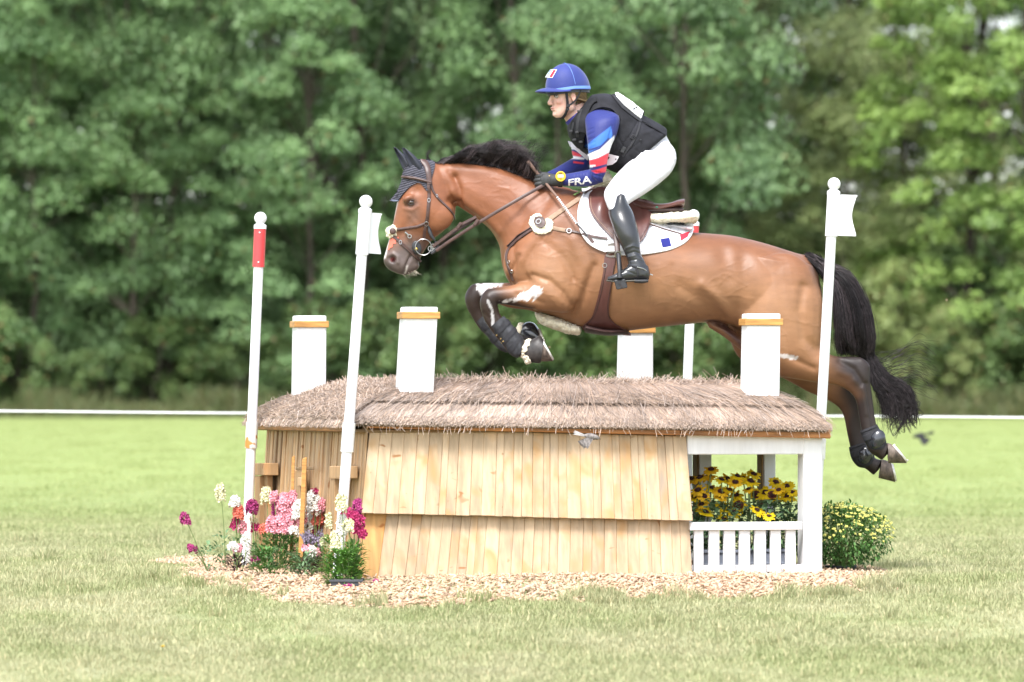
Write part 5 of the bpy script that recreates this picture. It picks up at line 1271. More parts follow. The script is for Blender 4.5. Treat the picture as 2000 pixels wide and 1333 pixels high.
# ---------------------------------------------------------------- tack
M['leather'] = mat('brown_leather', (.068, .036, .030), .42, spec=.5, var=.25, scale=25, bump=.1, bscale=200, bdist=.001)
M['saddle'] = mat('saddle_leather', (.090, .032, .026), .38, spec=.5, var=.13, scale=9, bump=.12, bscale=160, coat=.15, bdist=.001)
M['darkleather'] = mat('dark_leather', (.04, .021, .019), .45, var=.3, scale=20, bump=.1)
M['tanweb'] = mat('tan_elastic', (.30, .20, .135), .75, var=.1, scale=30, bump=.25, bscale=400)
M['black'] = mat('black_rubber', (.022, .022, .025), .45, spec=.5, var=.3, scale=20, bump=.1, bscale=150)
M['blackcloth'] = mat('black_cloth', (.026, .026, .030), .75, spec=.3, var=.2, scale=20, bump=.2, bscale=400)
M['gold'] = mat('brass', (.55, .36, .08), .3, metal=1.0, bump=0)
def fleece_mat():
    return mat('sheepskin', (.80, .73, .56), .95, spec=.1, var=.12, scale=60, bump=.6, bscale=160, sheen=.3, bdist=.006)
M['fleece'] = fleece_mat()
def fleece(name, v, f, parent, amp=.004, seed=0, label=None, m=None):
    v = np.asarray(v, float); vv, ff = union([(v, f)], .0045, 1); n = normals(vv, ff)
    vv = vv + n * ((vnoise(vv, 130, seed) - .5) * amp * 1.4 + (vnoise(vv, 60, seed + 3) - .5) * amp)[:, None]
    return make(name, vv, ff, m or M['fleece'], parent, smooth=True)
def pad_mat():
    m = mat('quilted_white_cloth', (.70, .69, .72), .8, spec=.2, var=.04, scale=8, bump=0); nt = m.node_tree; b = nt.nodes['Principled BSDF']
    tc = nt.nodes.new('ShaderNodeTexCoord'); mp = nt.nodes.new('ShaderNodeMapping'); mp.inputs['Rotation'].default_value = (0, R(6), 0); mp.inputs['Scale'].default_value = (26, 0.01, 26); nt.links.new(tc.outputs['Object'], mp.inputs[0])
    sx = nt.nodes.new('ShaderNodeSeparateXYZ'); nt.links.new(mp.outputs[0], sx.inputs[0]); outs = []
    for i in (0, 2):
        a = N(nt, 'ShaderNodeMath', operation='FRACT'); nt.links.new(sx.outputs[i], a.inputs[0])
        s = N(nt, 'ShaderNodeMath', operation='SUBTRACT'); nt.links.new(a.outputs[0], s.inputs[0]); s.inputs[1].default_value = .5
        q = N(nt, 'ShaderNodeMath', operation='ABSOLUTE'); nt.links.new(s.outputs[0], q.inputs[0]); outs.append(q.outputs[0])
    mx = N(nt, 'ShaderNodeMath', operation='MAXIMUM'); nt.links.new(outs[0], mx.inputs[0]); nt.links.new(outs[1], mx.inputs[1])
    r_ = ramp(nt, [(0.38, 1.0), (0.5, 0.0)], mx.outputs[0]); bp = nt.nodes.new('ShaderNodeBump'); bp.inputs['Strength'].default_value = .6; bp.inputs['Distance'].default_value = .006
    nt.links.new(r_, bp.inputs['Height']); nt.links.new(bp.outputs[0], b.inputs['Normal'])
    src = b.inputs['Base Color'].links[0].from_socket; sw = ramp(nt, [(0.5, 0.0), (0.75, .45)], noise_tex(nt, 5, detail=3)); c = mixc(nt, src, (.55, .52, .56), sw); nt.links.new(c, b.inputs['Base Color'])
    return m
M['pad'] = pad_mat()
M['navy'] = mat('navy_cloth', (.018, .022, .17), .7, spec=.2, var=.08, bump=.1, bscale=300)
M['redcloth'] = mat('red_cloth', (.55, .03, .05), .7, spec=.2, var=.08, bump=.1, bscale=300)

# saddle pad
PAD = [(1143, 372), (1134, 392), (1129, 415), (1131, 440), (1139, 462), (1155, 480), (1184, 493), (1215, 498), (1253, 497), (1299, 490), (1325, 481), (1342, 470), (1352, 455), (1353, 441), (1340, 436), (1300, 430), (1250, 418), (1200, 395), (1160, 372)]
pad = empty('saddle_pad', P(1240, 496, 0), 'white quilted saddle pad with blue and red squares under the brown saddle', 'saddle pad')
for far in (False, True):
    V, Fc, B = patch(HT, PAD, .010, .001, 5, .004, far, flatten=2)
    po = make('pad_panel', V, Fc, M['pad'], pad, smooth=True, recalc=True)
    if not far: PT = bvhs(po, hb); pobj = po
    TT = BVHTree.FromPolygons([tuple(p) for p in V], Fc); g = G(); E_ = [(x, y) for x, y in PAD[:15]]
    strap(g, TT, [(1240 + (x - 1240) * .992, 440 + (y - 440) * .985) for x, y in E_], .011, .005, .001, 4, far=far, rnd_=True); g.build('piping', M['plastic'], po, smooth=True)
for nm, poly, m_ in (('blue_square', [(1290, 468), (1307, 465), (1311, 481), (1294, 484)], 'navy'), ('red_square', [(1328, 459), (1347, 453), (1343, 463), (1330, 471)], 'redcloth')):
    V, Fc, B = patch(PT, poly, .0015, .001, 3, 0, smooth_poly=False); make(nm, V, Fc, M[m_], pad, smooth=False, recalc=True)
for far in (0, 1):   # top of the pad running over the spine
    pass
V, Fc = loftpx([(1136, 368, 1140, 392, 0, .055), (1160, 372, 1162, 398, 0, .07), (1210, 396, 1210, 420, 0, .10), (1260, 418, 1260, 438, 0, .12), (1310, 434, 1308, 450, 0, .15), (1350, 441, 1348, 456, 0, .17)], n=30, cap0=.05, cap1=.1); make('pad_ridge', V, Fc, M['pad'], pad, smooth=True)
# sheepskin half pad behind the saddle
V, Fc = loftpx([(1262, 417, 1262, 440, 0, .17), (1280, 417, 1280, 441, 0, .20), (1320, 415, 1320, 440, 0, .21), (1350, 414, 1350, 438, 0, .19), (1361, 419, 1361, 434, 0, .15)], n=26, ex=2.6)
hp = empty('half_pad', P(1310, 440, 0), 'cream sheepskin half pad sticking out behind the saddle seat', 'half pad'); fl = fleece('fleece', V, Fc, hp, .007, 1)
V, Fc = loftpx([(1148, 352, 1158, 376, 0, .05), (1160, 336, 1180, 372, 0, .07), (1172, 332, 1196, 372, 0, .075), (1188, 336, 1208, 376, 0, .07)], n=22)
fleece('front_fleece', V, Fc, hp, .007, 2)
g = G(); HPT = bvhs(fl); V, Fc, B = patch(HPT, [(1302, 436), (1310, 434), (1337, 435), (1333, 442), (1300, 442)], .003, .004, 3, smooth_poly=False); make('velcro_tab', V, Fc, M['blackcloth'], hp, recalc=True)

# saddle
sad = empty('saddle', P(1240, 470, 0), 'brown leather jumping saddle under the rider, with long flap and knee roll', 'saddle')
V, Fc = loftpx([(1168, 366, 1168, 392, 0, .05), (1180, 366, 1182, 398, 0, .075), (1200, 371, 1200, 405, 0, .09), (1228, 382, 1226, 412, 0, .115), (1255, 392, 1252, 418, 0, .145), (1280, 398, 1278, 418, 0, .165), (1305, 397, 1304, 412, 0, .17), (1325, 391, 1324, 407, 0, .165), (1336, 389, 1335, 405, 0, .14)], n=30, ex=2.3); st = make('seat', V, Fc, M['saddle'], sad, smooth=True)
V, Fc = loftpx([(1262, 409, 1262, 419, 0, .15), (1290, 406, 1290, 418, 0, .16), (1320, 405, 1320, 418, 0, .155), (1334, 407, 1334, 417, 0, .13)], n=26, ex=3); make('panel', V, Fc, M['darkleather'], sad, smooth=True)
FLAP = [(1150, 382), (1149, 400), (1155, 420), (1168, 438), (1185, 456), (1200, 470), (1220, 478), (1240, 478), (1255, 470), (1266, 448), (1272, 425), (1277, 404), (1262, 398), (1230, 388), (1195, 374), (1165, 370)]
def roll(x, y): return .032 * math.exp(-(((x - 1172) / 15) ** 2 + ((y - 408) / 24) ** 2)) + .012 * math.exp(-(((x - 1262) / 7) ** 2 + ((y - 430) / 26) ** 2))
for far in (False, True):
    V, Fc, B = patch(PT if not far else HT, FLAP, .007, .006 if not far else .014, 4, .002, far, fn=roll, flatten=6); fo = make('flap', V, Fc, M['saddle'], sad, smooth=True, recalc=True)
    FTt = BVHTree.FromPolygons([tuple(p) for p in V], [tuple(q) for q in Fc])
    if not far:
        ST = FTt; SPT = bvhs(fo, pobj, hb, st)
        g = G(); strap(g, FTt, [(1154, 384), (1154, 400), (1160, 418), (1174, 436), (1190, 453), (1204, 465), (1222, 472)], .0022, .0012, .0002, 3); g.build('stitching', M['tanweb'], fo, smooth=True)
        g = G(); strap(g, FTt, [(1230, 392), (1246, 408), (1256, 424)], .020, .004, .001, 3); g.build('billet_strap', M['saddle'], fo, smooth=True)
        V, Fc, B = patch(FTt, [(1232, 396), (1262, 402), (1272, 408), (1268, 430), (1258, 455), (1245, 470), (1240, 440), (1226, 412)], .004, .001, 4, .002); make('small_flap', V, Fc, M['saddle'], sad, smooth=True, recalc=True)
        g = G(); g.ball(P(1283, 405, -.165), (.007, .004, .005), 10, 6); g.build('green_badge', mat('green_enamel', (.01, .16, .10), .3, bump=0), sad, smooth=True)
        for pts in ([(1158, 374), (1152, 372), (1138, 381)],):
            g = G(); strap(g, SPT, [(1166, 366), (1152, 373), (1140, 380)], .014, .004, .004, 3); g.build('point_strap', M['leather'], sad, smooth=True)
        g = G(); strap(g, SPT, [(1268, 438), (1290, 446), (1310, 452), (1331, 458)], .010, .003, .001, 4); g.build('rear_strap', M['leather'], sad, smooth=True)
# stirrup leather and iron
def stirrup(s):
    nm = 'near' if s < 0 else 'far'
    if s < 0:
        g = G(); pts = [Vector(P(x, y, yy)) for x, y, yy in ((1202, 455, -.355), (1204, 475, -.385), (1206, 496, -.405))]
        ribbon(g, pts, [Vector((0, -1, 0))] * 3, .026, .006); ribbon(g, [p + Vector((0.003, .007, 0)) for p in pts], [Vector((0, -1, 0))] * 3, .026, .004)
    e = empty('stirrup', P(1211, 566, -.43 if s < 0 else .43), 'black safety stirrup with wide tread under the rider boot' if s < 0 else 'black stirrup on the far side of the horse', 'stirrup')
    if s < 0: g.build('stirrup_leather', M['leather'], e, smooth=True)
    y = .42 * s
    g = G(); g.ring(P(1207, 498, y * .97), (0, 1, .2), .017, .0035, 18, 6, sx=.9); g.build('eye_ring', M['steel'], e, smooth=True)
    A = [P(1208, 498, y - .01 * s), P(1209, 515, y + .035 * s), P(1210, 533, y + .045 * s), P(1210, 543, y + .046 * s)]
    g = G(); g.tube(A, [.012, .011, .011, .016], 10, up=(1, 0, 0)); 
    A2 = [P(1208, 498, y - .012 * s), P(1211, 515, y - .05 * s), P(1213, 533, y - .058 * s), P(1213, 545, y - .058 * s)]
    g.tube(A2, [.010, .009, .009, .012], 10, up=(1, 0, 0)); g.build('arm', M['black'], e, smooth=True)
    yf = y + .045 * s
    g = G(); c4 = [(1199, 548), (1221, 546), (1226, 563), (1204, 567)]; back = [(1199, 540), (1219, 540), (1224, 551), (1205, 552)]
    F0 = [P(a, b, yf + .004 * s) for a, b in c4]; B0 = [P(a, b, yf - .09 * s) for a, b in back]
    g.hexa([F0[3], F0[0], B0[3], B0[0], F0[2], F0[1], B0[2], B0[1]], .004); t = g.build('tread', M['black'], e)
    g = G()
    for (a, b) in ((1210, 554), (1212, 557.5), (1214, 561)): g.cbox(P(a, b, yf + .006 * s), Vector((.010, 0, 0)), Vector((0, .003, 0)), Vector((0, 0, .003)), .0005)
    g.build('tread_slots', M['darkleather'], t)
stirrup(-1); stirrup(1)
# girth with belly guard, and the fleece lined chest pad
gi = empty('girth', P(1185, 651, 0), 'dark brown leather stud girth with flared belly guard', 'girth')
V, Fc, B = patch(PT, [(1186, 484), (1181, 505), (1179, 530), (1172, 565), (1164, 596), (1155, 620), (1138, 637), (1148, 644), (1180, 648), (1210, 649), (1232, 652), (1222, 643), (1205, 634), (1192, 620), (1190, 598), (1194, 565), (1198, 535), (1202, 510), (1204, 486)], .009, .002, 3.5, .003, flatten=2); go_ = make('belly_guard', V, Fc, M['saddle'], gi, smooth=True, recalc=True)
GT = BVHTree.FromPolygons([tuple(p) for p in V], [tuple(q) for q in Fc])
g = G(); strap(g, GT, [(1184, 520), (1176, 565), (1168, 596), (1160, 618), (1146, 634)], .003, .002, .0003, 3); strap(g, GT, [(1199, 520), (1192, 565), (1187, 598), (1190, 622), (1204, 636), (1222, 647)], .003, .002, .0003, 3); g.build('stitched_edge', M['darkleather'], gi, smooth=True)
V, Fc, B = patch(PT, [(1188, 478), (1186, 494), (1185, 502), (1204, 502), (1205, 478)], .004, .012, 3); make('girth_elastic', V, Fc, mat('grey_elastic', (.17, .15, .13), .8), gi, smooth=True, recalc=True)
g = G(); strap(g, PT, [(1184, 487), (1205, 487), (1222, 486)], .028, .003, .014, 3); g.build('pad_loop', M['plastic'], gi, smooth=True)
g = G(); q = cast(GT, 1181, 519); g.ring(q[0] + Vector((0, -.003, 0)), (0, 1, 0), .011, .0018, 16, 6); g.build('dee_ring', M['steel'], gi, smooth=True)
V, Fc = loftpx([(1144, 632, 1142, 650, 0, .15), (1180, 642, 1180, 656, 0, .19), (1212, 643, 1212, 655, 0, .16), (1228, 646, 1226, 654, 0, .10)], n=24); make('belly_panel', V, Fc, M['darkleather'], gi, smooth=True)
V, Fc = loftpx([(1046, 611, 1050, 624, 0, .05), (1062, 614, 1058, 634, 0, .07), (1090, 622, 1082, 643, 0, .085), (1115, 632, 1110, 652, 0, .085), (1134, 637, 1132, 655, 0, .07)], n=24)
o = fleece('girth_fleece', V, Fc, None, .007, 6); tag(o, "cream sheepskin pad of the breastplate between the horse's forelegs", 'sheepskin pad')

# breastplate
bp_ = empty('breastplate', P(1054, 470, -.24), 'brown breastplate with white sheepskin rosette at the shoulder', 'breastplate')
for far in (False, True):
    g = G(); strap(g, HT, [(1140, 383), (1115, 400), (1090, 417), (1068, 433)], .026, .004, .003, 3, far=far); strap(g, HT, [(1065, 441), (1085, 447), (1108, 451)], .020, .004, .003, 3, far=far); g.build('elastic_strap', M['tanweb'], bp_, smooth=True)
    g = G(); strap(g, PT if not far else HT, [(1104, 450), (1115, 452), (1135, 457), (1160, 463), (1186, 467)], .012, .005, .004, 3, far=far)
    strap(g, HT, [(1048, 445), (1030, 455), (1010, 470), (996, 484), (990, 500), (992, 517), (998, 535), (1003, 548)], .017, .006, .002, 3, far=far); g.build('leather_strap', M['leather'], bp_, smooth=True)
    g = G(); strap(g, HT, [(1046, 442), (1028, 452), (1008, 466), (993, 482)], .009, .009, .004, 3, far=far, rnd_=True); g.build('rolled_strap', M['darkleather'], bp_, smooth=True)
    V, Fc, B = patch(HT, [(1038, 424), (1052, 419), (1060, 423), (1061, 432), (1072, 428), (1081, 434), (1080, 444), (1078, 452), (1068, 456), (1056, 459), (1044, 455), (1040, 448), (1034, 440)], .006, .006, 3, .012, far); v_, f_ = np.array([tuple(p) for p in V]), Fc
    try: o = fleece('rosette_fleece', v_, f_, bp_, .006, 8, m=M['fleece'])
    except Exception: o = make('rosette_fleece', v_, f_, M['fleece'], bp_, recalc=True)
    h = cast(HT, 1056, 438, far); c0 = h[0] + h[1] * .032
    g = G(); g.ring(c0, h[1], .013, .0035, 18, 6); g.build('ring', M['steel'], bp_, smooth=True)
    V, Fc, B = patch(HT, [(1050, 430), (1062, 428), (1068, 436), (1064, 446), (1056, 449), (1048, 442)], .008, .024, 3, 0, far); make('leather_disc', V, Fc, M['leather'], bp_, smooth=True, recalc=True)
h = cast(HT, 1112, 452); g = G(); g.ring(h[0] + h[1] * .008, h[1], .012, .0025, 16, 6); g.build('ring', M['steel'], bp_, smooth=True)
h = cast(HT, 1139, 380); g = G(); g.ring(h[0] + h[1] * .012, h[1], .010, .0022, 16, 6); g.build('ring', M['steel'], bp_, smooth=True)
g = G(); strap(g, HT, [(1121, 384), (1131, 378)], .011, .003, .008, 2); g.build('green_tag', mat('green_and_gold_tag', (.25, .40, .12), .5, bump=0), bp_)
for q in ((995, 512), (1000, 530)):
    h = cast(HT, *q); g = G(); g.ring(h[0] + h[1] * .008, h[1], .007, .0018, 12, 5); g.build('buckle', M['steel'], bp_, smooth=True)

# ear bonnet
eb = empty('ear_bonnet', P(830, 370, 0), "black crocheted ear bonnet covering the horse's ears and forehead", 'ear bonnet')
def crochet():
    m = mat('crochet_cotton', (.030, .032, .044), .85, spec=.2, var=.2, scale=30, bump=0); nt = m.node_tree; b = nt.nodes['Principled BSDF']
    tc = nt.nodes.new('ShaderNodeTexCoord'); mp = nt.nodes.new('ShaderNodeMapping'); mp.inputs['Rotation'].default_value = (0, R(-14), 0); nt.links.new(tc.outputs['Object'], mp.inputs[0])
    w = N(nt, 'ShaderNodeTexWave', bands_direction='Z'); w.inputs['Scale'].default_value = 36; w.inputs['Distortion'].default_value = 1.2; w.inputs['Detail'].default_value = 1; w.inputs['Detail Scale'].default_value = 8; nt.links.new(mp.outputs[0], w.inputs[0])
    src = b.inputs['Base Color'].links[0].from_socket; c = mixc(nt, src, (.12, .115, .14), ramp(nt, [(.4, 0), (.7, 1)], w.outputs['Fac'])); nt.links.new(c, b.inputs['Base Color'])
    bp = nt.nodes.new('ShaderNodeBump'); bp.inputs['Strength'].default_value = 1; bp.inputs['Distance'].default_value = .004; nt.links.new(w.outputs['Fac'], bp.inputs['Height']); nt.links.new(bp.outputs[0], b.inputs['Normal']); return m
M['crochet'] = crochet(); M['lycra'] = mat('dark_lycra', (.030, .032, .045), .6, spec=.35, var=.1, scale=20, bump=.05); M['trim'] = mat('grey_blue_binding', (.10, .12, .17), .7, var=.15, bump=.2, bscale=300)
for far in (False, True):
    BP = [(818, 314), (800, 322), (790, 336), (786, 355), (778, 374), (768, 388), (763, 392), (770, 394), (781, 390), (790, 378), (804, 364), (820, 358), (832, 371), (840, 372), (843, 350), (849, 322), (838, 315)]
    V, Fc, B = patch(HT, BP, .006, .002, 3, .001, far); o = make('crochet_cap', V, Fc, M['crochet'], eb, smooth=True, recalc=True)
    TT = BVHTree.FromPolygons([tuple(p) for p in V], [tuple(q) for q in Fc]); g = G(); strap(g, TT, [(764, 392), (772, 393), (782, 389), (791, 377), (804, 364), (820, 359), (831, 370), (838, 372)], .009, .006, .0, 3, far=far, rnd_=True); g.build('binding', M['trim'], o, smooth=True)
V, Fc = loftpx([(816, 312, 850, 322, 0, .052), (800, 320, 838, 336, 0, .070), (788, 338, 824, 350, 0, .080), (784, 356, 806, 362, 0, .070), (776, 374, 792, 376, 0, .050), (764, 390, 772, 392, 0, .022)], n=26, ex=2.3); make('crochet_front', V, Fc, M['crochet'], eb, smooth=True)
for s, S in ((-1, [(803, 335, 829, 336, -.055, .028), (797, 322, 826, 326, -.06, .027), (791, 308, 815, 310, -.064, .022), (787, 297, 802, 298, -.066, .016), (785, 289, 790, 289, -.066, .006)]), (1, [(787, 332, 808, 332, .05, .028), (781, 318, 803, 322, .055, .026), (776, 306, 794, 308, .06, .021), (771, 296, 782, 296, .062, .014), (768, 288, 772, 288, .062, .005)])):
    v, f = loftpx(S, 5, 24); x, z = topx(v)
    n = normals_any = None
    # hollow of the ear opens towards the front and side
    cx = np.interp(z, [288, 298, 310, 324, 336], [786.5, 792, 799, 806, 812]) if s < 0 else np.interp(z, [288, 298, 310, 324, 336], [769.5, 774, 781, 788, 794])
    w = np.interp(z, [288, 336], [2, 9]); near_ = (v[:, 1] < (-.06 if s < 0 else .055)); v[:, 1] += np.exp(-((x - cx) / w) ** 2) * near_ * .026
    make('ear_sleeve', v, f, M['lycra'], eb, smooth=True)
# bridle
br = empty('bridle', P(820, 500, -.06), 'brown leather bridle with crossed noseband, sheepskin nose rosette and ring bit', 'bridle')
for s_, far in ((-1, False), (1, True)):
    HE = bvhs(hb, *[o for o in bpy.data.objects if o.parent == eb and o.name.startswith(('crochet_cap', 'crochet_front'))]) if not far else HE
    g = G(); strap(g, HE, [(826, 314), (834, 326), (837, 342), (839, 361)], .030, .007, .002, 3, far=far, taper=(1.15, .8)); g.build('headpiece', M['leather'], br, smooth=True)
    g = G(); strap(g, HE, [(782, 346), (800, 347), (820, 351), (842, 357)], .015, .009, .002, 2.5, far=far, rnd_=True); g.build('browband', M['leather'], br, smooth=True)
    g = G(); strap(g, HE, [(837, 358), (838, 385), (836, 412), (834, 430), (832, 436)], .017, .005, .002, 3, far=far); g.build('cheekpiece', M['leather'], br, smooth=True)
    g = G(); strap(g, HE, [(842, 360), (846, 374), (856, 388), (870, 402), (882, 415), (887, 428)], .011, .005, .002, 3, far=far); g.build('throatlash', M['leather'], br, smooth=True)
    g = G(); strap(g, HE, [(830, 437), (815, 443), (795, 446), (776, 449)], .016, .008, .002, 2.5, far=far, rnd_=True); g.build('noseband', M['leather'], br, smooth=True)
    g = G(); strap(g, HE, [(766, 460), (778, 470), (792, 483), (806, 496), (818, 508), (821, 512)], .014, .006, .003, 2.5, far=far); g.build('flash_strap', M['leather'], br, smooth=True)
    g = G(); strap(g, HE, [(832, 437), (829, 455), (827, 470)], .015, .006, .003, 2.5, far=far); g.build('cheek_strap', M['leather'], br, smooth=True)
    h = cast(HE, 833, 437, far); g = G(); g.ring(h[0] + h[1] * .008, h[1], .011, .002, 16, 6)
    for q in ((837.5, 392), (783, 474)):
        h = cast(HE, *q, far); g.ring(h[0] + h[1] * .009, h[1], .010, .0022, 14, 6, sx=.7)
    h = cast(HE, 853, 383, far)
    if h: g.ring(h[0] + h[1] * .006, h[1], .007, .0018, 14, 6, sx=.7)
    g.build('buckles', M['steel'], br, smooth=True)
    y0 = -.075 * (1 if not far else -1); Rr = .041
    c0 = P(827, 483, y0); bit = G(); bit.ring(c0, (0, 1, 0), Rr, .0026, 30, 8); bit.ring(P(841, 486, y0), (0, 1, 0), .013, .0022, 16, 6); bit.ring(P(846, 482, y0), (.3, 1, 0), .013, .0022, 16, 6)
    bit.tube([P(791, 454, y0 * .9), P(797, 459, y0 * .9)], [.006, .005], 8); bit.ring(P(800, 462, y0 * .9), (0, 1, 0), .009, .003, 16, 6); bt = bit.build('bit_ring', M['steel'], br, smooth=True)
    g = G(); g.ball(P(814, 484, y0 * .82), (.024, .006, .036), 18, 10, axes=[Vector((1, 0, .25)).normalized(), Vector((0, 1, 0)), Vector((-.25, 0, 1)).normalized()]); g.build('cheek_guard', M['black'], bt, smooth=True)
    g = G(); g.ball(P(813, 487, y0 * .92), (.009, .005, .009), 12, 8); g.build('bit_stud', M['gold'], bt, smooth=True)
    g = G(); g.tube([P(836, 440, y0 * .95), P(839, 452, y0 * .98), P(843, 462, y0 * 1.02), P(849, 470, y0 * 1.02)], [.007, .0105, .009, .005], 10); g.tube([P(850, 472, y0), P(855, 482, y0), P(848, 492, y0), P(842, 496, y0)], [.007, .009, .009, .006], 10); g.build('wrapped_link', M['black'], br, smooth=True)
# rosette of sheepskin on the nose
v, f = ellipsoid(P(765.5, 454, -.018), (.032, .036, .034)); v2, f2 = ellipsoid(P(770, 452, -.03), (.028, .02, .030)); o = fleece('nose_fleece', np.concatenate([v, v2]), list(f) + [tuple(i + len(v) for i in q) for q in f2], br, .010, 11)
g = G(); g.ball(P(767, 452, -.056), (.017, .006, .017), 14, 8); g.build('nose_disc', M['leather'], br, smooth=True)
V, Fc, B = patch(HT, [(771, 461), (775, 465), (779, 463), (778, 469), (773, 471), (774, 476), (768, 477), (767, 483), (762, 485), (760, 489), (757, 488), (762, 470)], .002, .001, 2.2, smooth_poly=False); make('orange_nose_strip', V, Fc, mat('salmon_plastic', (.75, .16, .10), .5, bump=0), br, recalc=True)
# reins
g = G(); A = [P(852, 490, -.085), P(880, 470, -.11), P(915, 447, -.14), P(960, 420, -.17), P(1010, 391, -.17), P(1040, 374, -.14), P(1062, 362, -.11)]
ps = smooth_v([A[0].lerp(A[0], 0)] + A[1:], 1); ribbon(g, ps, [Vector((0, -1, .1))] * len(ps), .017, .005); g.build('rein', M['leather'], br, smooth=True)
g = G(); A2 = [P(846, 482, -.083), P(872, 462, -.10), P(905, 437, -.115), P(930, 424, -.11)]; ribbon(g, A2, [Vector((0, -1, .1))] * 4, .016, .005)
A3 = [P(844, 484, .08), P(880, 458, .10), P(925, 430, .13), P(980, 402, .15), P(1036, 372, .11), P(1044, 360, .07)]; ribbon(g, A3, [Vector((0, -1, .1))] * 6, .016, .005); g.build('rein', M['leather'], br, smooth=True)
for (x, y, yy) in ((930, 435, -.15), (897, 441, -.125)):
    g = G(); g.cbox(P(x, y, yy - .006), Vector((.014, 0, -.010)), Vector((0, .012, 0)), Vector((.022, 0, .030)), .003); g.build('rein_stop', M['leather'], br)

# boots on the legs
def legboot(name, S, m_, label, tilt=0, straps=(), cat='horse boot', nn=26):
    o_ = empty(name, P((S[-1][0] + S[-1][2]) / 2, max(S[-1][1], S[-1][3]), S[-1][4]), label, cat)
    v, f = loftpx(S, 4, nn, cap0=.02, cap1=.02, ex=2.3); o = make('shell', v, f, m_, o_, smooth=True); return o_, o
def bands(root, S, ts, w, m_, y=0, name='velcro_strap', grow=.004):
    Q = np.array(S, float); 
    for t in ts:
        i = t * (len(Q) - 1); a = []
        for d in (-w, w):
            x = min(max(i + d, 0), len(Q) - 1); k = min(int(x), len(Q) - 2); r_ = Q[k] + (Q[k + 1] - Q[k]) * (x - k); a.append(r_)
        v, f = loftpx([tuple(a[0]), tuple(a[1])], 1, 26, cap0=.01, cap1=.01, inset=-grow, ex=2.3); make(name, v, f, m_, root, smooth=False)
M['bootcloth'] = mat('dusty_black_boot', (.036, .037, .042), .65, spec=.35, var=.5, scale=26, bump=.3, bscale=90)
S1 = [(958, 639, 984, 617, -.165, .042), (972, 658, 998, 632, -.165, .042), (985, 676, 1011, 648, -.165, .044), (998, 694, 1023, 664, -.165, .048), (1012, 700, 1022, 676, -.165, .044)]
r1, o1 = legboot('tendon_boot', S1, M['bootcloth'], 'black tendon boot on the near foreleg with three straps and small gold print'); bands(r1, S1, (.18, .42, .66), .22, M['blackcloth'])
S2 = [(930, 630, 950, 612, .17, .040), (944, 648, 966, 630, .17, .042), (960, 668, 982, 648, .17, .044), (975, 683, 996, 660, .17, .046), (990, 690, 1004, 666, .17, .044)]
r2, o2 = legboot('tendon_boot', S2, M['bootcloth'], 'black tendon boot on the far foreleg, half hidden by the near one'); bands(r2, S2, (.2, .5), .22, M['blackcloth'])
TB = bvhs(o1, *[o for o in bpy.data.objects if o.parent == r1]); M['goldprint'] = mat('gold_print', (.62, .42, .14), .5, bump=0)
g = G()
for a, b in (((960, 654), (965, 648)), ((966, 660), (971, 654)), ((972, 668), (979, 661)), ((976, 673), (984, 666))): strap(g, TB, [a, b], .005, .001, .0008, 2)
g.build('gold_print', M['goldprint'], r1)
# hind fetlock boots
for y, poly, cap, lab in ((-.17, [(1680, 842, 1713, 829, -.17, .030), (1683, 852, 1718, 838, -.17, .036), (1690, 866, 1727, 850, -.17, .043), (1700, 880, 1731, 862, -.17, .046), (1712, 884, 1731, 872, -.17, .036)], (1718, 862), 'shiny black fetlock boot on the near hind leg'), (.175, [(1658, 874, 1690, 862, .175, .031), (1660, 886, 1698, 868, .175, .037), (1665, 900, 1706, 882, .175, .043), (1676, 912, 1708, 894, .175, .045), (1690, 915, 1706, 902, .175, .036)], (1694, 893), 'shiny black fetlock boot on the far hind leg, lower of the two')):
    M['patent'] = mat('patent_rubber', (.018, .020, .026), .18, spec=.6, var=.2, scale=20, bump=.03, coat=.6); r_, o_ = legboot('fetlock_boot', poly, M['blackcloth'], lab)
    cx, cy = cap; ct = P(cx - 4, cy - 3, y - .030); v, f = ellipsoid(ct, (.040, .026, .052), Matrix.Rotation(R(18), 3, 'Y')); make('moulded_cup', v, f, M['patent'], r_, smooth=True)
    g = G(); TB = bvhs(o_); a0 = (poly[0][0] + 2, poly[0][1] + 3); b0 = (poly[0][2] - 2, poly[0][3] + 5); strap(g, TB, [a0, b0], .008, .004, .001, 2); strap(g, TB, [(a0[0] + 3, a0[1] + 13), (a0[0] + 18, a0[1] + 8)], .034, .004, .001, 2); g.build('velcro_strap', M['blackcloth'], r_)
# bell boots on the fore hooves
for y, S, lab in ((-.165, [(1018, 692, 1034, 666, -.165, .046), (1024, 700, 1044, 661, -.165, .054), (1036, 708, 1054, 656, -.165, .063), (1056, 710, 1062, 662, -.165, .066)], 'black rubber bell boot on the near fore hoof with sheepskin cuff'), (.17, [(1008, 660, 1018, 636, .17, .044), (1012, 668, 1030, 629, .17, .052), (1024, 672, 1044, 632, .17, .060), (1042, 672, 1056, 648, .17, .062)], 'black rubber bell boot on the far fore hoof, just above the near one')):
    r_, o_ = legboot('bell_boot', S, M['patent'] if y > 0 else mat('muddy_black_rubber', (.035, .030, .028), .5, var=.6, scale=22, bump=.2), lab)
    v, f = loftpx([(S[0][0] - 4, S[0][1] + 2, S[0][2] - 3, S[0][3] - 3, y, .050), (S[0][0] + 2, S[0][1] + 6, S[0][2] + 3, S[0][3] - 2, y, .056)], 3, 24, inset=-.003); fleece('fleece_cuff', v, f, r_, .010, 13)
    if y < 0:
        v, f = loftpx([(1020, 690, 1034, 686, y - .01, .03), (1022, 702, 1037, 698, y - .01, .035), (1027, 711, 1038, 707, y - .01, .03)], 3, 18); fleece('fleece_tail', v, f, r_, .010, 14)
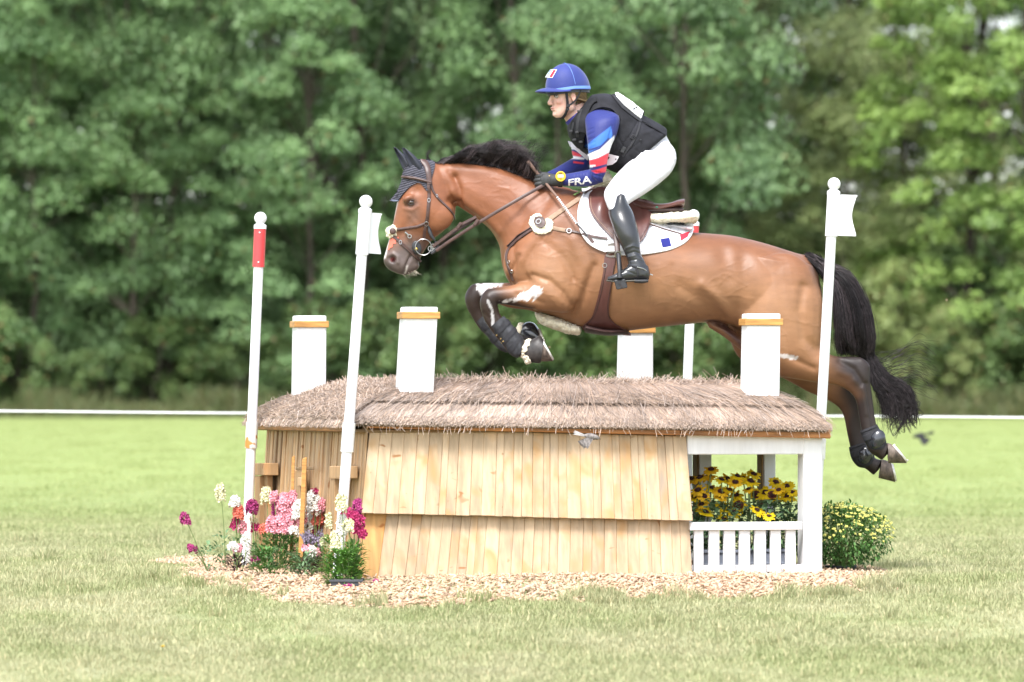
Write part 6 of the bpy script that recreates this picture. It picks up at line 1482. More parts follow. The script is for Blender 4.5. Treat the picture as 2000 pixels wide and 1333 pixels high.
# ---------------------------------------------------------------- the rider
rider = empty('person', P(1230, 560, 0), 'rider in blue helmet, black vest and white breeches crouching over the saddle, holding reins', 'person')
HCEN = Vector(P(1112, 195, 0)); HY_, HP_ = R(24), R(9)
# head frame: fx forward (towards the left of the photo, turned to the viewer), sy to the rider's left (viewer's side), uz up
fx = Vector((-math.cos(HY_) * math.cos(HP_), -math.sin(HY_) * math.cos(HP_), -math.sin(HP_))).normalized(); sy = Vector((math.sin(HY_), -math.cos(HY_), 0)).normalized(); uz = fx.cross(sy).normalized() * -1
if uz.z < 0: uz = -uz
h0 = Vector(P(1086, 231, 0)) - fx * .078
h0.y = 0.0 - .02
_t = Vector(P(1086, 231, 0)); h0 = h0 + Vector((_t.x - (h0 + fx * .078).x, 0, _t.z - (h0 + fx * .078).z))
def HP3(x, y, z): return h0 + fx * x + sy * y + uz * z
def head_parts():
    S = [(-.002, .076, .040, .020), (.010, .086, .008, .036), (.034, .0875, -.018, .050), (.058, .085, -.035, .057), (.082, .083, -.052, .062), (.108, .080, -.072, .066), (.128, .087, -.082, .069), (.155, .088, -.090, .072), (.185, .075, -.088, .069), (.212, .045, -.066, .052), (.224, .015, -.035, .025)]
    Q = smooth_sections(np.array(S), 4); C = []; A = []; B = []
    for z, a, b, w in Q: C.append(np.array(HP3((a + b) / 2, 0, z))); A.append(np.array(fx) * (a - b) / 2); B.append(np.array(sy) * w)
    parts = [loft_pts(C, A, B, 32, 2.25, .1, .2)]
    def tube(pts, ra, rb, up=None):
        return loft3([(*HP3(*p), a, b) for p, a, b in zip(pts, ra, rb)], 4, 16, up=tuple(up or sy))
    parts.append(tube([(.083, 0, .122), (.090, 0, .105), (.099, 0, .088), (.104, 0, .077), (.094, 0, .068)], [.006, .007, .009, .009, .006], [.006, .0075, .010, .0135, .010]))
    rot = Matrix((fx, sy, uz)).transposed()
    E = lambda c, r: parts.append(ellipsoid(HP3(*c), r, rot, 16, 10))
    E((.090, 0, .0525), (.010, .021, .0055)); E((.0885, 0, .0425), (.010, .018, .0055)); E((.082, 0, .018), (.012, .017, .013))
    for s in (-1, 1):
        E((.060, .036 * s, .080), (.022, .018, .020)); E((.083, .028 * s, .126), (.010, .022, .006)); E((.096, .0105 * s, .073), (.007, .0055, .006))
        E((-.004, .071 * s, .092), (.014, .006, .026)); E((.010, .046 * s, .040), (.03, .012, .02))
    return parts
BODY = []
bl = lambda S, **k: BODY.append(loftpx(S, **k))
BODY += head_parts()
# neck and trunk, arms and legs (slim; the clothes lie over them)
bl([(1098, 222, 1140, 200, .0, .048), (1104, 236, 1148, 210, .0, .052), (1112, 248, 1160, 214, .0, .058), (1122, 262, 1180, 216, .0, .09)], n=24)
bl([(1126, 250, 1168, 200, .0, .12), (1130, 275, 1205, 215, .0, .15), (1150, 300, 1235, 238, .0, .14), (1185, 318, 1262, 262, .0, .13), (1215, 326, 1290, 280, .0, .14), (1240, 340, 1312, 305, .0, .15)], n=28)
TH_N = [(1236, 300, 1316, 316, -.09, .085), (1222, 330, 1300, 340, -.13, .085), (1205, 348, 1268, 366, -.20, .078), (1192, 366, 1236, 388, -.27, .066), (1186, 384, 1220, 402, -.315, .058), (1192, 404, 1222, 410, -.34, .052)]
bl(TH_N, inset=.006); bl([(a, b, c, d, -e, w) for a, b, c, d, e, w in TH_N], inset=.006)
CALF = [(1192, 400, 1224, 402, -.34, .05), (1198, 425, 1236, 425, -.375, .052), (1207, 452, 1243, 452, -.395, .048), (1220, 480, 1247, 478, -.40, .038), (1228, 502, 1250, 500, -.405, .032), (1232, 520, 1262, 524, -.41, .034)]
for s in (1, -1):
    bl([(a, b, c, d, e * s, w) for a, b, c, d, e, w in CALF], inset=.006)
    bl([(1262, 525, 1262, 546, -.41 * s, .030), (1240, 520, 1240, 546, -.41 * s, .036), (1212, 530, 1212, 548, -.415 * s, .040), (1190, 540, 1190, 549, -.415 * s, .030)], inset=.006)
UA_N = [(1146, 240, 1200, 222, -.155, .058), (1146, 262, 1200, 258, -.195, .056), (1149, 285, 1190, 286, -.215, .051), (1151, 310, 1186, 312, -.215, .048), (1153, 330, 1183, 336, -.205, .045), (1150, 338, 1172, 356, -.190, .040)]
FA_N = [(1160, 330, 1174, 354, -.190, .044), (1140, 334, 1152, 362, -.170, .044), (1122, 338, 1132, 363, -.150, .040), (1105, 341, 1112, 362, -.130, .034), (1094, 344, 1098, 361, -.118, .029)]
UA_F = [(1128, 250, 1190, 225, .14, .055), (1122, 275, 1170, 262, .19, .052), (1120, 295, 1160, 296, .20, .048), (1124, 308, 1154, 320, .19, .042)]
FA_F = [(1130, 306, 1150, 328, .19, .042), (1110, 318, 1122, 340, .16, .038), (1088, 330, 1095, 350, .11, .033), (1066, 340, 1072, 356, .07, .028)]
for S in (UA_N, FA_N, UA_F, FA_F): bl(S, inset=.007)
def hand(c0, s, grip):
    """fist of the rider: palm block, four curled fingers, thumb; s = -1 near hand; world metres"""
    out = []
    x = lambda a, b, y: tuple(P(c0[0] + a, c0[1] + b, y))
    y = c0[2]
    out.append(loft3([(*x(26, 0, y), .026, .020), (*x(16, -1, y), .032, .021), (*x(4, -1, y), .035, .021), (*x(-5, 1, y), .032, .019)], 4, 18))
    for k in range(4):      # index on top ... little finger at the bottom; they curl forward, inwards and back round the rein
        dz = -9.5 + 7.2 * k; L = (1.0, 1.08, 1.0, .82)[k]
        p = [x(-3, dz, y - .006 * s * -1), x(-11 * L, dz + 1, y + .000), x(-16 * L, dz + 2.5, y - .016 * s), x(-11 * L, dz + 3.5, y - .036 * s), x(-3, dz + 3, y - .040 * s)]
        out.append(loft3([(*q, r_, r_) for q, r_ in zip(p, (.0105, .0105, .0102, .0098, .0085))], 4, 12, up=(0, 0, 1)))
    p = [x(14, -6, y - .016 * s), x(6, -11, y - .022 * s), x(-3, -12, y - .024 * s), x(-10, -9, y - .020 * s)]
    out.append(loft3([(*q, r_, r_) for q, r_ in zip(p, (.014, .012, .0115, .009))], 4, 12, up=(0, 0, 1)))
    return out
H_N = (1063, 353, -.105); H_F = (1049, 351, .05)
BODY += [loft3([(*P(1096, 352, -.118), .024, .022), (*P(1080, 353, -.110), .024, .020)], 2, 14), loft3([(*P(1069, 348, .07), .022, .02), (*P(1056, 350, .055), .022, .018)], 2, 14)]
for h_, s in ((H_N, -1), (H_F, 1)):
    for v, f in hand(h_, s, 0):
        c = v.mean(0); BODY.append((c + (v - c) * .9, f))
bv, bf = union(BODY, .0034, 3)
hx = (bv - np.array(h0)) @ np.array([fx, sy, uz]).T
def hgauss(c, w): return np.exp(-(((hx - np.array(c)) / np.array(w)) ** 2).sum(1))
bn = normals(bv, bf); D = np.zeros(len(bv))
for s in (-1, 1):
    D += hgauss((.080, .031 * s, .110), (.02, .013, .009)) * -.0065; D += hgauss((.080, .047 * s, .055), (.03, .014, .02)) * -.002
    D += hgauss((.092, .009 * s, .066), (.01, .004, .003)) * -.004; D += hgauss((-.002, .076 * s, .095), (.006, .01, .012)) * -.005
D += hgauss((.098, 0, .0475), (.012, .020, .0022)) * -.005; D += hgauss((.088, 0, .030), (.01, .02, .005)) * -.002; D += hgauss((.09, 0, .060), (.01, .005, .006)) * -.0015
bv = bv + bn * D[:, None]
skin = np.array([.74, .47, .38]); c = np.repeat(skin[None], len(bv), 0) * (.95 + .1 * vnoise(bv, 60, 3)[:, None])
def tint(mask, col, a=1.0):
    global c
    m_ = np.clip(mask, 0, 1)[:, None] * a; c = c * (1 - m_) + np.array(col) * m_
for s in (-1, 1): tint(hgauss((.07, .042 * s, .070), (.04, .022, .022)), (.66, .27, .22), .55); tint(hgauss((.082, .031 * s, .108), (.02, .016, .008)), (.36, .19, .14), .45); tint(hgauss((.088, .030 * s, .1275), (.012, .018, .0032)), (.13, .075, .045), .85); tint(hgauss((.0, .072 * s, .092), (.02, .02, .03)), (.66, .28, .20), .4)
tint(hgauss((.095, 0, .0475), (.013, .021, .009)), (.52, .17, .15), .7); tint(hgauss((.099, 0, .0475), (.012, .019, .0016)), (.10, .03, .03), .9); tint(hgauss((.105, 0, .075), (.014, .02, .012)), (.66, .30, .24), .35)
ms = bpy.data.materials.new('skin'); ms = mat('skin', (1, 1, 1), .5, spec=.35, var=.03, scale=40, bump=.06, bscale=250, vcol=True); ms.node_tree.nodes['Principled BSDF'].inputs['Subsurface Weight'].default_value = .12; ms.node_tree.nodes['Principled BSDF'].inputs['Subsurface Scale'].default_value = .01
body = make('body', bv, bf, ms, rider, smooth=True, col=c)
for s in (-1, 1):
    g = G(); cc = HP3(.0725, .031 * s, .1085); g.ball(cc, .0112, 18, 12); e = g.build('eyeball', mat('eye_white', (.40, .36, .34), .2, bump=0), rider, smooth=True)
    dr = (fx * .97 + Vector((-1, 0, 0)) * .25).normalized(); g = G(); g.ball(cc + dr * .0060, .0066, 14, 8); g.build('iris', mat('iris', (.05, .03, .02), .15, bump=0), e, smooth=True)
    g = G(); pts = [HP3(.0725 + .0125 * math.cos(R(a)), .031 * s + .0150 * math.sin(R(a)), .1085 + .0068 * math.cos(R(a * 1.15))) for a in range(-70, 71, 14)]; g.tube(pts, .0019, 6); g.build('eyelashes', mat('lashes', (.05, .03, .025), .6, bump=0), e, smooth=True)
BT = bvhs(body)
# hair at the nape and temples
r = np.random.default_rng(12); S = []; Cc = []
for i in range(230):
    s = -1 if r.uniform() < .75 else 1; a = r.uniform(0, 1)
    p0 = np.array(HP3(.035 - .09 * a + r.normal() * .004, (.066 - .012 * a) * (-s if False else 1) * (1 if r.uniform() < .8 else -1), .128 + r.normal() * .004)); p1 = p0 + np.array(fx) * (-.03) + np.array(uz) * (-.02 - .02 * r.uniform()); p2 = np.array(HP3(-.088 + r.normal() * .008, r.normal() * .022 + .012, .060 + r.normal() * .010))
    q = smooth_sections(np.array([p0, p1, p2]), 4); S.append((q, .0013, .0006)); Cc.append(r.uniform(.6, 1.4))
hairs('hair', S, mat('blonde_hair', (.34, .24, .13), .5, var=.2, bump=0, vcol=True), rider, Cc)
v, f = ellipsoid(HP3(-.082, .006, .072), (.018, .022, .016)); make('hair_bun', v, f, mat('hair_bun', (.26, .18, .10), .7, var=.4, scale=80, bump=.5, bscale=120), rider)

# helmet: silk cover, peak, inner shell, straps
hel = make  # builder below
HZ = .142
def helmet():
    M['silk'] = mat('blue_helmet_silk', (.024, .038, .19), .6, spec=.35, var=.06, scale=12, bump=.15, bscale=70, sheen=.15)
    M['lightblue'] = mat('light_blue_ribbon', (.13, .25, .60), .5, var=.06, bump=.1)
    M['shell'] = mat('black_helmet_shell', (.03, .03, .034), .5, var=.1, bump=.05)
    rings = []; n = 48
    def shell(z0, z1, grow, open_=True, name='', m_=None, par=None, steps=14):
        V = []; Fs = []; c0 = HP3(-.006, 0, HZ)
        for i in range(steps):
            t = i / (steps - 1); ph = z0 + (z1 - z0) * t
            for k in range(n):
                w = 2 * math.pi * k / n; a = (.112 if math.cos(w) > 0 else .124) + grow; b = .096 + grow; hgt = .126 + grow
                x = a * math.cos(w) * math.cos(ph); y = b * math.sin(w) * math.cos(ph); z = hgt * math.sin(ph)
                if ph < 0: x = a * math.cos(w); y = b * math.sin(w); z = hgt * math.sin(ph)
                z += -.016 * (math.cos(w) < 0) * abs(math.cos(w)) * (1 - max(0, math.sin(ph)))
                V.append(c0 + fx * x + sy * y + uz * z)
        for i in range(steps - 1):
            for k in range(n): Fs.append((i * n + k, i * n + (k + 1) % n, (i + 1) * n + (k + 1) % n, (i + 1) * n + k))
        if z1 > 1.4: Fs.append(tuple((steps - 1) * n + k for k in range(n)))
        return V, Fs
    h_ = empty
    V, Fs = shell(-.10, 1.52, 0); silk = make('helmet_cover', V, Fs, M['silk'], rider, smooth=True)
    V, Fs = shell(-.22, .22, -.006, steps=6); make('helmet_shell', V, Fs, M['shell'], silk, smooth=True)
    HT2 = bvhs(silk)
    # ribbon round the cover, a little above the rim
    V, Fs = shell(.015, .125, .0016, steps=5); 
    V = [v - uz * .010 * max(0, 1) for v in V]; make('ribbon', V, Fs, M['lightblue'], silk, smooth=True)
    # seam
    g = G(); pts = [HP3(-.006, 0, HZ) + sy * (.0968 * math.cos(a)) + uz * (.1268 * math.sin(a)) + fx * (-.006) for a in [R(6 + 168 * k / 30) for k in range(31)]]; g.tube(pts, .0012, 6); g.build('seam', M['lightblue'], silk, smooth=True)
    g = G(); g.ball(HP3(-.010, 0, HZ + .127), .004, 10, 6); g.build('button', M['silk'], silk, smooth=True)
    # peak: crescent plate curving down at the sides
    V = []; m_ = 24; prof = 6
    for i in range(m_ + 1):
        w = R(-82 + 164 * i / m_); cs, sn = math.cos(w), math.sin(w)
        for j in range(prof):
            q = j / (prof - 1); rr = q * .066 * max(0, cs) ** .6
            x = (.107 * cs) + rr * cs ** .3 if cs > .01 else .107 * cs; y = (.094 + rr * .18) * sn
            z = .016 + .004 * q - .030 * (abs(sn) ** 2) * (1 - .3 * q) - .012 * q * q
            V.append((x, y, z))
    nV = len(V); P1 = [HP3(-.006, 0, HZ) + fx * x + sy * y + uz * z for x, y, z in V]; P2 = [p - uz * .005 for p in P1]
    Fs = []
    for i in range(m_):
        for j in range(prof - 1):
            a = i * prof + j; Fs.append((a, a + 1, a + prof + 1, a + prof)); Fs.append((a + nV, a + prof + nV, a + prof + 1 + nV, a + 1 + nV))
        a = i * prof + prof - 1; Fs.append((a, a + nV, a + prof + nV, a + prof))
    make('peak', P1 + P2, Fs, M['silk'], silk, smooth=True, recalc=True)
    # black front band of the shell under the peak
    V = []; k_ = 26
    for i in range(k_ + 1):
        w = R(-100 + 200 * i / k_); c0 = HP3(-.006, 0, HZ) + fx * (.104 * math.cos(w)) + sy * (.092 * math.sin(w)); e = .006 + .016 * max(0, math.cos(w)) ** 1
        V += [c0 + uz * .004, c0 - uz * e + fx * .004 * math.cos(w), c0 - uz * (e + .003) - fx * .003 * math.cos(w) - sy * .003 * math.sin(w), c0 - fx * .006 * math.cos(w) - sy * .006 * math.sin(w)]
    Fs = [(i * 4 + j, i * 4 + (j + 1) % 4, (i + 1) * 4 + (j + 1) % 4, (i + 1) * 4 + j) for i in range(k_) for j in range(4)]; make('helmet_rim', V, Fs, M['shell'], silk, smooth=True, recalc=True)
    q = HP3(-.006, 0, HZ) + fx * (.104 * math.cos(R(38))) + sy * (.092 * math.sin(R(38))) - uz * .004; g = G(); g.ball(q, .004, 8, 6); g.build('rivet', M['steel'], silk, smooth=True)
    # flag patch on the front left of the cover: blue, white, red
    for nm, m2, poly in (('flag_border', M['plastic'], [(1065, 151.5), (1075, 136.5), (1088, 136.5), (1079, 152.5)]), ('flag_blue', M['lightblue'], [(1066, 150.7), (1075.5, 137.3), (1078, 137.3), (1069, 151)]), ('flag_red', M['redcloth'], [(1073, 151.2), (1081, 137.4), (1086.5, 137.4), (1078.5, 151.6)])):
        try: V, Fc, B = patch(HT2, poly, .0006 if nm == 'flag_border' else .0012, .0006, 1.6, smooth_poly=False); make(nm, V, Fc, m2, silk, recalc=True)
        except Exception as ex: print('flag', ex)
    # chin straps
    g = G(); side = lambda x, y, z: HP3(x, y, z)
    A = [side(.040, .084, .134), side(.036, .076, .098), side(.034, .068, .065), side(.036, .060, .040), side(.042, .046, .014), side(.050, .024, -.004), side(.054, .0, -.008), side(.050, -.03, -.002), side(.04, -.058, .04), side(.04, -.078, .12)]
    A = [Vector(p) for p in smooth_sections(np.array([tuple(p) for p in A]), 3)]
    ribbon(g, A, [(p - HP3(.01, 0, .06)).normalized() for p in A], .014, .003); g.build('chin_strap', M['blackcloth'], rider, smooth=True)
    for s in (1, -1):
        g = G(); A = [side(-.045, .088 * s, .128), side(-.020, .078 * s, .085), side(.012, .070 * s, .060), side(.034, .0655 * s, .050)]; A = [Vector(p) for p in smooth_sections(np.array([tuple(p) for p in A]), 3)]; ribbon(g, A, [sy * s] * len(A), .009, .003); g.build('rear_strap', M['blackcloth'], rider, smooth=True)
    g = G(); g.cbox(side(.034, .0705, .052), fx * .018, sy * .006, uz * .016, .002); g.cbox(side(.036, .0665, .034), fx * .015, sy * .006, uz * .013, .002); g.build('strap_buckle', M['black'], rider)
helmet()

# clothes --------------------------------------------------------------
def cloth(name, parts, voxel, m_, strokes=(), col=None, sm=3, wr=None):
    v, f = union(parts, voxel, sm)
    if strokes: v = sculpt(v, f, strokes, both=True)
    if wr:
        n = normals(v, f); v = v + n * ((vnoise(v * np.array(wr[1]), wr[2], 4) - .5) * wr[0])[:, None]
    px, py = topx(v); cc = col(px, py, v) if col else None
    return make(name, v, f, m_, rider, smooth=True, col=cc), v, f
NAVY = np.array([.016, .024, .155]); MID = np.array([.04, .15, .50]); WH = np.array([.78, .78, .80]); RED = np.array([.66, .040, .060]); DEEP = np.array([.016, .018, .12])
def shirt_col(px, py, v):
    c = np.repeat(NAVY[None], len(v), 0); near = v[:, 1] < -.02
    def put(poly, col, side, soft=1.6):
        nonlocal c; m_ = (polymask(px, py, poly, soft) * side)[:, None]; c = c * (1 - m_) + col * m_
    # near sleeve bands
    put([(1120, 298), (1150, 280), (1193, 247), (1196, 262), (1196, 272), (1188, 270), (1170, 288), (1150, 300), (1120, 310)], MID, near)
    put([(1150, 292), (1175, 284), (1165, 291), (1150, 296)], DEEP, near, 1.2)
    put([(1120, 300), (1150, 301), (1172, 292), (1186, 278), (1200, 265), (1200, 302), (1186, 301), (1168, 309), (1150, 314), (1120, 318)], WH, near)
    put([(1120, 315), (1150, 314), (1168, 309), (1186, 300), (1200, 296), (1200, 322), (1182, 322), (1168, 326), (1150, 328), (1120, 330)], RED, near)
    put([(1140, 322.5), (1163, 322.5), (1163, 325), (1158, 326), (1158, 328), (1140, 328)], WH, near, .8)
    put([(1140, 328), (1160, 327), (1184, 321), (1200, 318), (1200, 325), (1184, 326), (1160, 331), (1140, 331)], DEEP, near, 1)
    put([(1155, 334), (1168, 331), (1184, 326), (1200, 324), (1200, 337), (1182, 337), (1164, 339)], RED, near)
    # far sleeve
    far = v[:, 1] > .05
    put([(1100, 270), (1170, 270), (1170, 298), (1100, 290)], WH, far); put([(1100, 294), (1120, 296), (1137, 303), (1134, 307), (1112, 304), (1100, 304)], RED, far); put([(1100, 304), (1114, 304), (1143, 309), (1140, 312), (1100, 310)], WH, far); put([(1120, 315), (1140, 318), (1140, 321), (1120, 319)], RED, far, 1)
    return c
M['shirt'] = mat('printed_sports_shirt', (1, 1, 1), .55, spec=.35, var=.03, scale=30, bump=.1, bscale=300, vcol=True, sheen=.1)
folds = []
rf = random.Random(4)
for k in range(9): x = 1172 - k * 6; folds.append(([(x, 336 + k * .8), (x - 3, 352)], 1.5, -.0022))
for k in range(7): folds.append(([(1146 + k * 1, 256 + k * 9), (1158 + k, 252 + k * 9 + rf.uniform(-2, 2))], 1.6, -.0020))
for k in range(5): folds.append(([(1196 - k, 246 + k * 6), (1188, 268 + k * 4)], 1.6, -.0018))
folds += [([(1176, 340), (1160, 336)], 2, -.004), ([(1180, 346), (1160, 342)], 2, -.003)]
SH = [loftpx([(1138, 226, 1172, 212, -.12, .05), (1143, 244, 1208, 226, -.175, .072), (1145, 262, 1206, 258, -.205, .066), (1148, 285, 1194, 286, -.218, .060), (1150, 310, 1187, 312, -.218, .055), (1152, 330, 1183, 338, -.207, .050), (1150, 340, 1172, 358, -.195, .044)], n=28),
      loftpx([(1166, 328, 1178, 356, -.195, .046), (1142, 333, 1154, 364, -.172, .047), (1122, 337, 1132, 365, -.150, .043), (1105, 340, 1112, 364, -.130, .037), (1092, 342, 1096, 363, -.117, .032)], n=26),
      loftpx([(1130, 246, 1200, 218, .14, .062), (1118, 270, 1176, 258, .19, .058), (1116, 292, 1164, 294, .20, .053), (1120, 310, 1158, 324, .19, .047)], n=26),
      loftpx([(1132, 302, 1154, 332, .19, .046), (1108, 315, 1122, 343, .155, .042), (1086, 328, 1094, 352, .108, .037), (1068, 337, 1074, 358, .075, .032)], n=26),
      loftpx([(1112, 244, 1150, 202, .0, .062), (1118, 262, 1180, 206, .0, .12), (1128, 280, 1210, 222, .0, .155), (1150, 302, 1240, 245, .0, .14)], n=30)]
shirt, sv, sf = cloth('shirt', SH, .0040, M['shirt'], folds, shirt_col, 2)
# collar standing round the neck
v, f = loftpx([(1104, 240, 1146, 206, 0, .060), (1112, 250, 1154, 212, 0, .066)], 3, 28, cap0=.0, cap1=.0); make('collar', v, f, mat('navy_collar', (.03, .03, .22), .6), rider)
# country letters on the forearm
def letters():
    SB = bvhs(shirt)
    cu = bpy.data.curves.new('txt', 'FONT'); cu.body = 'FRA'; cu.size = 1.0; cu.offset = .018; cu.resolution_u = 2; to = bpy.data.objects.new('txt', cu); COL.objects.link(to)
    dg = bpy.context.evaluated_depsgraph_get(); dg.update(); me = bpy.data.meshes.new_from_object(to.evaluated_get(dg)); bpy.data.objects.remove(to)
    bm = bmesh.new(); bm.from_mesh(me)
    bmesh.ops.triangulate(bm, faces=bm.faces)
    for _ in range(2): bmesh.ops.subdivide_edges(bm, edges=bm.edges, cuts=1, use_grid_fill=True)
    bmesh.ops.triangulate(bm, faces=bm.faces)
    xs = [q.co.x for q in bm.verts]; ys = [q.co.y for q in bm.verts]; x0, x1, y0, y1 = min(xs), max(xs), min(ys), max(ys)
    V = []
    for q in bm.verts:
        u = (q.co.x - x0) / (x1 - x0); w = (q.co.y - y0) / (y1 - y0)
        px = 1110.5 + 44 * u; py = 363.5 - 5.5 * u - (12.5 + 2.5 * u) * w; px += (1 - w) * 2.5 * (u - .3)
        h = cast(SB, px, py); V.append(h[0] + h[1] * .0012 if h else P(px, py, -.18))
    Fs = [tuple(x.index for x in fc.verts) for fc in bm.faces]; bm.free()
    make('sleeve_lettering', V, Fs, M['plastic'], shirt, smooth=False)
letters()
# breeches
M['breech'] = mat('white_breeches', (.66, .655, .69), .7, spec=.25, var=.02, scale=20, bump=.08, bscale=300, sheen=.1)
BR = [loftpx([(1225, 318, 1300, 262, 0, .13), (1240, 330, 1318, 298, 0, .165)], n=30)]
TH = [(1236, 290, 1322, 310, -.085, .098), (1226, 316, 1312, 336, -.12, .098), (1206, 338, 1284, 362, -.19, .092), (1190, 358, 1252, 384, -.26, .078), (1180, 376, 1230, 398, -.31, .068), (1182, 394, 1224, 408, -.335, .060), (1190, 412, 1222, 418, -.35, .054)]
BR += [loftpx(TH, n=28), loftpx([(a, b, c_, d, -e, w) for a, b, c_, d, e, w in TH], n=28), ellipsoid(P(1291, 309, -.075), (.080, .080, .090)), ellipsoid(P(1291, 309, .075), (.080, .080, .090))]
fr = [([(1216, 330), (1248, 352), (1268, 350)], 3, -.0025), ([(1238, 372), (1262, 356), (1290, 346)], 3, .002), ([(1278, 280), (1300, 290), (1312, 304)], 2.4, -.002), ([(1196, 362), (1216, 350), (1232, 346)], 3, -.002), ([(1300, 280), (1304, 310), (1290, 336)], 1.3, .0018), ([(1262, 290), (1278, 300), (1300, 302)], 3, -.003), ([(1256, 296), (1262, 306), (1275, 312)], 2.4, -.003), ([(1255, 310), (1270, 318), (1290, 322)], 3, -.002), ([(1240, 312), (1262, 322)], 2.5, -.0025), ([(1186, 400), (1205, 396), (1220, 400)], 2.4, -.0022), ([(1184, 386), (1200, 380)], 2.4, -.002)]
breeches, v, f = cloth('breeches', BR, .0055, M['breech'], fr, None, 3, (.0022, (1, 1, 2), 26))
# riding boots with spurs
M['boot'] = mat('black_boot_leather', (.018, .019, .022), .28, spec=.6, var=.25, scale=14, bump=.1, bscale=120, coat=.35)
for s in (1, -1):
    F_ = lambda S: [(a, b, c_, d, e * s, w) for a, b, c_, d, e, w in S]
    parts = [loftpx(F_([(1204, 384, 1220, 381, -.372, .022), (1197, 398, 1226, 397, -.352, .056), (1188, 414, 1236, 414, -.352, .064), (1194, 436, 1243, 436, -.378, .062), (1203, 460, 1248, 458, -.394, .055), (1214, 482, 1250, 478, -.402, .044), (1222, 500, 1252, 497, -.407, .039), (1226, 512, 1258, 508, -.41, .040), (1228, 526, 1265, 524, -.41, .042), (1232, 540, 1268, 540, -.41, .040)]), n=28, cap0=.6),
             loftpx(F_([(1266, 520, 1267, 548, -.41, .030), (1252, 512, 1252, 548, -.41, .037), (1236, 514, 1236, 549, -.412, .040), (1218, 526, 1219, 550, -.415, .044), (1200, 536, 1200, 550, -.418, .042), (1186, 541, 1187, 550, -.418, .028)]), n=26, ex=2.4)]
    st_ = [([(1226, 496), (1240, 492), (1252, 496)], 1.8, -.003), ([(1226, 503), (1242, 499), (1254, 504)], 1.8, .0025), ([(1228, 510), (1244, 507), (1256, 512)], 1.8, -.0035), ([(1222, 486), (1236, 480), (1248, 484)], 2, .0022), ([(1228, 518), (1244, 520), (1258, 524)], 1.6, .002), ([(1208, 532), (1226, 530), (1240, 536)], 1.8, -.002)]
    b_, v, f = cloth('riding_boot', parts, .0042, M['boot'], st_, None, 2); BB = bvhs(b_)
    g = G(); S_ = []
    v, f = loftpx(F_([(1266, 546, 1266, 552, -.41, .032), (1254, 546, 1254, 554, -.41, .037), (1238, 546, 1239, 553, -.412, .038)]), n=20, ex=4, cap0=.1, cap1=.05); make('heel', v, f, M['black'], b_, smooth=True)
    v, f = loftpx(F_([(1240, 547, 1240, 550.5, -.414, .041), (1218, 548, 1218, 552, -.416, .045), (1200, 549, 1200, 552, -.418, .043), (1184, 547, 1185, 550, -.418, .026)]), n=20, ex=3); make('sole', v, f, mat('boot_sole', (.09, .085, .07), .7), b_, smooth=True)
    g = G(); strap(g, BB, [(1221, 518), (1234, 520), (1247, 523)], .011, .003, .001, 2, far=(s < 0)); strap(g, BB, [(1242, 523), (1246, 533), (1246, 545)], .010, .003, .001, 2, far=(s < 0)); g.build('spur_strap', M['blackcloth'], b_, smooth=True)
    g = G(); y = -.455 * s; g.tube([P(1244, 522, y), P(1256, 525, y + .002 * s), P(1264, 530, y + .02 * s), P(1267.5, 535, -.41 * s), P(1275, 538, -.41 * s)], [.0028, .0030, .0030, .0035, .0030], 8); g.build('spur', M['steel'], b_, smooth=True)
    g = G(); h = cast(BB, 1212, 384, s < 0)
    if h: g.ball(h[0], .0025, 8, 5); g.build('press_stud', M['steel'], b_, smooth=True)
# gloves
M['glove'] = mat('black_glove', (.040, .041, .042), .6, spec=.35, var=.25, scale=20, bump=.15, bscale=200)
for (h_, s, FAx) in ((H_N, -1, [(*P(1098, 352, -.119), .034, .031), (*P(1086, 353, -.112), .031, .026), (*P(1078, 353, -.108), .030, .024)]), (H_F, 1, [(*P(1072, 348, .076), .031, .027), (*P(1058, 350, .058), .028, .022)])):
    cloth('glove', hand(h_, s, 0) + [loft3(FAx, 3, 18)], .0024, M['glove'], (), None, 1)
g = G(); q = cast(bvhs(*[o for o in bpy.data.objects if o.name.startswith('glove')]), 1073, 344)
if q: g.cbox(q[0] + q[1] * .001, Vector((.006, 0, 0)), Vector((0, .002, 0)), Vector((0, 0, .005)), .0005); g.build('glove_badge', M['goldprint'], rider)
# eventing watch
wc = P(1095, 345, -.158)
g = G(); g.tube([wc + Vector((0, .012, 0)), wc + Vector((0, -.006, 0))], [.026, .0265], 28); w_ = g.build('watch', mat('yellow_plastic', (.68, .42, .02), .35, var=.04, bump=0), rider, smooth=True)
g = G(); g.ring(wc + Vector((0, -.006, 0)), (0, 1, 0), .0225, .0032, 28, 6); g.build('watch_bezel', mat('yellow_bezel', (.75, .48, .03), .3, bump=0), w_, smooth=True)
g = G(); g.cbox(wc + Vector((0, -.0075, .001)), Vector((.030, 0, 0)), Vector((0, .003, 0)), Vector((0, 0, .015)), .001); g.build('watch_face', mat('lcd', (.55, .58, .62), .25, bump=0), w_)
g = G(); g.cbox(wc + Vector((0, -.0072, .0155)), Vector((.016, 0, 0)), Vector((0, .002, 0)), Vector((0, 0, .003)), .0005); g.cbox(wc + Vector((0, -.0072, -.0135)), Vector((.014, 0, 0)), Vector((0, .002, 0)), Vector((0, 0, .002)), .0005); g.build('dial_marks', M['black'], w_)
g = G(); g.tube([P(1101, 342, -.125), P(1096, 362, -.122)], [.040, .038], 20, cap=False); 
v, f = loftpx([(1094, 340, 1090, 366, -.119, .036), (1101, 339, 1098, 366, -.123, .038)], 2, 24, inset=-.001); make('watch_strap', v, f, M['blackcloth'], w_)

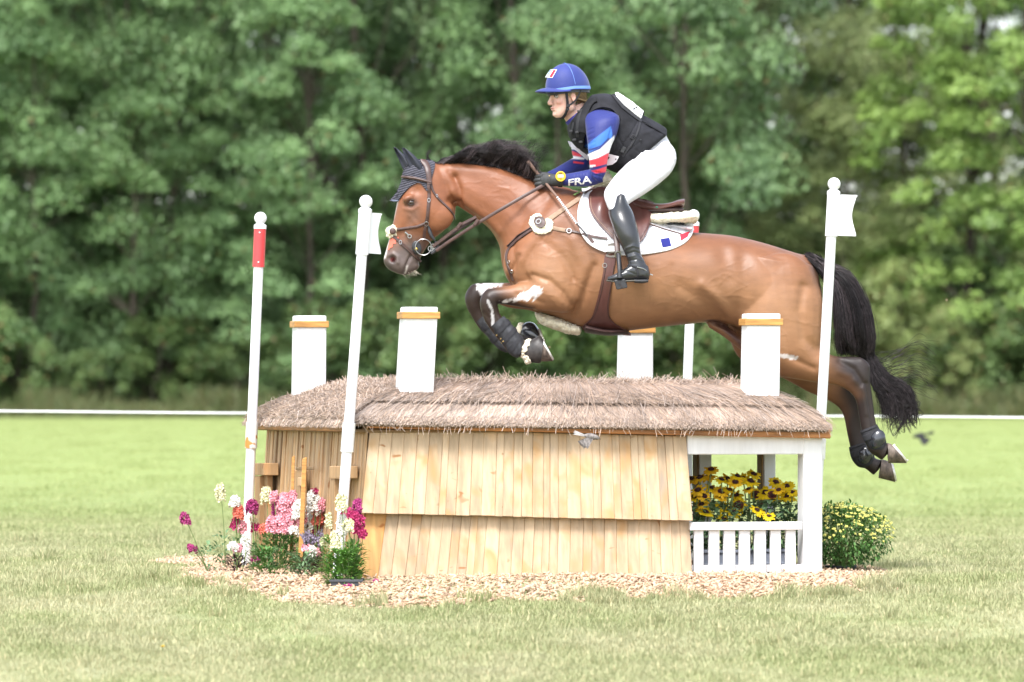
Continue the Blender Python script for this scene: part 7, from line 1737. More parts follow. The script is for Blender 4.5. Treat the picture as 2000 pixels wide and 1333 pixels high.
# body protector vest
M['vest'] = mat('charcoal_vest', (.017, .017, .021), .75, spec=.22, var=.35, scale=12, bump=.3, bscale=300)
M['vest2'] = mat('black_webbing', (.022, .022, .026), .65, spec=.35, var=.15, bump=.2, bscale=300)
VB = [loftpx([(1112, 250, 1158, 190, 0, .115), (1116, 268, 1186, 188, 0, .150), (1128, 284, 1212, 200, 0, .165), (1150, 300, 1238, 222, 0, .168), (1172, 316, 1262, 240, 0, .165), (1195, 330, 1284, 254, 0, .165), (1214, 336, 1299, 262, 0, .160)], n=40, ex=2.5, sub=5, cap0=.02, cap1=.02)]
vf = [([(1190, 330), (1220, 300), (1250, 278)], 2.5, -.003), ([(1210, 232), (1205, 262), (1220, 290)], 2.5, -.004), ([(1245, 236), (1232, 262), (1216, 284)], 2, -.003), ([(1235, 302), (1245, 312), (1240, 322)], 3, .004), ([(1238, 292), (1254, 300)], 2.5, -.003), ([(1186, 318), (1215, 322)], 3, -.003), ([(1258, 262), (1280, 256), (1298, 256)], 2.5, .003)]
vv, vfc = union(VB, .0050, 3)
vv = sculpt(vv, vfc, vf)
# arm holes and neck opening are cut out of the shell
px, py = topx(vv); ab = np.abs(vv[:, 1]); hole = inpoly(px, py, [(1150, 222), (1172, 214), (1198, 220), (1208, 236), (1206, 250), (1196, 268), (1184, 282), (1186, 300), (1150, 330), (1142, 290), (1146, 250)]) & (ab > .085)
neck = inpoly(px, py, [(1100, 250), (1112, 246), (1150, 208), (1148, 190), (1100, 190)]) & (ab < .07)
bib = inpoly(px, py, [(1100, 272), (1134, 288), (1150, 306), (1150, 340), (1100, 330)])
bad = hole | neck | bib; keep = ~bad[vfc].any(1); vest = make('vest', vv, vfc[keep], M['vest'], rider, smooth=True)
md = vest.modifiers.new('thick', 'SOLIDIFY'); md.thickness = .012; md.offset = 1.0
VT = BVHTree.FromPolygons([tuple(p + q * .012) for p, q in zip(vv, normals(vv, vfc))], [tuple(q) for q in vfc])
def vstrap(name, pts, w, m_='vest2', lift=.001, th=.004, par=None, far=False):
    g = G(); strap(g, VT, pts, w, th, lift, 2.5, far=far); return g.build(name, M[m_], par or vest, smooth=True)
vstrap('shoulder_panel', [(1138, 258), (1140, 236), (1146, 215), (1156, 200), (1166, 196)], .042, 'vest', .003, .010)
vstrap('front_webbing', [(1129, 268), (1128, 250), (1130, 232), (1136, 214)], .018); vstrap('front_webbing', [(1117, 262), (1119, 250), (1121, 240)], .016)
vstrap('armhole_binding', [(1146, 262), (1144, 244), (1150, 226), (1162, 214), (1180, 210), (1198, 216), (1209, 232)], .012, 'vest', .004, .008)
vstrap('side_webbing', [(1216, 306), (1224, 294), (1236, 278), (1246, 256), (1250, 240)], .012); vstrap('side_webbing', [(1190, 312), (1200, 302), (1212, 290)], .018, 'vest')
for q in ((1236, 268), (1217, 293)):
    h = cast(VT, *q); d = Vector((.6, 0, .8)) if q[0] > 1230 else Vector((.5, 0, .85)); e = d.cross(Vector((0, 1, 0)))
    g = G()
    if q[0] > 1230: 
        for a in (-1, 0, 1): g.cbox(h[0] + h[1] * .008 + e * a * .0085, d * .022, h[1] * .004, e * .003, .001)
        for a in (-1, 1): g.cbox(h[0] + h[1] * .008 + d * a * .0105, d * .003, h[1] * .004, e * .020, .001)
        g.build('slider_buckle', M['bootcloth'], vest)
    else:
        g.cbox(h[0] + h[1] * .008, d * .034, h[1] * .007, e * .020, .003); g.cbox(h[0] + h[1] * .013 + d * .006, d * .008, h[1] * .003, e * .010, .001); g.build('clip_buckle', M['black'], vest)
for q in ((1133, 219), (1129, 258), (1118, 256), (1124, 272), (1136, 276)):
    h = cast(VT, *q)
    if h: g = G(); g.cbox(h[0] + h[1] * .008, Vector((.020, 0, .002)), Vector((0, .007, 0)), Vector((0, 0, .012)), .002); g.build('webbing_clip', M['black'], vest)
for q in ((1154, 208), (1145, 233), (1251, 274)):
    h = cast(VT, *q)
    if h: g = G(); g.ball(h[0] + h[1] * .010, .0045, 10, 6); g.build('snap_button', M['bootcloth'], vest, smooth=True)
# competition bib: white number panel on the back under black edging, flap behind, sheets on the chest
def slab(name, c4, half, th, m_, par, y0=0.0):
    """panel lying along the back between pixel ends (outer edge), spanning side to side"""
    V = []; n = len(c4)
    for (x, y, hw_) in c4:
        for k in range(9):
            q = -1 + 2 * k / 8; p = P(x, y, hw_ * q); p.z -= .030 * q * q; p.x += 0; V.append(p)
    m = 9; top = V; low = [p - Vector((.35, 0, .94)) * th * 0 - Vector((-.5, 0, .86)) * th for p in V]; N0 = len(V)
    Fs = [(i * m + k, i * m + k + 1, (i + 1) * m + k + 1, (i + 1) * m + k) for i in range(n - 1) for k in range(m - 1)]
    Fs += [tuple(j + N0 for j in f_[::-1]) for f_ in Fs]
    ed = [(0 * m + k) for k in range(m)] + [i * m + m - 1 for i in range(1, n)] + [(n - 1) * m + k for k in range(m - 2, -1, -1)] + [i * m for i in range(n - 2, 0, -1)]
    Fs += [(ed[i], ed[(i + 1) % len(ed)], ed[(i + 1) % len(ed)] + N0, ed[i] + N0) for i in range(len(ed))]
    return make(name, top + low, Fs, m_, par, smooth=True, recalc=True)
VT2 = BVHTree.FromPolygons([tuple(p + q * .014) for p, q in zip(vv, normals(vv, vfc))], [tuple(q) for q in vfc])
for nm, poly, m2, li in (('panel_edging', [(1194, 186), (1200, 185), (1232, 203), (1258, 221), (1252, 240), (1241, 233), (1214, 212)], 'vest2', .002), ('number_panel', [(1199, 187), (1204, 186), (1231, 204), (1253, 222), (1250, 234), (1242, 228), (1219, 209)], 'plastic', .014)):
    V, Fc, B = patch(VT2, poly, .003, li, 2.5, smooth_poly=False); make(nm, V, Fc, M[m2], vest, recalc=True)
g = G()
for c4 in ([(1234, 215), (1237, 216), (1235, 220), (1232, 219)], [(1247, 227), (1249, 228), (1248, 231), (1246, 230)]):
    V, Fc, B = patch(VT2, c4, .0008, .0175, 2, smooth_poly=False); make('panel_print', V, Fc, M['bootcloth'], vest, recalc=True)
slab('back_flap', [(1246, 221, .11), (1264, 229, .125), (1284, 240, .12), (1300, 250, .10)], 0, .014, M['vest'], vest)
slab('upper_flap', [(1156, 196, .07), (1164, 184, .10), (1182, 188, .13), (1200, 200, .14), (1206, 214, .14)], 0, .010, M['vest'], vest)
bibm = mat('bib_cloth', (.68, .66, .70), .7, var=.06, scale=8, bump=.1)
SBv = bvhs(shirt, vest)
V, Fc, B = patch(SBv, [(1112, 276), (1130, 282), (1148, 290), (1150, 306), (1147, 314), (1138, 306), (1128, 296), (1116, 286)], .004, .006, 3, smooth_poly=False); make('chest_bib', V, Fc, bibm, vest, recalc=True)
g = G()
V = [P(1186, 300, -.168), P(1209, 306, -.175), P(1204, 316, -.172), P(1196, 322, -.165), P(1184, 324, -.158)]; g.plate(V, Vector((0, .006, 0))); g.build('side_bib', bibm, vest)
g = G(); g.plate([P(1187, 306, -.1695), P(1191, 307, -.1705), P(1188, 312, -.169), P(1186, 312, -.168)], Vector((0, .002, 0))); g.plate([P(1202, 310, -.1755), P(1204.5, 310.5, -.1760), P(1203, 313, -.1755), P(1201, 312.5, -.1750)], Vector((0, .002, 0))); g.build('bib_print', M['black'], vest)
# whip
wh = empty('riding_whip', P(1158, 473, -.33), "brown whip with white banded shaft held in the rider's near hand", 'whip')
wp = [(1033, 318, -.090), (1050, 340, -.100), (1060, 351, -.100), (1070, 363, -.125), (1088, 385, -.20)]
g = G(); g.tube([P(*q) for q in wp], [.0095, .0085, .0078, .0072, .0065], 12); g.tube([P(1031, 315.5, -.073), P(1033, 319, -.075)], [.011, .010], 12); g.build('grip', mat('brown_whip_grip', (.17, .10, .075), .7, var=.15, bump=.2, bscale=200), wh, smooth=True)
a, b = P(1088, 385, -.20), P(1127, 438, -.285); n_ = 34
g = G(); h_ = G()
g.tube([a, b], [.0042, .0036], 10); g.build('shaft', M['darkleather'], wh, smooth=True)
for k in range(n_ // 2): 
    t = (k + .2) / (n_ / 2); t2 = (k + .68) / (n_ / 2); h_.tube([a.lerp(b, t), a.lerp(b, t2)], .0058, 10)
h_.build('white_wrapping', M['plastic'], wh, smooth=False)
g = G(); g.tube([b, P(1152, 466, -.325)], [.0042, .0040], 10); g.build('tip', M['black'], wh, smooth=True)
g = G(); p0, p1 = P(1149, 462, -.326), P(1159, 475, -.336); ribbon(g, [p0, (p0 + p1) / 2, p1], [Vector((0, -1, 0))] * 3, .016, .004); g.build('flapper', M['leather'], wh)
# ---------------------------------------------------------------- flowers
def flat_mat(name, base, rough=.6, var=.1, trans=.15): return mat(name, base, rough, spec=.25, var=var, scale=40, bump=0, trans=trans)
FC = {'pale_yellow': (.72, .70, .46), 'white': (.80, .79, .74), 'pink': (.80, .36, .42), 'magenta': (.36, .045, .17), 'coral': (.75, .20, .14), 'crimson': (.42, .035, .13), 'lilac': (.26, .22, .30)}
for k, c in FC.items(): M['fl_' + k] = flat_mat(k + '_petals', c)
M['leaf'] = mat('garden_leaves', (.085, .19, .045), .5, spec=.35, var=.35, scale=25, bump=.1, trans=.2)
M['leafb'] = mat('blue_green_leaves', (.15, .25, .12), .55, spec=.3, var=.3, scale=25, bump=.1, trans=.2)
M['leafbright'] = mat('bright_green_leaves', (.13, .28, .055), .5, spec=.35, var=.3, scale=25, bump=.1, trans=.2)
M['leafdark'] = mat('maroon_leaves', (.055, .020, .026), .45, spec=.4, var=.4, scale=25, bump=.1)
M['stem'] = mat('green_stems', (.16, .22, .07), .6, var=.2, bump=0)
def leaf(g, p, d, up, L, W):
    """folded pointed leaf of 8 faces"""
    d = d.normalized(); s = d.cross(up).normalized(); n = s.cross(d); b = len(g.v); V = []
    for t, w, z in ((0, .12, 0), (.3, .9, .06), (.6, .85, .04), (.85, .4, -.05), (1, .02, -.14)):
        c = p + d * L * t + n * L * z; V += [c - s * W * w + n * W * .25 * w, c, c + s * W * w + n * W * .25 * w]
    F_ = []
    for i in range(4): F_ += [(i * 3, i * 3 + 1, i * 3 + 4, i * 3 + 3), (i * 3 + 1, i * 3 + 2, i * 3 + 5, i * 3 + 4)]
    g.add(V, F_)
def floret(g, p, out, r_, R_):
    """two-lipped snapdragon flower: five rounded ruffled petals round a throat"""
    out = out.normalized(); a = out.cross(Vector((0, 0, 1)) + Vector((.01, .02, 0))).normalized(); b = a.cross(out)
    base = p + out * r_ * .2
    for k in range(5):
        w = 2 * math.pi * k / 5 + R_.uniform(-.3, .3); d = a * math.cos(w) + b * math.sin(w); t = d.cross(out); q = r_ * R_.uniform(.8, 1.2)
        V = [base, base + d * q * .55 + t * q * .38 + out * q * .35, base + d * q * 1.0 + t * q * .30 + out * q * R_.uniform(.1, .6), base + d * q * 1.0 - t * q * .30 + out * q * R_.uniform(.1, .6), base + d * q * .55 - t * q * .38 + out * q * .35]
        g.add(V, [(0, 1, 2, 3), (0, 3, 4)])
    g.ball(base + out * r_ * .35, r_ * .42, 6, 4)
def snapdragon(name, px, Y, spikes, leafh, leafw, nl, label, lm='leaf', seed=0, group=None, ll=.035):
    R_ = random.Random(seed); X = (px - 1000) * (30 + Y) / F; zg = float(chip_h(np.array([X]), np.array([Y]))[0]) if chip_dist([X], [Y])[0] > 0 else gz(X, Y)
    e = empty(name, (X, Y, zg), label, 'flower', group or 'snapdragons by the left end of the fence')
    g = G(); k = (30 + Y) / F
    for (sx, ty, ln, col, w) in spikes:
        top = P(sx, ty, Y + R_.uniform(-.04, .04)); base = Vector((X + (top.x - X) * .15 + R_.uniform(-.02, .02), Y, zg - .01)); 
        pts = [base.lerp(top, t) + Vector((math.sin(t * 3) * .008, 0, 0)) for t in (0, .25, .5, .75, 1)]; pts[1].z += .01
        g.tube(pts, [.0032, .003, .0026, .0022, .0015], 5)
        for q in range(int(7 + 10 * (zg + 0 < top.z))):   # narrow leaves up the stem
            t = R_.uniform(.1, .8); c = base.lerp(top, t); an = R_.uniform(0, 6.28); leafs.append((c, Vector((math.cos(an), math.sin(an), R_.uniform(.1, .8))), ll * R_.uniform(.5, .9), .0045)) if False else None
        gs = G(); n = max(5, int(ln * w / 19)); 
        for i in range(n):
            t = (i + .5) / n; c = top + (base - top).normalized() * (ln * k * t) ; an = i * 2.4 + R_.uniform(-.4, .4); rad = w * k * .5 * (.35 + .65 * min(1, t * 2.2)) * R_.uniform(.6, 1)
            o = Vector((math.cos(an), math.sin(an), R_.uniform(-.1, .45))); floret(gs, c + o * rad * .75, o, R_.uniform(.011, .018) * (.6 if t < .12 else 1), R_)
        gs.build('flower_spike', M['fl_' + col], e, smooth=False, recalc=False)
    g.build('stem', M['stem'], e, smooth=True)
    g = G()
    for i in range(nl):
        t = R_.uniform(0, 1) ** .8; an = R_.uniform(0, 6.28); rr = leafw * k * R_.uniform(.1, 1) ** .6 * (1 - .35 * t); c = Vector((X + math.cos(an) * rr, Y + math.sin(an) * rr, zg + leafh * k * t)); d = Vector((math.cos(an) * .8, math.sin(an) * .8 - .2, R_.uniform(-.1, .9)))
        leaf(g, c, d, Vector((0, 0, 1)), ll * R_.uniform(.6, 1.3), ll * .19 * R_.uniform(.8, 1.3))
    o = g.build('leaves', M[lm], e, smooth=True, kind='stuff', recalc=False); return e
sd = snapdragon
sd('snapdragon', 408, -.35, [(357, 1004, 22, 'magenta', 17), (371, 1066, 14, 'magenta', 15)], 55, 26, 60, 'leftmost snapdragon leaning far left with two small magenta heads', 'leafb', 1)
sd('snapdragon', 434, -.10, [(429, 946, 34, 'pale_yellow', 17)], 75, 26, 60, 'tall pale yellow snapdragon standing alone left of the red-topped pole', 'leafb', 2)
sd('snapdragon', 462, -.05, [(458, 970, 22, 'white', 20), (466, 986, 26, 'coral', 20), (460, 1012, 20, 'crimson', 16), (474, 1020, 20, 'pink', 16)], 60, 24, 60, 'snapdragon with white and coral heads just left of the red-topped pole', 'leafb', 3)
sd('snapdragon', 500, .0, [(492, 978, 24, 'magenta', 25), (499, 1024, 14, 'crimson', 14), (494, 1012, 12, 'pale_yellow', 10)], 50, 24, 80, 'dark magenta snapdragon in front of the red-topped pole', 'leafb', 4)
sd('snapdragon', 520, -.2, [(519, 953, 32, 'pale_yellow', 21), (514, 1026, 14, 'coral', 18)], 70, 26, 120, 'pale yellow snapdragon just right of the red-topped pole', 'leaf', 5)
sd('snapdragon', 548, -.45, [(540, 972, 34, 'magenta', 22), (548, 1008, 34, 'pink', 34), (530, 1012, 28, 'pink', 26), (563, 978, 40, 'pink', 34), (556, 964, 44, 'pink', 30), (572, 960, 46, 'pink', 30), (538, 1004, 36, 'pink', 34), (556, 996, 44, 'pink', 34), (570, 1004, 34, 'pink', 28), (534, 962, 18, 'pink', 16)], 72, 44, 420, 'big cluster of soft pink snapdragons in the middle of the bed', 'leaf', 6)
sd('snapdragon', 584, -.55, [(584, 978, 38, 'white', 26), (574, 1028, 16, 'white', 17), (590, 1000, 24, 'pink', 18)], 66, 26, 170, 'white snapdragon left of the orange stake', 'leaf', 7)
sd('snapdragon', 612, -.5, [(611, 958, 46, 'white', 28), (614, 956, 12, 'crimson', 12), (604, 1004, 30, 'white', 18), (622, 996, 30, 'coral', 25), (618, 1026, 20, 'crimson', 15), (628, 975, 26, 'pink', 16)], 60, 30, 150, 'white snapdragon with coral heads right of the orange stake', 'leafb', 8)
sd('snapdragon', 634, -.75, [(602, 1038, 26, 'lilac', 5), (592, 1042, 24, 'lilac', 5), (616, 1042, 26, 'lilac', 5), (626, 1034, 26, 'lilac', 5)], 50, 20, 40, 'thin lilac grey flower spikes between the snapdragons', 'leafb', 9)
sd('snapdragon', 648, -1.0, [(645, 1003, 26, 'pale_yellow', 18), (632, 1052, 14, 'pale_yellow', 15)], 76, 26, 120, 'pale yellow snapdragon with low blooms left of the leaning white pole', 'leafbright', 10)
sd('snapdragon', 668, -1.75, [(666, 966, 34, 'pale_yellow', 20), (668, 1006, 40, 'white', 20), (680, 1016, 22, 'pale_yellow', 18), (654, 1042, 14, 'pale_yellow', 14), (654, 1056, 16, 'pale_yellow', 17)], 66, 38, 420, 'leafy pale yellow and white snapdragon in front of the leaning white pole', 'leafbright', 11, ll=.045)
sd('snapdragon', 690, -1.55, [(676, 996, 22, 'crimson', 22), (692, 1000, 40, 'crimson', 30), (698, 976, 30, 'magenta', 16), (704, 1008, 30, 'crimson', 20), (710, 1036, 14, 'crimson', 16)], 74, 26, 260, 'crimson snapdragon against the corner board of the fence', 'leafbright', 12, ll=.042)
sd('impatiens', 606, -.9, [(598, 1068, 12, 'pink', 20), (606, 1070, 14, 'white', 22), (616, 1074, 12, 'pink', 18)], 34, 30, 130, 'low plant with maroon leaves and small pink flowers in the middle of the bed', 'leafdark', 13, 'low maroon-leaved plants')
sd('impatiens', 462, -.6, [(454, 1062, 12, 'white', 20), (464, 1064, 14, 'pink', 18), (480, 1048, 10, 'white', 16)], 34, 26, 110, 'low plant with maroon leaves and pale pink flowers at the foot of the red-topped pole', 'leafdark', 14, 'low maroon-leaved plants')
sd('foliage_plant', 520, -1.0, [(497, 1090, 6, 'magenta', 10)], 52, 40, 260, 'leafy green plant without flowers at the front of the bed', 'leaf', 15, 'leafy green bedding plants')
sd('foliage_plant', 590, -1.15, [], 46, 34, 200, 'blue green leafy plant under the orange stake', 'leafb', 16, 'leafy green bedding plants')
# fallen blossoms on the chips
def fallen(px, py, Y, lab):
    p = P(px, py, Y); R_ = random.Random(px); g = G()
    z = float(chip_h(np.array([p.x]), np.array([p.y]))[0]) + .010
    for i in range(4): floret(g, Vector((p.x + R_.uniform(-.02, .02), p.y, z + R_.uniform(0, .01))), Vector((R_.uniform(-1, 1), -.5, .6)), .010, R_)
    o = g.build('fallen_blossom', M['fl_magenta'], smooth=False); tag(o, lab, 'flower')
fallen(732, 1140, -1.65, 'fallen magenta blossom on the chips at the corner of the boarded wall')
fallen(682, 1136, -2.0, 'fallen magenta blossom on the chips beside the dark plant tray')
# trays and pots
def traybox(name, px0, px1, Y, dep, h, rim, m_, label, cat, dark=None):
    a = P(px0, 1000, Y); b = P(px1, 1000, Y); z0 = max(0, float(chip_h(np.array([(a.x + b.x) / 2]), np.array([Y]))[0])) - .01
    e = empty(name, ((a.x + b.x) / 2, Y + dep / 2, z0), label, cat); g = G(); w = b.x - a.x; t = .008
    o = Vector((a.x, Y, z0))
    g.box(o, (w, 0, 0), (0, t, 0), (0, 0, h)); g.box(o + Vector((0, dep - t, 0)), (w, 0, 0), (0, t, 0), (0, 0, h)); g.box(o + Vector((0, t + .0005, 0)), (t, 0, 0), (0, dep - 2 * t - .001, 0), (0, 0, h)); g.box(o + Vector((w - t, t + .0005, 0)), (t, 0, 0), (0, dep - 2 * t - .001, 0), (0, 0, h)); g.build('side', m_, e)
    g = G(); q = .008
    for z in rim:
        g.box(o + Vector((-q, -q, z)), (w + 2 * q, 0, 0), (0, q - .0005, 0), (0, 0, .012)); g.box(o + Vector((-q, dep + .0005, z)), (w + 2 * q, 0, 0), (0, q, 0), (0, 0, .012))
    if rim: g.build('rim', m_, e)
    g = G(); g.box(o + Vector((t, t, .004)), (w - 2 * t, 0, 0), (0, dep - 2 * t, 0), (0, 0, h * .85)); g.build('compost', M['mound'], e); return e
M['trough'] = mat('blue_grey_plastic', (.18, .20, .245), .5, var=.12, bump=.05); M['pot'] = mat('dark_pot', (.05, .055, .065), .5, var=.2, bump=.05)
traybox('planter_trough', 1362, 1448, -.62, .17, .135, (.118, .055), M['trough'], 'blue grey plastic trough of rudbeckias behind the balusters, left one', 'planter')
traybox('planter_trough', 1454, 1536, -.55, .17, .135, (.118, .055), M['trough'], 'blue grey plastic trough of rudbeckias behind the balusters, right one', 'planter')
traybox('plant_tray', 646, 706, -1.86, .22, .028, (.018,), M['pot'], 'dark plant tray sunk in the chips under the crimson snapdragons', 'plant tray')
def pot(px, Y, r_, h, label):
    X = (px - 1000) * (30 + Y) / F; z0 = float(chip_h(np.array([X]), np.array([Y]))[0]) - .01; e = empty('flower_pot', (X, Y, z0), label, 'flower pot')
    g = G(); g.tube([(X, Y, z0), (X, Y, z0 + h - .02)], [r_ * .8, r_ * .97], 24, cap=True); g.build('pot_wall', M['pot'], e, smooth=True)
    g = G(); g.ring((X, Y, z0 + h - .015), (0, 0, 1), r_, .008, 28, 6); g.build('pot_rim', M['pot'], e, smooth=True); return Vector((X, Y, z0 + h))
pc = pot(1642, -.22, .075, .05, 'low dark plastic pot holding the bushy yellow chrysanthemum')

# rudbeckias
M['rb_yellow'] = flat_mat('yellow_ray_petals', (.85, .60, .015), .5, .1); M['rb_gold'] = flat_mat('brown_gold_ray_petals', (.80, .48, .02), .55, .15); M['rb_brown'] = mat('dark_brown_base', (.10, .018, .008), .7, bump=0); M['rb_cone'] = mat('dark_cone', (.040, .014, .014), .85, var=.4, scale=80, bump=.4, bscale=200)
RB = [(1389, 918, 'g', 24), (1367, 934, 'g', 30), (1384, 932, 'g', 27), (1351, 936, 'g', 22), (1409, 938, 'g', 24), (1421, 937, 'g', 28), (1440, 931, 'g', 24), (1436, 943, 'g', 24), (1452, 936, 'g', 24), (1472, 927, 'g', 24), (1466, 941, 'g', 30), (1363, 958, 'g', 26), (1375, 970, 'g', 24), (1357, 971, 'g', 22), (1371, 986, 'g', 25), (1377, 1001, 'y', 29), (1408, 961, 'g', 26), (1390, 954, 'g', 24), (1407, 971, 'g', 24), (1438, 968, 'g', 24), (1424, 958, 'g', 22), (1411, 989, 'y', 25), (1443, 988, 'f', 27), (1432, 1001, 'y', 26), (1479, 998, 'y', 25), (1477, 967, 'f', 22), (1494, 963, 'y', 30), (1515, 943, 'y', 25), (1538, 950, 'y', 24), (1508, 968, 'f', 24), (1538, 970, 'y', 32), (1502, 1009, 'y', 20), (1413, 1015, 'y', 22), (1521, 958, 'g', 20), (1462, 956, 'g', 20), (1548, 962, 'y', 18)]
def rudbeckias():
    R_ = random.Random(11); plants = []
    for i, (cx, Y, lab) in enumerate(((1368, -.50, 'rudbeckia with brown and gold heads beside the boarded wall'), (1418, -.46, 'rudbeckia with crowded dark gold heads, second from the wall'), (1462, -.44, 'rudbeckia in the middle of the porch behind the rail'), (1505, -.42, 'rudbeckia with bright yellow heads, fourth from the wall'), (1545, -.42, 'rudbeckia with the brightest yellow heads next to the white post'))):
        X = (cx - 1000) * (30 + Y) / F; e = empty('rudbeckia', (X, Y, .10), lab, 'flower', 'rudbeckias inside the porch'); plants.append((cx, e, X, Y, G()))
    for (hx, hy, kind, dia) in RB:
        cx, e, X, Y, gs = min(plants, key=lambda t: abs(t[0] - hx)); yy = Y + R_.uniform(-.10, .10) - (.10 if hy > 980 else 0); c = P(hx, hy, yy); r_ = dia / 2 * 1.3 * (30 + yy) / F
        tilt = {'g': R_.uniform(.35, 1.0), 'y': R_.uniform(.6, 1.2), 'f': 2.2}[kind]; nrm = Vector((R_.uniform(-.45, .45), -tilt, 1)).normalized(); a = nrm.cross(Vector((0, 1, .1))).normalized(); b = nrm.cross(a)
        gp = G(); npet = R_.randint(13, 17); gb = G()
        for q in range(npet):
            w = 2 * math.pi * q / npet + R_.uniform(-.12, .12); d = a * math.cos(w) + b * math.sin(w); t = d.cross(nrm); dr = R_.uniform(-.35, .18); wd = r_ * .22; V = []
            for u, ww, z in ((.18, .5, 0), (.5, 1, .06), (.82, .85, .0), (1.02, .12, 0)):
                cc = c + d * r_ * u + nrm * r_ * (z + dr * u * u); V += [cc - t * wd * ww, cc + nrm * wd * .2, cc + t * wd * ww]
            F_ = []
            for i in range(3): F_ += [(i * 3, i * 3 + 1, i * 3 + 4, i * 3 + 3), (i * 3 + 1, i * 3 + 2, i * 3 + 5, i * 3 + 4)]
            gp.add(V, F_)
            if kind != 'y' or R_.random() < .3:
                f_ = .58 if kind == 'f' else .4; V = [c + d * r_ * .15 - t * wd * .6 + nrm * .0025, c + d * r_ * .15 + t * wd * .6 + nrm * .0025, c + d * r_ * f_ + t * wd * .75 + nrm * (.0035 + r_ * (.05 + dr * f_ * f_)), c + d * r_ * f_ - t * wd * .75 + nrm * (.0035 + r_ * (.05 + dr * f_ * f_))]; gb.add(V, [(0, 1, 2, 3)])
        hd = gp.build('flower_head', M['rb_yellow'] if kind in 'y' else (M['rb_gold'] if kind == 'g' and R_.random() < .7 else M['rb_yellow']), e, recalc=False)
        if gb.v: gb.build('petal_bases', M['rb_brown'], hd, recalc=False)
        g = G(); g.ball(c + nrm * r_ * .10, (r_ * .27, r_ * .27, r_ * .26), 10, 6, axes=(a, b, nrm)); g.build('cone', M['rb_cone'], hd, smooth=True)
        base = Vector((X + R_.uniform(-.03, .03), Y, .10)); gs.tube([base, base.lerp(c, .5) + Vector((R_.uniform(-.015, .015), 0, .01)), c - nrm * r_ * .08], [.0038, .0034, .003], 6)
    for cx, e, X, Y, gs in plants:
        if gs.v: gs.build('stem', M['stem'], e, smooth=True)
        g = G()
        for i in range(170):
            t = R_.uniform(0, 1); c = Vector((X + R_.uniform(-.075, .075), Y + R_.uniform(-.13, .12), .11 + .27 * t)); an = R_.uniform(0, 6.28); leaf(g, c, Vector((math.cos(an), math.sin(an) - .4, R_.uniform(-.5, .5))), Vector((0, 0, 1)), R_.uniform(.035, .075), R_.uniform(.010, .020))
        g.build('leaves', M['leafb'], e, smooth=True, kind='stuff', recalc=False)
rudbeckias()
def chrysanthemum():
    r = np.random.default_rng(9); e = empty('chrysanthemum', (pc.x, pc.y, pc.z - .01), 'round bushy chrysanthemum covered in small pale yellow flowers beside the white post', 'flower')
    c0 = pc + Vector((-.005, 0, .140)); Rx, Rz = .275, .162
    g = G(); gl = random.Random(3)
    for i in range(60):
        a = gl.uniform(0, 6.28); t = gl.uniform(.2, 1.3); d = Vector((math.cos(a) * math.sin(t) * Rx, math.sin(a) * math.sin(t) * Rx, math.cos(t) * Rz)) * .93; b = pc + Vector((gl.uniform(-.03, .03), gl.uniform(-.03, .03), -.01)); g.tube([b, b.lerp(c0 + d, .5) - Vector((0, 0, .012)), c0 + d], [.0028, .0022, .0014], 5, cap=False)
    g.build('stem', M['stem'], e, smooth=True)
    g = G()
    for i in range(4200):
        v = r.normal(size=3); v /= np.linalg.norm(v); q = r.uniform(.25, 1) ** .5
        if v[2] < -.92: continue
        k_ = 1 + .08 * math.sin(v[0] * 9) * math.sin(v[1] * 8 + v[2] * 7); c = c0 + Vector((v[0] * Rx * q * k_, v[1] * Rx * q * k_, v[2] * Rz * q * k_)); 
        if c.z < pc.z - .03: continue
        leaf(g, c, Vector((*(v * .8 + r.normal(size=3) * .5),)), Vector((0, 0, 1)), r.uniform(.016, .034), r.uniform(.004, .008))
    g.build('leaves', M['leaf'], e, smooth=True, kind='stuff', recalc=False)
    g = G(); n = 0
    while n < 620:
        v = r.normal(size=3); v /= np.linalg.norm(v)
        if v[2] < -.15 or r.uniform() > .25 + v[2] * 1.1: continue
        k_ = 1.0 + .06 * math.sin(v[0] * 9) * math.sin(v[1] * 8 + v[2] * 7) + r.uniform(-.05, .05); c = c0 + Vector((v[0] * Rx * k_, v[1] * Rx * k_, v[2] * Rz * k_)); n += 1; s = r.uniform(.004, .0095)
        nn = Vector(v) + Vector((0, -.2, .7)); nn.normalize(); a = nn.cross(Vector((0, 1, .3))).normalized(); b = nn.cross(a)
        for k in range(9):
            w = 6.283 * k / 9 + r.uniform(-.2, .2); d = a * math.cos(w) + b * math.sin(w); t = d.cross(nn); z = r.uniform(0, .45); g.add([c, c + d * s * .7 + t * s * .28 + nn * s * z, c + d * s * 1.15 + nn * s * z * .8, c + d * s * .7 - t * s * .28 + nn * s * z], [(0, 1, 2, 3)])
        g.ball(c + nn * s * .2, s * .5, 6, 4)
    g.build('blossoms', flat_mat('pale_yellow_pompoms', (.72, .68, .20), .6, .12), e, kind='stuff', recalc=False)
chrysanthemum()

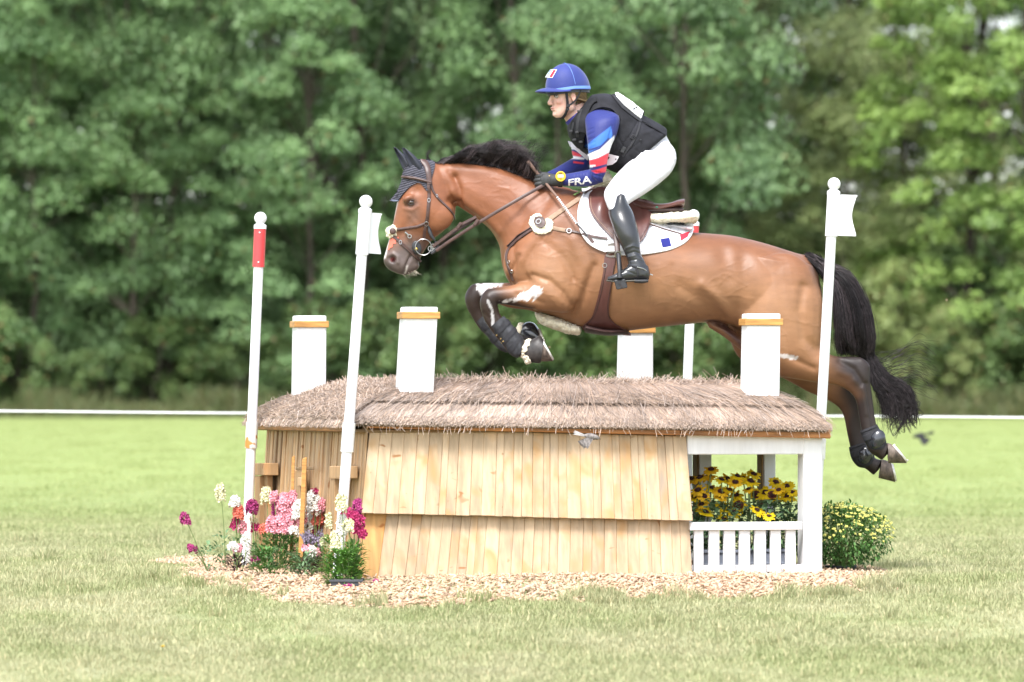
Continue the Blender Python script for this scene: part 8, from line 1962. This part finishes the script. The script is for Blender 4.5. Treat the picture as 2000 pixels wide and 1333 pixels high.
# ---------------------------------------------------------------- small things
M['feather'] = mat('grey_brown_feathers', (.17, .15, .14), .8, var=.45, scale=50, bump=.3, bscale=150, stretch=(2.5, 1, 1)); M['featherpale'] = mat('pale_feathers', (.42, .40, .40), .8, var=.2, scale=40, bump=.1)
def bird(px, py, Y, s, label, flip=1, dark=False):
    e = empty('bird', P(px, py, Y), label, 'bird'); k = s; m0 = M['feather'] if not dark else M['blackcloth']; O = P(px, py, Y)
    def q(a, b, c=0): return O + Vector((a * flip * k, c * k, -b * k))
    v, f = loft3([(*q(-.030, -.006), .006, .008), (*q(-.018, -.004), .014, .015), (*q(0, 0), .019, .019), (*q(.018, .003), .017, .017), (*q(.030, .004), .0135, .014), (*q(.040, .008), .0115, .012), (*q(.048, .012), .006, .006)] if k == 1 else [(*q(a, b), r_ * k, r_ * k) for a, b, r_ in ((-.030, -.006, .007), (-.018, -.004, .014), (0, 0, .019), (.018, .003, .017), (.030, .004, .0135), (.040, .008, .0115), (.048, .012, .006))], 3, 16); make('body', v, f, m0, e, smooth=True)
    g = G(); g.tube([q(.046, .011), q(.058, .016)], [.0035 * k, .0006 * k], 6); g.build('beak', M['darkleather'], e, smooth=True)
    g = G()
    for i in range(4): a = i * .006 - .009; g.plate([q(-.024, -.006 + a * .3, a), q(-.024, -.001 + a * .3, a), q(-.085 - .010 * (i % 2), -.020 + a, a * 2), q(-.088, -.026 + a, a * 2)], Vector((0, .0015 * k, 0)))
    g.build('tail', M['featherpale'] if not dark else m0, e)
    for sd_, ang in ((-1, 0), (1, .3)):
        g = G()
        for i in range(9):
            t = i / 8; root = q(.016 - .030 * t, .004 + .004 * t, sd_ * .012); L = (.060 - .026 * t); dx = -.55 - .65 * t - ang; tip = root + Vector((dx * L * flip * k, sd_ * .018 * k, -L * (1 - .4 * t) * k)); d = (tip - root); n = Vector((d.z, 0, -d.x)).normalized() * .0048 * k
            g.plate([root - n, root + n, tip + n * .9, tip + d.normalized() * .004 * k, tip - n * .9], Vector((0, .0012 * k + .0004 * i, 0)))
        g.build('wing', M['feather'] if not dark else m0, e)
    g = G(); g.ball(q(.040, .005, -.0105), .0018 * k, 6, 4); g.build('eye', M['black'], e)
bird(1153, 853, -1.55, .88, 'small streaked brown bird flying with lowered wings in front of the boarded wall')
bird(1798, 851, 30, 1.5, 'small dark blurred bird flying low over the lawn right of the horse', -1, True)
def dandelion():
    X, Y = (318 - 1000) * 24.8 / F, -5.2; z = gz(X, Y); e = empty('dandelion', (X, Y, z), 'single small yellow dandelion in the lawn at the lower left', 'flower'); g = G(); g.tube([(X, Y, z), (X, Y, z + .03)], .0015, 5); g.build('stem', M['stem'], e)
    g = G(); c = Vector((X, Y, z + .032)); R_ = random.Random(1)
    for k in range(26): w = R_.uniform(0, 6.28); d = Vector((math.cos(w), math.sin(w), R_.uniform(.05, .9))).normalized(); t = d.cross(Vector((0, 0, 1))).normalized() * .002; L = .012; g.add([c - t, c + t, c + d * L + t, c + d * L - t], [(0, 1, 2, 3)])
    g.build('blossom', M['rb_yellow'], e, recalc=False)
dandelion()
for i, (px, py, Y, s) in enumerate(((1052, 632, -.1, .008), (1097, 662, 0, .006), (1073, 679, -.1, .007), (1216, 727, 0, .004), (1184, 716, 0, .003), (1849, 587, 0, .006))):
    R_ = random.Random(i); g = G(); c = P(px, py, Y)
    for k in range(7): d = Vector((R_.uniform(-1, 1), R_.uniform(-1, 1), R_.uniform(-1, 1))).normalized() * s; g.tube([c - d, c + d * .2, c + d * 1.2 + Vector((0, 0, .3 * s))], s * .14, 4)
    g.ball(c, s * .45, 6, 4); o = g.build('turf_crumb', M['mound']); tag(o, ('bit of dry grass stuck to the far bell boot', "bit of dry turf flying under the horse's chest", 'bit of turf just right of the horseshoe', 'tiny crumb of earth falling above the right of the roof', 'tiny crumb of earth falling above the middle of the roof', 'tiny crumb of earth flying behind the tail')[i], 'debris')
